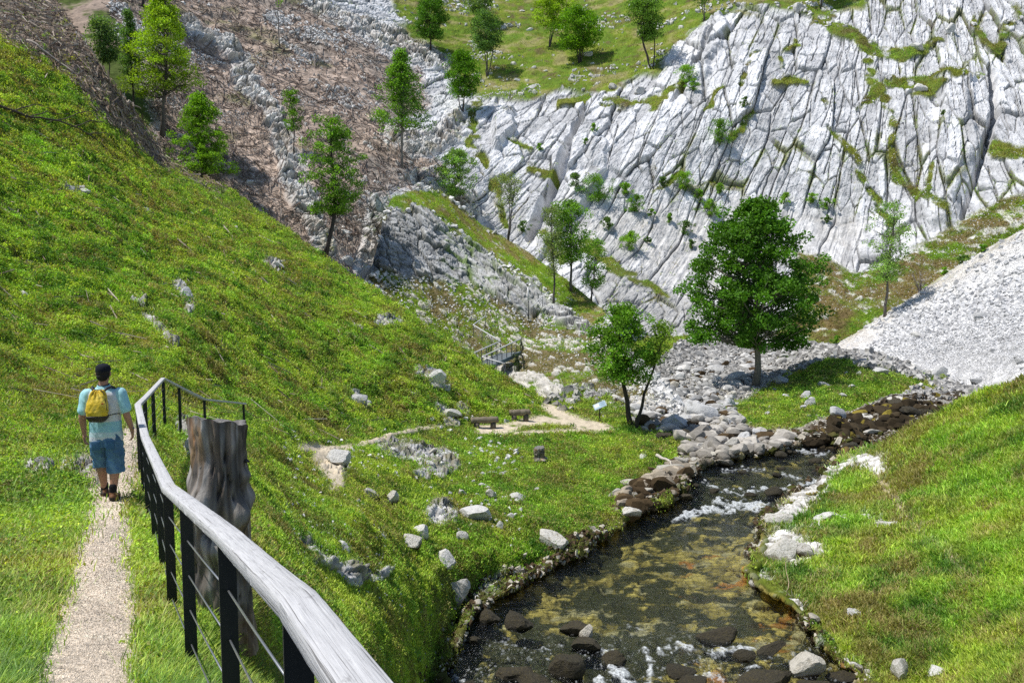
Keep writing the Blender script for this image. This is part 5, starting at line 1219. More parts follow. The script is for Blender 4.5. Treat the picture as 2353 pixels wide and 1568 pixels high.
mpr = t.n('ShaderNodeMapping'); mpr.inputs['Scale'].default_value = (1.2, 4.5, 1); mpr.inputs['Rotation'].default_value = (0, 0, .35); t.l(geo.outputs['Position'], mpr.inputs['Vector'])
n4 = t.noise(1.5, 4, .55, mpr.outputs[0])
hh = t.math('ADD', n4.outputs[0], t.math('ADD', n1.outputs[0], t.math('MULTIPLY', n2.outputs[0], t.math('MULTIPLY_ADD', ra.outputs['Fac'], .5, .16))))
bp = t.bump(hh, .8, .14)
gl = t.n('ShaderNodeBsdfGlossy'); gl.inputs['Roughness'].default_value = .11; t.l(bp, gl.inputs['Normal'])
tr = t.n('ShaderNodeBsdfTransparent'); tr.inputs[0].default_value = (.86, .90, .84, 1)
fr = t.n('ShaderNodeFresnel'); fr.inputs[0].default_value = 1.33; t.l(bp, fr.inputs['Normal'])
mx = t.n('ShaderNodeMixShader'); t.l(t.math('MULTIPLY', fr.outputs[0], 1.3), mx.inputs[0]); t.l(tr.outputs[0], mx.inputs[1]); t.l(gl.outputs[0], mx.inputs[2])
df = t.princ((.80, .84, .86), .6, .3)
n3 = t.noise(15, 5, .65, geo.outputs['Position']); ff = t.math('MULTIPLY', fa.outputs['Fac'], t.ramp(n3.outputs[0], [(.32, (.05, .05, .05)), (.68, (1, 1, 1))]).outputs[0])
m2 = t.n('ShaderNodeMixShader'); t.l(ff, m2.inputs[0]); t.l(mx.outputs[0], m2.inputs[1]); t.l(df.outputs[0], m2.inputs[2])
M['water'] = t.done(m2.outputs[0])
wo = mesh_from('stream_water', Pw.reshape(-1, 3), F.reshape(-1), 4, M['water'], True, extra=dict(foam=foam, rapid=rap)); wo['kind'] = 'structure'
print('water', time.time() - T0)
# ------------------------------------------------------------------ materials of made things
def wood_rail_mat():
    t = NT('weathered_rail_wood')
    u = t.attr('ru').outputs['Fac']; v = t.attr('rv').outputs['Fac']; w = t.attr('rw').outputs['Fac']
    cb = t.n('ShaderNodeCombineXYZ'); t.l(t.math('MULTIPLY', u, 5), cb.inputs[0]); t.l(t.math('MULTIPLY', v, 150), cb.inputs[1]); t.l(t.math('MULTIPLY', w, 150), cb.inputs[2])
    a = t.noise(1.0, 8, .72, cb.outputs[0])
    cb2 = t.n('ShaderNodeCombineXYZ'); t.l(t.math('MULTIPLY', u, 9), cb2.inputs[0]); t.l(t.math('MULTIPLY', v, 26), cb2.inputs[1]); t.l(t.math('MULTIPLY', w, 26), cb2.inputs[2])
    b = t.noise(1.0, 5, .7, cb2.outputs[0])
    cb3 = t.n('ShaderNodeCombineXYZ'); t.l(t.math('MULTIPLY', u, 1.1), cb3.inputs[0]); t.l(t.math('MULTIPLY', v, 190), cb3.inputs[1]); t.l(t.math('MULTIPLY', w, 190), cb3.inputs[2])
    d = t.noise(1.0, 3, .6, cb3.outputs[0])
    c = t.ramp(a.outputs[0], [(.28, (.24, .24, .245)), (.42, (.46, .46, .465)), (.56, (.55, .55, .555)), (.74, (.66, .66, .65))]).outputs[0]
    c = t.mix(c, (.16, .155, .15), t.math('MULTIPLY', t.ramp(b.outputs[0], [(.60, (0, 0, 0)), (.76, (1, 1, 1))]).outputs[0], .8))
    c = t.mix(c, (.10, .095, .09), t.math('MULTIPLY', t.ramp(d.outputs[0], [(.60, (0, 0, 0)), (.68, (1, 1, 1))]).outputs[0], .9))
    h = t.math('ADD', a.outputs[0], t.math('MULTIPLY', d.outputs[0], -.8))
    return t.done(t.princ(c, .72, .3, t.bump(h, .6, .004)).outputs[0])
M['rail'] = wood_rail_mat()
M['steel'] = attr_mat('painted_steel', .5, .35, 20, .12, .002, .3)
M['cable'] = attr_mat('steel_cable', .38, .5, 30, .15, .001, .2, None, .8)
M['log'] = attr_mat('old_log', .9, .12, 7, .4, .02, .8, (.5, 1, 1))
M['cloth'] = attr_mat('cotton_cloth', .9, .12, 26, .13, .006, .5)
M['denim'] = attr_mat('denim', .9, .12, 14, .26, .012, .6)
M['skin'] = attr_mat('skin', .55, .3, 30, .10, .002, .25)
M['nylon'] = attr_mat('nylon', .5, .35, 16, .14, .008, .5)
M['leather'] = attr_mat('shoe_leather', .7, .25, 22, .3, .004, .5)

def rail_mesh(name, pts, width, thick, parent, step=.06, jitter=.0007):
    """plank swept along a polyline of top-centre points"""
    pts = np.asarray(pts, float); seg = np.linalg.norm(np.diff(pts, axis=0), axis=1); L = np.concatenate([[0], np.cumsum(seg)])
    n = max(3, int(L[-1] / step)); s = np.unique(np.concatenate([np.linspace(0, L[-1], n), L]))
    P = np.stack([np.interp(s, L, pts[:, k]) for k in range(3)], -1)
    tg = np.gradient(P, axis=0); tg = unit(tg); k = np.array([.25, .5, .25])
    for _ in range(2): tg[1:-1] = unit(tg[:-2] * .25 + tg[1:-1] * .5 + tg[2:] * .25)
    side = unit(np.cross(tg, np.array([0, 0, 1.0]))); up = np.cross(side, tg)
    b = .0035; hw = width / 2
    prof_ = [(-hw + b, 0), (-hw * .33, .0006), (hw * .33, .0006), (hw - b, 0), (hw, -b), (hw, -thick * .5), (hw, -thick + b), (hw - b, -thick), (-hw + b, -thick), (-hw, -thick + b), (-hw, -thick * .5), (-hw, -b)]
    K = len(prof_); g = np.random.default_rng(3)
    V = []; ru = []; rv = []; rw = []
    for i in range(len(s)):
        for (a, c) in prof_:
            V.append(P[i] + side[i] * (a + g.normal() * jitter * .6) + up[i] * (c + g.normal() * jitter * .5)); ru.append(s[i]); rv.append(a); rw.append(c)
    F = [(i * K + j, i * K + (j + 1) % K, (i + 1) * K + (j + 1) % K, (i + 1) * K + j) for i in range(len(s) - 1) for j in range(K)]
    m_ = len(s) - 1
    cap = []
    for base_ in (0, m_ * K):
        for j in range(1, K // 2): cap.append((base_ + j - 1, base_ + j, base_ + K - 1 - j, base_ + K - j))
    o = mesh_from(name, np.array(V), np.array(F + cap).reshape(-1), 4, M['rail'], False, extra=dict(ru=ru, rv=rv, rw=rw), parent=parent)
    try: o.data.set_sharp_from_angle(angle=math.radians(50))
    except Exception: pass
    return o

def up_(px, py, D): return unproj(float(px), float(py), float(D))

# ------------------------------------------------------------------ handrail along the path
RP = [up_(429, 1145, 5.0), up_(386.6, 1113, 6.3), up_(360, 1058, 8.3), up_(333, 1000, 10.6), up_(316.5, 927, 13.2), up_(336, 908, 15.6), up_(374.5, 867, 20.4), up_(411, 886, 21.4), up_(469, 915, 23.2), up_(563, 925, 26.4)]
near_pts = [up_(682, 1362, 2.06), up_(610, 1300, 2.58), up_(523, 1219, 3.5)]
d_ = near_pts[0] - near_pts[2]; d_ = d_ / d_[1]
bend = near_pts[0] + np.array([.452, -1.0, .125]) * .04
tail = bend + np.array([.452, -1.0, .125]) * 2.7
fence = empty('handrail_fence', (RP[0][0], RP[0][1], RP[0][2] - 1.02), 0, 'grey wooden handrail on black steel posts running along the footpath', 'fence')
def kid(o, root):
    """parent keeping world coordinates"""
    o.parent = root; o.matrix_parent_inverse = Matrix.Translation(-Vector(root.location)) if root.rotation_euler.z == 0 else root.matrix_world.inverted()
    return o
gap = .006
def cut(pts, a=0.0, b=0.0):
    pts = [np.array(p) for p in pts]
    if a: pts[0] = pts[0] + unit(pts[1] - pts[0]) * a
    if b: pts[-1] = pts[-1] + unit(pts[-2] - pts[-1]) * b
    return pts
rails = [cut([tail, bend, near_pts[0], near_pts[1], near_pts[2], RP[0]], 0, gap), cut([RP[0], RP[1], RP[2]], gap, gap), cut([RP[2], RP[3]], gap, gap), cut([RP[3], RP[4]], gap, 0), cut([RP[4], RP[5], RP[6]], gap, 0), cut([RP[6], RP[7], RP[8], RP[9]], gap, 0)]
for r_ in rails: kid(rail_mesh('rail', r_, .092, .05, None), fence)
poly = np.array([tail, bend] + near_pts + RP)
SL_ = np.concatenate([[0], np.cumsum(np.linalg.norm(np.diff(poly, axis=0), axis=1))])
def rail_at(s): return np.array([np.interp(s, SL_, poly[:, k]) for k in range(3)])
def s_of(pt): return SL_[np.argmin(np.linalg.norm(poly - pt, axis=1))]
post_s = [s_of(near_pts[0]) - 1.55, s_of(near_pts[0]) + .0, s_of(near_pts[2]) + .05, s_of(RP[0]) + .08]
s0 = s_of(RP[0]) + .08; sc = s_of(RP[4])
nn = 6
for i in range(1, nn): post_s.append(s0 + (sc - s0) * i / nn)
post_s += [sc, s_of(RP[4]) + 2.0, s_of(RP[5]) + 1.6, s_of(RP[6]) - .05, s_of(RP[7]), s_of(RP[8]), s_of(RP[9]) - .15]
feet = []
for i, s in enumerate(post_s):
    p = rail_at(s); q = rail_at(s + .05); d = unit((q - p) * np.array([1, 1, 0]))
    wide = np.array([d[1], -d[0], 0]); Rm = np.stack([wide, d, np.array([0, 0, 1.0])], 1)
    # foot: reach into the ground
    base_z = p[2] - 1.05
    h = 1.35
    mb = MB(); mb.box(p + np.array([0, 0, -.055 - h / 2]), (.07, .016, h), Rm, (.012, .016, .018)); kid(mb.build('post', M['steel'], None, False, bevel=.002), fence)
    feet.append((p, wide, d))
for k_, dz in enumerate((.20, .41, .62, .83)):
    for a, b in zip(range(len(feet) - 1), range(1, len(feet))):
        if 8 <= a <= 8: pass
        mb = MB(); off = np.array([0, 0, -.055 - dz]); pa = feet[a][0] + off; pb = feet[b][0] + off
        mid_ = (pa + pb) / 2 - np.array([0, 0, .004]); mb.tube([pa, mid_, pb], .0045, 6, (.33, .34, .35)); kid(mb.build('cable', M['cable'], None), fence)

# ------------------------------------------------------------------ gnarled snag beside the path
def stump(name, label, P, R0, H, seed, bulges, top_tilt, noise_=.05, seg=96, rows=110, taper=None):
    root = empty(name, P, 0, label, 'tree stump')
    g = np.random.default_rng(seed)
    th = np.linspace(0, 2 * np.pi, seg, endpoint=False); zz_ = np.linspace(-.15, 1, rows)
    T, Zz = np.meshgrid(th, zz_)
    r = R0 * (np.interp(Zz, *taper) if taper else 1.0)
    q = g3(np.cos(T) * 1.1, np.sin(T) * 1.1, Zz * 2.2)
    r = r * (1 + noise_ * 2.0 * fbm(q + seed, 900, 3) + noise_ * 1.1 * fbm(g3(np.cos(T) * 4, np.sin(T) * 4, Zz * 5), 901, 4))
    for (a, z, amp_, sa, sz) in bulges:
        amp_ = amp_ * 1.45; sz = sz * .72
        da = np.angle(np.exp(1j * (T - a))); r = r + R0 * amp_ * np.exp(-(da / sa) ** 2 - ((Zz - z) / sz) ** 2)
    r = r + R0 * .16 * fbm(g3(np.cos(T) * 4.5, np.sin(T) * 4.5, Zz * 8), 908, 3)
    r = r + R0 * .055 * fbm(g3(np.cos(T) * 13 + .8 * np.sin(Zz * 14), np.sin(T) * 13, Zz * 3), 902, 4)
    cf_ = fbm(g3(np.cos(T) * 2.6, np.sin(T) * 2.6, Zz * 1.7) + 3.3, 909, 3); cr_ = np.exp(-(cf_ / .035) ** 2)
    r = r - R0 * .16 * cr_
    z = Zz * H
    topz = H + (np.cos(T) * top_tilt[0] + np.sin(T) * top_tilt[1]) * R0 + .02 * vnoise(g3(np.cos(T) * 3, np.sin(T) * 3), 903)
    z = np.where(Zz > .8, z + (topz - H) * (Zz - .8) / .2, z)
    V = np.stack([np.cos(T) * r, np.sin(T) * r, z], -1)
    idx = np.arange(seg * rows).reshape(rows, seg)
    F = np.stack([idx[:-1], np.roll(idx[:-1], -1, 1), np.roll(idx[1:], -1, 1), idx[1:]], -1).reshape(-1, 4)
    a = fbm(g3(np.cos(T) * 7, np.sin(T) * 7, Zz * 1.2), 904, 4); b = fbm(g3(np.cos(T) * 1.5, np.sin(T) * 1.5, Zz * 2.4), 905, 3); e = fbm(g3(np.cos(T) * 22, np.sin(T) * 22, Zz * 2.5), 906, 3)
    c = np.broadcast_to(np.array([.16, .128, .10]), V.shape) * (1 + .9 * a + .5 * e)[..., None]
    c = cmix(c, [.36, .35, .335], sstep(.05, .5, a + .5 * b) * .8)
    left = np.exp(-(np.angle(np.exp(1j * (T - math.pi * 1.02))) / .62) ** 2)  # left edge painted paler, as if caught by the sun
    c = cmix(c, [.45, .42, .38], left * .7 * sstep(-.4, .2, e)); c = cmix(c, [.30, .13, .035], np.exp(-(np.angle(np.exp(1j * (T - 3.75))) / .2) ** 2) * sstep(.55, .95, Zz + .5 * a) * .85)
    bl_ = np.clip((r / (R0 * (np.interp(Zz, *taper) if taper else 1.0)) - 1.05) / .35, 0, 1)
    c = cmix(c, [.30, .285, .265], bl_ * .6)  # sunlight on the bulges painted in as lighter grey
    c = cmix(c, [.04, .036, .033], sstep(.1, .45, b - .3 * a) * .6); c = cmix(c, [.22, .13, .05], sstep(.25, .5, fbm(q * 2 + 5, 907, 3)) * .6)
    c = cmix(c, [.015, .013, .012], cr_ * .9); c = c * (.62 + .9 * sstep(-.35, .45, fbm(g3(np.cos(T) * 3, np.sin(T) * 3, Zz * 4), 910, 4)))[..., None]
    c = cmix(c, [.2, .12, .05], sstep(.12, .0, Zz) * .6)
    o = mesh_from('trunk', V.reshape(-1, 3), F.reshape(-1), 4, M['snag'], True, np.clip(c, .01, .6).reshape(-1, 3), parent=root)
    # cut face, slightly dished, with rings
    rings = 10; Vt = []; Ct = []
    for i in range(rings + 1):
        k = 1 - i / rings
        pr = V[-1] * np.array([k, k, 1]) ; pr[:, 2] = V[-1, :, 2] * k + V[-1, :, 2].mean() * (1 - k) - .018 * (1 - k) + .004 * g.normal(size=seg) * (i > 0)
        pr[:, 2] += .002; Vt.append(pr); Ct.append(np.tile(np.array([.21, .20, .185]) * (.6 + .5 * ((i * 7) % 3) / 2), (seg, 1)) * (.8 + .4 * g.random((seg, 1))))
    Vt = np.concatenate(Vt); it = np.arange(seg * (rings + 1)).reshape(rings + 1, seg)
    Ft = np.stack([it[:-1], np.roll(it[:-1], -1, 1), np.roll(it[1:], -1, 1), it[1:]], -1).reshape(-1, 4)
    mesh_from('cut_face', Vt, Ft.reshape(-1), 4, M['snag'], True, np.concatenate(Ct), parent=root)
    return root
M['snag'] = attr_mat('weathered_snag', .55, .4, 24, .38, .012, .9, (1, 1, .16))
SPx = (515, 1418)
sp_ = N.at(*SPx); sp_ = np.array(sp_)
st_root = stump('gnarled_stump', 'tall gnarled grey snag with a sawn top beside the handrail', sp_ - np.array([0, 0, .05]), .182, 1.52, 4,
      [(4.3, .62, 0.48, .5, .10), (5.0, .42, 0.51, .55, .11), (3.6, .40, 0.33, .4, .12), (5.7, .56, 0.42, .35, .10), (6.1, .74, .2, .3, .05), (4.0, .22, .2, .6, .10), (5.3, .14, .22, .6, .12), (5.9, .33, .22, .3, .06), (3.1, .68, .2, .4, .1), (4.7, .83, -.12, .5, .1), (2, .5, .2, 1, .2), (0.2, .62, .22, .4, .08)],
      (-.16, -.22), .075, taper=([-.15, 0, .1, .25, .42, .55, .68, .85, 1], [1.15, 1.05, 1.0, .95, 1.0, .98, 1.0, 1.02, 1.12]))
mb = MB(); mb.tube([(.16, -.02, 1.22), (.20, -.03, 1.232), (.225, -.05, 1.228)], [.02, .015, .009], 7, (.06, .055, .05)); o = mb.build('branch_stub', M['snag'], st_root)
s2 = N.at(1238, 1062)
stump('tree_stump', 'small sawn grey stump in the grass of the valley meadow', s2, .26, .66, 9, [(4.2, .1, .5, .5, .15), (5.4, .12, .6, .4, .15), (0.4, .1, .5, .5, .2), (2.4, .1, .4, .6, .2)], (.05, .1), .07, 48, 40)

# ------------------------------------------------------------------ log benches, information board
def bench(px0, py0, px1, py1, label, r):
    c0 = N.at((px0 + px1) / 2, (py0 + py1) / 2 + 23)
    D = float(np.dot(c0 - EYE, FWD)); m = D / FX; L = (px1 - px0) * m
    root = empty('log_bench', c0, .22, label, 'bench', 'log benches by the lower path')
    g = np.random.default_rng(int(px0)); n = 14; x = np.linspace(-L / 2, L / 2, n)
    mb = MB(); rr = r * (1 + .06 * g.normal(size=n)); cc = np.array([.20, .17, .125]) * (.85 + .3 * g.random((n, 1)))
    mb.tube(np.stack([x, .01 * g.normal(size=n), np.full(n, .30 + r * .9) + .008 * g.normal(size=n)], -1), rr, 14, cc); mb.build('log', M['log'], root)
    for sx in (-.30, .32):
        mb = MB(); mb.tube([(sx * L, -.05, -.25), (sx * L, -.04, .1), (sx * L, -.04, .33)], [r * .95, r * .88, r * .85], 12, (.13, .11, .085)); mb.build('support', M['log'], root)
bench(1082, 962, 1144, 958, 'front log bench on two stub supports, left of the pair', .185)
bench(1171, 945, 1216, 939, 'rear log bench on two stub supports, right of the pair', .18)
b0 = N.at(1377.5, 966); D = float(np.dot(b0 - EYE, FWD)); m = D / FX
board = empty('information_board', b0, 0, 'tilted pale blue information board on a dark post beside the forked tree', 'sign')
mb = MB(); mb.box((0, 0, .45), (.075, .075, 1.2), None, (.02, .02, .022)); mb.build('post', M['steel'], board, False, bevel=.004)
Rt = np.array(Matrix.Rotation(math.radians(-24), 3, 'Y') @ Matrix.Rotation(math.radians(34), 3, 'X'))
mb = MB(); mb.box((.0, -.02, 1.02), (.80, .50, .035), Rt, (.30, .31, .32)); pn = mb.build('panel', M['steel'], board, False, bevel=.004)
top_ = np.array((.0, -.02, 1.02)) + Rt @ np.array([0, 0, .022])
mb = MB(); mb.box(top_, (.76, .46, .004), Rt, (.33, .45, .55)); sh_ = mb.build('printed_sheet', M['cloth'], pn, False)
mb = MB(); mb.box(top_ + Rt @ np.array([-.18, .04, .004]), (.32, .30, .003), Rt, (.62, .66, .62)); mb.build('picture', M['cloth'], pn, False)
mb = MB()
for i in range(7): mb.box(top_ + Rt @ np.array([.19, .17 - i * .052, .004]), (.30 - .04 * (i % 3), .018, .003), Rt, (.20, .26, .32))
mb.build('text_lines', M['cloth'], pn, False)

# ------------------------------------------------------------------ footbridge and railings up the spur
STEEL = (.06, .075, .085); ZINC = (.58, .59, .60)
def bar(pts, r, col, name, root, k=6, mat='steel'):
    mb = MB(); mb.tube([np.array(p) for p in pts], r, k, col); return kid(mb.build(name, M[mat], None), root)
def railing(root, a, b, h, n, cables=3, down=None, rc=ZINC, rr=.055, pr=.032, skip=()):
    """top rail from a to b with n posts of height h"""
    a = np.array(a); b = np.array(b)
    bar([a, (a + b) / 2, b], rr, rc, 'top_rail', root)
    for i in range(n):
        if i in skip: continue
        p = a + (b - a) * (i / max(1, n - 1)); hh = h if down is None else down[i]
        bar([p - np.array([0, 0, hh]), p - np.array([0, 0, .02])], pr, STEEL, 'post', root)
    for c_ in range(cables):
        dz = np.array([0, 0, -h * (c_ + 1) / (cables + 1)]); bar([a + dz, b + dz], .009, (.25, .26, .27), 'cable', root, 5)
bf0, bf1 = up_(1107.7, 819, 71.5), up_(1196, 778, 75.0)
bb0, bb1 = up_(1060, 823, 72.6), up_(1150, 783, 76.4)
H_ = 1.08
bridge = empty('footbridge', (bf0 + bb1) / 2 - np.array([0, 0, H_ + .2]), 0, 'grey steel footbridge with two railings emerging behind the green hill', 'bridge')
railing(bridge, bf0, bf1, H_, 9, 2); railing(bridge, bb0, bb1, H_, 9, 2)
q = [bf0, bf1, bb1, bb0]; dn = np.array([0, 0, -H_]); th_ = np.array([0, 0, -.14])
mb = MB(); mb.add([p + dn for p in q] + [p + dn + th_ for p in q], [(0, 1, 2, 3), (7, 6, 5, 4), (0, 4, 5, 1), (1, 5, 6, 2), (2, 6, 7, 3), (3, 7, 4, 0)], (.13, .15, .165)); kid(mb.build('deck', M['steel'], None, False), bridge)
for e0, e1 in ((bf0, bf1), (bb0, bb1)):
    u_ = unit(e1 - e0); s_ = unit(np.cross(u_, [0, 0, 1])); mb = MB(); c_ = (e0 + e1) / 2 + dn + np.array([0, 0, -.13]) + s_ * (.06 if e0 is bf0 else -.06)
    mb.box(c_, (np.linalg.norm(e1 - e0), .08, .30), np.stack([u_, s_, np.cross(s_, u_)], 1), (.10, .15, .18)); kid(mb.build('girder', M['steel'], None, False), bridge)
railing(bridge, bf0 + np.array([0, 0, -.02]), up_(1157, 834, 69.6), H_, 4, 3)
for (px, py, Dp, hh) in ((1160, 836, 73.0, 2.6), (1189, 815, 74.6, 2.9)):
    bar([up_(px, py, Dp), up_(px, py, Dp) - np.array([0, 0, hh])], .07, (.05, .055, .06), 'pier', bridge, 8)
upr = empty('stair_railing', up_(1150, 783, 77.5) - np.array([0, 0, H_]), 0, 'zigzag metal railing climbing left and back from the footbridge', 'railing')
r0, r1, r2 = up_(1087, 746, 81.5), up_(1150, 784, 76.8), up_(1115, 726, 86)
railing(upr, r0, r1, 1.1, 4, 5); railing(upr, r0 + np.array([0, 0, .01]), r2, 1.1, 2, 2)
hr = empty('upper_railing', up_(1214, 722, 87) - np.array([0, 0, .2]), 0, 'short pale railing with one thick white post high on the rocky spur', 'railing')
t0 = up_(1212.5, 660, 87)
bar([up_(1214, 722, 87) - np.array([0, 0, .5]), up_(1214, 692, 87)], .05, (.05, .055, .06), 'post', hr); bar([up_(1213.6, 692, 87), t0], .075, (.68, .68, .68), 'white_post', hr)
bar([t0, up_(1244, 650, 89.5)], .04, ZINC, 'top_rail', hr); bar([up_(1243.5, 651, 89.5), up_(1243.5, 676, 89.5)], .035, STEEL, 'post', hr)
h2 = empty('stair_handrail', up_(1247, 702, 86), 0, 'slanting handrail among the grey blocks below the white post', 'railing')
bar([up_(1219, 706, 85.5), up_(1247, 680, 88)], .04, ZINC, 'top_rail', h2); bar([up_(1246, 681, 88), up_(1246, 704, 88)], .03, STEEL, 'post', h2); bar([up_(1220, 705, 85.5), up_(1220, 722, 85.5)], .03, STEEL, 'post', h2)
cb_ = empty('guide_cable', up_(1115, 740, 85.5), 0, 'thin guide cables strung across the slope between the two railings', 'cable')
for dy in (0, 9, 22): bar([up_(1116, 735 + dy, 85), up_(1165, 722 + dy * .8, 85.5), up_(1213, 706 + dy * .5, 86.5)], .014, (.40, .39, .37), 'cable', cb_, 5)
# ivy covered dead trunks by the bridge
for i, (pts, r, lab) in enumerate([([(1199, 890, 72.5), (1192, 850, 73.2), (1184, 815, 73.8)], (.22, .15, .11), 'thick dark ivy covered dead trunk under the end of the footbridge'), ([(1207, 890, 72), (1204, 840, 73), (1199, 806, 73.4), (1197, 781, 73.6)], (.09, .075, .06, .045), 'thin dark dead trunk right of the ivy covered one')]):
    w_ = [up_(*p) for p in pts]; rt = empty('dead_tree', w_[0], 0, lab, 'tree'); g = np.random.default_rng(i)
    P = np.concatenate([np.linspace(w_[j], w_[j + 1], 6)[:-1] for j in range(len(w_) - 1)] + [[w_[-1]]]); P[1:-1] += g.normal(size=P[1:-1].shape) * .04
    rad = np.interp(np.linspace(0, 1, len(P)), np.linspace(0, 1, len(r)), r); mb = MB(); mb.tube(P, rad * (1 + .15 * g.normal(size=len(P))), 8, (.045, .04, .033)); kid(mb.build('trunk', M['bark'], None), rt)
    k_ = 700 if i == 0 else 160; j = g.integers(0, len(P), k_); pp = P[j] + g.normal(size=(k_, 3)) * np.array([.16, .16, .2]) * (1 if i == 0 else .5)
    v, f, c = leaf_mesh(pp, np.full(k_, .13), np.tile([.05, .10, .02], (k_, 1)) * (.6 + .8 * g.random((k_, 1))), g); kid(mesh_from('ivy', v, f, 3, M['leaf'], False, c), rt)

# ------------------------------------------------------------------ dead wood
def branchy(name, label, cat, lines, patch, lift, col, r0, r1):
    root = empty(name, patch.at(lines[0][0][0], lines[0][0][1]), 0, label, cat)
    for i, ln in enumerate(lines):
        ln = np.array(ln, float); n = max(6, len(ln) * 4); tt = np.linspace(0, len(ln) - 1, n)
        px = np.interp(tt, np.arange(len(ln)), ln[:, 0]); py = np.interp(tt, np.arange(len(ln)), ln[:, 1])
        P = patch.at(px, py); lf = np.interp(tt / (len(ln) - 1), [0, .5, 1], lift); P[:, 2] += lf
        g = np.random.default_rng(i); P += g.normal(size=P.shape) * .015
        mb = MB(); mb.tube(P, np.linspace(r0 if i == 0 else r0 * .45, r1, n), 6, col); kid(mb.build('limb' if i == 0 else 'twig', M['bark'], None), root)
    return root
branchy('fallen_branch', 'long dark fallen branch with side twigs lying across the left hillside', 'branch',
        [[(-30, 240), (30, 268), (70, 288), (120, 297), (165, 303), (205, 318), (240, 345), (272, 388)], [(110, 297), (150, 288), (200, 273), (238, 258)], [(30, 270), (80, 263), (122, 252)], [(165, 303), (205, 296), (250, 306), (270, 318)], [(60, 285), (110, 280), (180, 262)], [(205, 318), (232, 326), (258, 322)]], N, (.35, .55, .2), (.085, .07, .058), .085, .018)
branchy('dead_pole', 'short pale broken pole leaning at the edge of the brushwood', 'branch', [[(278, 262), (300, 243), (320, 222)]], N, (.2, .4, .8), (.30, .26, .22), .07, .05)
branchy('driftwood', 'pale forked piece of driftwood lying on the right bank', 'branch', [[(1862, 1215), (1885, 1192), (1905, 1187), (1940, 1198), (1962, 1206)], [(1890, 1190), (1880, 1208), (1888, 1222)], [(1930, 1194), (1950, 1190)]], R, (.05, .14, .05), (.52, .50, .46), .10, .025)
branchy('driftwood', 'bleached root pieces on the left stream bank beside the flat topped boulder', 'branch', [[(1508, 1062), (1525, 1068), (1540, 1078), (1562, 1064)], [(1540, 1078), (1546, 1090), (1558, 1092)]], N, (.3, .3, .25), (.50, .46, .40), .10, .04)
branchy('dry_stalk', 'thin bent dry stalk at the right water edge', 'branch', [[(1806, 1405), (1812, 1385), (1802, 1350)]], R, (.05, .4, .9), (.42, .32, .22), .02, .008)
branchy('fallen_log', 'thin pale felled trunk lying on the brushwood at the far left', 'branch', [[(62, 105), (110, 140), (172, 182)]], N, (.3, .3, .3), (.42, .37, .32), .09, .05)
# bare shrub on the scree
bs = C.at(2112, 672); br = empty('bare_shrub', bs, 0, 'leafless grey twiggy shrub on the upper scree beside the slender tree', 'shrub')
g = np.random.default_rng(77); mb = MB()
for i in range(26):
    a = g.random() * 6.28; L = 1.2 + 1.5 * g.random(); d = np.array([math.cos(a) * .5, math.sin(a) * .35, 1.0]); d /= np.linalg.norm(d)
    e_ = d * L + g.normal(size=3) * .2; mb.tube([np.zeros(3) + g.normal(size=3) * .12 * np.array([1, 1, 0]), e_ * .5 + g.normal(size=3) * .08, e_], [.028, .02, .008], 4, (.24, .2, .18), caps=False)
mb.build('twigs', M['bark'], br)
print('objects', time.time() - T0)
# ------------------------------------------------------------------ the hiker (local frame: x right, y ahead, z up)
def capsule(mb, p0, r0, p1, r1, k=16):
    p0 = np.array(p0, float); p1 = np.array(p1, float); d = p1 - p0; L = np.linalg.norm(d); d = d / (L + 1e-9)
    pts = []; rad = []
    for a in np.linspace(-1, 0, 5)[:-1]: pts.append(p0 + d * r0 * a); rad.append(r0 * math.sqrt(max(1 - a * a, .003)))
    for t in np.linspace(0, 1, 5): pts.append(p0 + (p1 - p0) * t); rad.append(r0 + (r1 - r0) * t)
    for a in np.linspace(0, 1, 5)[1:]: pts.append(p1 + d * r1 * a); rad.append(r1 * math.sqrt(max(1 - a * a, .003)))
    mb.tube(pts, rad, k)
def chain(mb, pts, rad, k=16):
    for i in range(len(pts) - 1): capsule(mb, pts[i], rad[i], pts[i + 1], rad[i + 1], k)
def ell(mb, c, r, rows=14, k=20, R=None):
    vs = []; c = np.array(c, float); r = np.array(r, float)
    for i in range(rows + 1):
        a = math.pi * (i / rows) ; a = min(max(a, .02), math.pi - .02)
        for j in range(k):
            b = 2 * math.pi * j / k; q = np.array([math.sin(a) * math.cos(b), math.sin(a) * math.sin(b), math.cos(a)]) * r
            vs.append(c + (R @ q if R is not None else q))
    fs = [(i * k + j, i * k + (j + 1) % k, (i + 1) * k + (j + 1) % k, (i + 1) * k + j) for i in range(rows) for j in range(k)]
    fs += [tuple(range(k)), tuple(range(rows * k, rows * k + k))]
    mb.add(vs, fs)
def loft(mb, rings, k=28, sq=2.4):
    """rings: (centre, rx, ry) stacked upward, superellipse sections"""
    vs = []
    for c, rx, ry in rings:
        for j in range(k):
            b = 2 * math.pi * j / k; cb, sb = math.cos(b), math.sin(b)
            vs.append((c[0] + rx * math.copysign(abs(cb) ** (2 / sq), cb), c[1] + ry * math.copysign(abs(sb) ** (2 / sq), sb), c[2]))
    n = len(rings); fs = [(i * k + j, i * k + (j + 1) % k, (i + 1) * k + (j + 1) % k, (i + 1) * k + j) for i in range(n - 1) for j in range(k)]
    fs += [tuple(range(k - 1, -1, -1)), tuple(range((n - 1) * k, n * k))]
    mb.add(vs, fs)
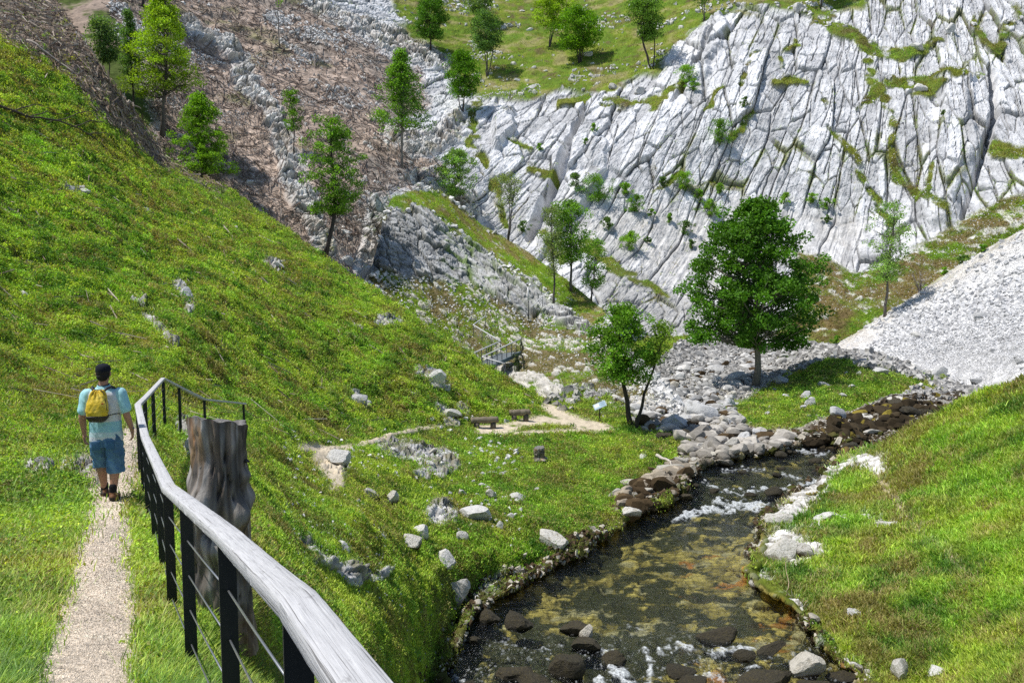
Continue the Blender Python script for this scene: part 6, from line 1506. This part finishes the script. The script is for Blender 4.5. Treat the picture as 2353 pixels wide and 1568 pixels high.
def fuse(name, mb, voxel, mat, parent, colf=None, smooth=4, disp=None, fac=.5):
    """weld the overlapping pieces into one continuous skin"""
    o = mb.build(name + '_tmp', None, None)
    m_ = o.modifiers.new('weld', 'REMESH'); m_.mode = 'VOXEL'; m_.voxel_size = voxel
    if smooth: s_ = o.modifiers.new('soft', 'SMOOTH'); s_.iterations = smooth; s_.factor = fac
    dg = bpy.context.evaluated_depsgraph_get(); ev = o.evaluated_get(dg); me = bpy.data.meshes.new_from_object(ev)
    bpy.data.objects.remove(o)
    P = np.zeros(len(me.vertices) * 3, np.float32); me.vertices.foreach_get('co', P); P = P.reshape(-1, 3).astype(float)
    if disp is not None:
        nn_ = np.zeros(len(me.vertices) * 3, np.float32); me.vertices.foreach_get('normal', nn_); nn_ = nn_.reshape(-1, 3)
        me.vertices.foreach_set('co', (P + nn_ * disp(P)[:, None]).astype(np.float32).reshape(-1))
    for a_ in list(me.attributes):
        if a_.name == 'Col': me.attributes.remove(a_)
    a_ = me.attributes.new('Col', 'FLOAT_COLOR', 'POINT'); c = np.ones((len(P), 4), np.float32); c[:, :3] = colf(P) if colf else (1, 1, 1)
    a_.data.foreach_set('color', c.reshape(-1)); me.polygons.foreach_set('use_smooth', np.ones(len(me.polygons), bool))
    me.materials.clear(); me.materials.append(mat); me.name = name
    ob = bpy.data.objects.new(name, me); COL.objects.link(ob)
    if parent: ob.parent = parent
    return ob

PF = N.at(250, 1146); YAW = .16
hk = empty('person', PF, YAW, 'hiker seen from behind in teal and white shirt and blue shorts on the footpath', 'person')
cY, sY = math.cos(-YAW), math.sin(-YAW)
def to_local(P): d = P - PF; return np.array([d[0] * cY - d[1] * sY, d[0] * sY + d[1] * cY, d[2]])
gl_ = to_local(N.at(241, 1131)); gr_ = to_local(N.at(262, 1149))
zl = float(np.clip(gl_[2], -.12, .1)); zr = float(np.clip(gr_[2], -.1, .1))
LA = np.array([-.105, .20, .10 + zl]); RA = np.array([.085, -.10, .10 + zr])       # ankles
LH = np.array([-.095, .01, .90]); RH = np.array([.095, -.01, .90]); LK = np.array([-.112, .15, .50 + zl * .5]); RK = np.array([.105, .0, .49 + zr * .5])
SKIN = (.40, .215, .14)
mb = MB()
for H_p, K_p, A_p in ((LH, LK, LA), (RH, RK, RA)):
    chain(mb, [H_p, H_p * .5 + K_p * .5, K_p], [.098, .085, .064]); calf = K_p * .68 + A_p * .32 + np.array([0, -.018, 0])
    chain(mb, [K_p, calf, K_p * .3 + A_p * .7, A_p], [.058, .064, .046, .038]); chain(mb, [A_p, A_p + np.array([0, .10, -.05]), A_p + np.array([0, .15, -.06])], [.038, .036, .030])
loft(mb, [((0, 0, .84), .15, .11), ((0, 0, .95), .165, .118), ((0, .01, 1.08), .155, .108), ((0, .01, 1.22), .175, .115), ((0, 0, 1.34), .19, .11), ((0, 0, 1.42), .14, .085), ((0, .005, 1.46), .07, .065)])
LS = np.array([-.195, 0, 1.375]); RS = np.array([.195, 0, 1.375])
LE = np.array([-.262, -.035, 1.10]); RE = np.array([.268, -.03, 1.115]); LW = np.array([-.272, .05, .865]); RW = np.array([.302, .065, .90])
for S_p, E_p, W_p in ((LS, LE, LW), (RS, RE, RW)):
    chain(mb, [S_p, S_p * .5 + E_p * .5, E_p], [.064, .054, .043]); chain(mb, [E_p, E_p * .7 + W_p * .3 + np.array([0, .0, 0]), W_p], [.043, .045, .029])
chain(mb, [(0, .0, 1.42), (0, .02, 1.54)], [.062, .058])
# head with jaw, nose, brow, ears
ell(mb, (0, .03, 1.64), (.078, .096, .105)); ell(mb, (0, .065, 1.575), (.058, .062, .055)); capsule(mb, (0, .122, 1.645), .012, (0, .142, 1.612), .016, 10)
capsule(mb, (-.035, .112, 1.668), .016, (.035, .112, 1.668), .016, 10); capsule(mb, (-.022, .112, 1.572), .011, (.022, .112, 1.572), .011, 10)
for sx in (-1, 1): ell(mb, (sx * .083, .02, 1.63), (.012, .022, .034), 10, 12)
# hands: palm, four unequal fingers bent at the knuckles, thumb off the side
def hand(mb, W_p, side, fwd=.25):
    dn_ = unit(np.array([.05 * side, fwd, -1.0])); inn = np.array([-side, 0, 0.0]); acr = unit(np.cross(dn_, inn))      # across the palm, pointing ahead
    if acr[1] < 0: acr = -acr
    palm = W_p + dn_ * .055
    Rm_ = np.stack([inn, acr, dn_], 1); ell(mb, palm, (.017, .042, .052), 10, 14, Rm_); capsule(mb, W_p, .027, W_p + dn_ * .03, .026, 12)
    for i, (o_, L_) in enumerate(((.030, .072), (.010, .080), (-.010, .074), (-.029, .058))):
        b = W_p + dn_ * .095 + acr * o_; c1 = unit(dn_ + inn * (.22 + .06 * i)); c2 = unit(dn_ * .75 + inn * (.62 + .1 * i)); c3 = unit(dn_ * .35 + inn * .9)
        p1 = b + c1 * L_ * .48; p2 = p1 + c2 * L_ * .32; p3 = p2 + c3 * L_ * .25
        chain(mb, [b - dn_ * .012, p1, p2, p3], [.0095, .009, .0082, .007], 10)
    tb_ = W_p + dn_ * .028 + acr * .032; t1 = tb_ + unit(dn_ * .75 + acr * .75 + inn * .25) * .038; t2 = t1 + unit(dn_ * .95 + acr * .25 + inn * .3) * .03
    chain(mb, [tb_, t1, t2], [.0125, .0105, .0088], 10)
hand(mb, LW, -1, .12); hand(mb, RW, 1, .18)
def skin_col(P):
    n = fbm(P * 14, 950, 3); c = np.tile(np.array(SKIN), (len(P), 1)) * (1 + .16 * n)[:, None]
    return cmix(c, [.46, .24, .165], sstep(.6, .3, P[:, 2]) * .5)
fuse('body', mb, .0058, M['skin'], hk, skin_col, 3)
for sx in (-1, 1):
    mb = MB(); ell(mb, (sx * .031, .113, 1.648), (.012, .008, .007), 8, 12); mb.c = [(.75, .74, .72)] * len(mb.v); ey = mb.build('eye', M['skin'], hk)
    mb = MB(); ell(mb, (sx * .031, .1205, 1.648), (.005, .002, .005), 6, 10); mb.c = [(.03, .02, .015)] * len(mb.v); mb.build('iris', M['skin'], ey)
# hair and cap
mb = MB(); ell(mb, (0, .012, 1.652), (.086, .094, .092)); ell(mb, (0, -.028, 1.60), (.070, .052, .060)); ell(mb, (-.058, .01, 1.615), (.024, .035, .045)); ell(mb, (.058, .01, 1.615), (.024, .035, .045))
fuse('hair', mb, .006, M['leather'], hk, lambda P: np.tile([.018, .015, .013], (len(P), 1)) * (1 + .6 * fbm(P * 40, 951, 2))[:, None], 2, lambda P: .003 * fbm(P * 60, 952, 2))
mb = MB(); loft(mb, [((0, .022, 1.665), .090, .106), ((0, .022, 1.70), .0895, .105), ((0, .02, 1.73), .080, .093), ((0, .015, 1.752), .055, .064), ((0, .012, 1.76), .02, .024)], 28, 2.05)
ell(mb, (0, .155, 1.675), (.075, .068, .010), 10, 24)
cap = fuse('cap', mb, .006, M['cloth'], hk, lambda P: np.tile([.016, .018, .026], (len(P), 1)), 3)
mb = MB(); ell(mb, (0, .012, 1.763), (.009, .009, .006), 6, 10); mb.c = [(.02, .022, .03)] * len(mb.v); mb.build('cap_button', M['cloth'], cap)
# shirt
mb = MB()
loft(mb, [((.0, .005, .772), .198, .142), ((0, .004, .84), .196, .142), ((0, .006, .95), .190, .138), ((0, .008, 1.08), .184, .132), ((0, .006, 1.20), .192, .133), ((0, 0, 1.30), .202, .128), ((0, -.002, 1.375), .198, .108), ((0, 0, 1.425), .15, .088), ((0, .002, 1.462), .085, .074)], 36, 2.5)
for S_p, E_p in ((LS, LE), (RS, RE)):
    e_ = S_p * .28 + E_p * .72; chain(mb, [S_p + np.array([0, 0, -.005]), S_p * .62 + E_p * .38, e_], [.084, .080, .080], 22)
def shirt_col(P):
    x, y, z = P.T; w = .012 * fbm(P * 8, 953, 2)
    c = np.tile(np.array([.66, .68, .70]), (len(P), 1))
    teal = np.array([.26, .56, .62])
    sl_ = sstep(.155, .19, np.abs(x) + .25 * (z - 1.35) + w); c = cmix(c, [.36, .66, .70], sl_ * (z > 1.12)); c = cmix(c, [.40, .66, .70], sstep(1.395, 1.425, z + w))
    band = sstep(.895, .905, z + w * .5) * (1 - sstep(1.025, 1.04, z + w * .5)); c = cmix(c, teal, band * .85)
    b2 = sstep(.835, .842, z) * (1 - sstep(.895, .902, z)); c = cmix(c, [.42, .66, .70], b2 * .55)
    return c * (1 + .06 * fbm(P * 20, 954, 2))[:, None]
def folds(P):
    x, y, z = P.T
    return .017 * fbm(np.stack([x * 9 + z * 5, y * 9, z * 4], -1), 955, 3) + .004 * fbm(P * np.array([26, 26, 12.0]), 956, 2)
shirt = fuse('shirt', mb, .0068, M['cloth'], hk, shirt_col, 4, folds)
mb = MB(); mb.tube([(.068 * math.cos(a), .01 + .062 * math.sin(a), 1.478 + .012 * math.sin(a)) for a in np.linspace(0, 2 * math.pi, 25)], .013, 8, (.35, .62, .66)); mb.build('collar', M['cloth'], shirt)
mb = MB(); mb.tube([(.064 * math.cos(a), .012 + .06 * math.sin(a), 1.497 + .015 * math.sin(a)) for a in np.linspace(math.pi * .9, math.pi * 2.1, 16)], .009, 6, (.012, .012, .014)); mb.build('neck_strap', M['nylon'], hk)
# shorts
mb = MB()
loft(mb, [((0, 0, .70), .185, .135), ((0, 0, .80), .186, .135), ((0, 0, .88), .178, .128)], 36, 2.6)
hl, hr_ = .405 + zl * .3, .365
for H_p, K_p, zb in ((LH, LK, hl), (RH, RK, hr_)):
    s_ = np.sign(H_p[0]); kx = K_p[0] + s_ * .004
    t_ = lambda z: (H_p * (1 - (.90 - z) / .41) + K_p * ((.90 - z) / .41))
    rr_ = [(z, t_(max(z, .40))) for z in (.82, .70, .60, .52, .46, zb)]
    wd = [.098, .110, .108, .104, .106, .108]
    loft(mb, [((p[0] * .92 + s_ * .006, p[1], z), w_, w_ * 1.06) for (z, p), w_ in list(zip(rr_, wd))[::-1]], 28, 2.4)
    ell(mb, (kx + s_ * .085, K_p[1] * .7, .60), (.026, .075, .085), 12, 16)
def den_col(P):
    x, y, z = P.T; n = fbm(np.stack([x * 14 + z * 6, y * 10, z * 8], -1), 957, 3)
    c = np.tile(np.array([.10, .20, .33]), (len(P), 1)) * (1 + .40 * n)[:, None]; c = cmix(c, [.17, .30, .44], sstep(.1, .5, n) * .5)
    return cmix(c, [.05, .11, .2], np.exp(-(x / .012) ** 2) * (z > .5) * .7)
shorts = fuse('shorts', mb, .0068, M['denim'], hk, den_col, 3, lambda P: .019 * fbm(np.stack([P[:, 0] * 11 + P[:, 2] * 7, P[:, 1] * 9, P[:, 2] * 9], -1), 958, 3) + .004 * fbm(P * 30, 959, 2))
for sx, yy in ((-.085, -.137), (.085, -.140)):
    mb = MB(); mb.box((sx, yy, .735), (.10, .012, .11), None, (.06, .14, .25)); mb.build('pocket', M['denim'], shorts, True, bevel=.004)
# socks, shoes
for A_p in (LA, RA):
    mb = MB(); chain(mb, [A_p + np.array([0, 0, .085]), A_p + np.array([0, 0, .02]), A_p + np.array([0, .02, -.03])], [.047, .045, .044], 20)
    fuse('sock', mb, .006, M['cloth'], hk, lambda P: np.tile([.014, .014, .016], (len(P), 1)), 2)
    tilt = 0.0
    b = A_p + np.array([0, 0, -.10])
    mb = MB(); ell(mb, b + np.array([0, -.022, .055]), (.046, .062, .052)); ell(mb, b + np.array([0, .075, .042]), (.044, .085, .040)); ell(mb, b + np.array([0, .15, .034]), (.048, .068, .032)); chain(mb, [b + np.array([0, 0, .06]), b + np.array([0, .0, .105])], [.05, .048], 18)
    sh = fuse('shoe', mb, .006, M['leather'], hk, lambda P: cmix(np.tile([.16, .075, .035], (len(P), 1)), [.03, .027, .025], sstep(.0, .3, fbm(P * 22, 960, 2))), 2)
    mb = MB(); loft(mb, [(b + np.array([0, .058, -.004]), .047, .140), (b + np.array([0, .058, .010]), .050, .143), (b + np.array([0, .058, .024]), .049, .141)], 30, 2.6); fuse('sole', mb, .006, M['leather'], sh, lambda P: np.tile([.022, .02, .019], (len(P), 1)), 1)
mb = MB(); ring = [RW + np.array([.030 * math.cos(a), .030 * math.sin(a), .012]) for a in np.linspace(0, 2 * math.pi, 21)]; mb.tube(ring, .007, 6, (.30, .30, .30)); mb.build('wristwatch', M['cable'], hk)

# backpack: a thing of its own, worn by the hiker
bp = empty('backpack', (PF[0] - math.sin(YAW) * -.16, PF[1] - math.cos(YAW) * .16, PF[2] + 1.06), YAW, "yellow drawstring backpack with dark bottom on the hiker's back", 'backpack')
Yb = -.19 + .16
mb = MB()
loft(mb, [((-.028, Yb - .008, .005), .085, .055), ((-.028, Yb - .02, .04), .118, .085), ((-.026, Yb - .025, .13), .130, .098), ((-.022, Yb - .018, .23), .122, .088), ((-.018, Yb - .005, .31), .100, .066), ((-.015, Yb + .005, .36), .080, .044), ((-.014, Yb + .012, .385), .062, .03)], 36, 2.7)
def bag_d(P):
    x, y, z = P.T; a = np.arctan2(y - Yb, x + .02)
    return .012 * np.sin(a * 9 + 2 * z * 10) * sstep(.24, .36, z) + .010 * fbm(P * np.array([12, 12, 7.0]), 961, 3) + .004 * fbm(P * 34, 962, 2)
bag = fuse('bag', mb, .0062, M['nylon'], bp, lambda P: cmix(np.tile([.62, .43, .022], (len(P), 1)), [.80, .62, .12], sstep(.0, .5, fbm(P * 9, 963, 2)) * .6), 3, bag_d)
mb = MB(); loft(mb, [((-.028, Yb - .008, .0), .088, .058), ((-.028, Yb - .02, .038), .121, .089), ((-.0275, Yb - .023, .075), .128, .096)], 36, 2.7)
fuse('base_panel', mb, .006, M['nylon'], bp, lambda P: np.tile([.035, .028, .024], (len(P), 1)), 2, lambda P: .004 + .005 * fbm(P * 14, 964, 2))
mb = MB(); mb.tube([(.094, Yb - .055, .06), (.101, Yb - .07, .15), (.092, Yb - .062, .25), (.062, Yb - .03, .35), (.03, Yb - .01, .395), (-.03, Yb - .012, .40), (-.07, Yb - .015, .375), (-.05, Yb - .05, .34)], .0048, 6, (.02, .02, .022)); mb.build('drawcord', M['nylon'], bp)
for sx in (-1, 1):
    pts = [(sx * .05 - .012, Yb + .012, .36), (sx * .085, Yb + .03, .405), (sx * .118, .115, .415), (sx * .125, .25, .36), (sx * .14, .30, .24), (sx * .175, .22, .10), (sx * .20, .12, .06), (sx * .195, .02, .085), (sx * .12 - .02, Yb - .01, .07)]
    P = np.array(pts); P = np.stack([np.interp(np.linspace(0, len(P) - 1, 30), np.arange(len(P)), P[:, k]) for k in range(3)], -1)
    mb = MB(); mb.tube(P, np.interp(np.linspace(0, 1, 30), [0, .1, .5, .62, 1], [.012, .016, .015, .006, .006]), 8, (.03, .03, .032)); mb.build('strap', M['nylon'], bp)
mb = MB(); mb.box((.062, Yb - .098, .235), (.026, .004, .016), None, (.55, .10, .04)); mb.build('brand_patch', M['nylon'], bp, False)
bpy.data.objects['brand_patch'].name = 'cloth_patch'
print('person', time.time() - T0)
# ------------------------------------------------------------------ daylight and camera
SUN_EL, SUN_AZ_LEFT = math.radians(63), math.radians(90 + 8)     # high sun, from the left and slightly behind the viewer
sd_ = Vector((-math.cos(SUN_EL) * math.sin(SUN_AZ_LEFT), math.cos(SUN_EL) * math.cos(SUN_AZ_LEFT), math.sin(SUN_EL)))
world = bpy.data.worlds.new('World'); scene.world = world; world.use_nodes = True
wt = world.node_tree; bgn = wt.nodes['Background']
sky = wt.nodes.new('ShaderNodeTexSky'); sky.sky_type = 'NISHITA'; sky.sun_disc = False
sky.sun_elevation = SUN_EL; sky.sun_rotation = math.atan2(sd_.x, sd_.y); sky.altitude = 600; sky.dust_density = .6
wt.links.new(sky.outputs[0], bgn.inputs[0]); bgn.inputs[1].default_value = .125
sl = bpy.data.lights.new('sun', 'SUN'); sl.energy = 5.0; sl.angle = math.radians(.53); sl.color = (1, .955, .89)
so = bpy.data.objects.new('sun', sl); COL.objects.link(so); so.rotation_euler = (-sd_).to_track_quat('-Z', 'Y').to_euler(); so.location = (-40, 10, 80)
cam = bpy.data.cameras.new('camera'); co = bpy.data.objects.new('camera', cam); COL.objects.link(co)
cam.sensor_width = 36; cam.lens = 36 * FX / 2352; cam.clip_end = 2000; cam.clip_start = .05
co.location = EYE; co.rotation_euler = (math.pi / 2 - PITCH, 0, 0)
scene.camera = co
scene.view_settings.view_transform = 'Standard'; scene.view_settings.look = 'None'; scene.view_settings.exposure = 0; scene.view_settings.gamma = 1
scene.render.engine = 'CYCLES'
scene.cycles.max_bounces = 6; scene.cycles.diffuse_bounces = 3; scene.cycles.glossy_bounces = 2; scene.cycles.transmission_bounces = 4; scene.cycles.transparent_max_bounces = 12
scene.cycles.use_denoising = False
scene.cycles.sample_clamp_indirect = 5; scene.cycles.sample_clamp_direct = 3
print('script', time.time() - T0)
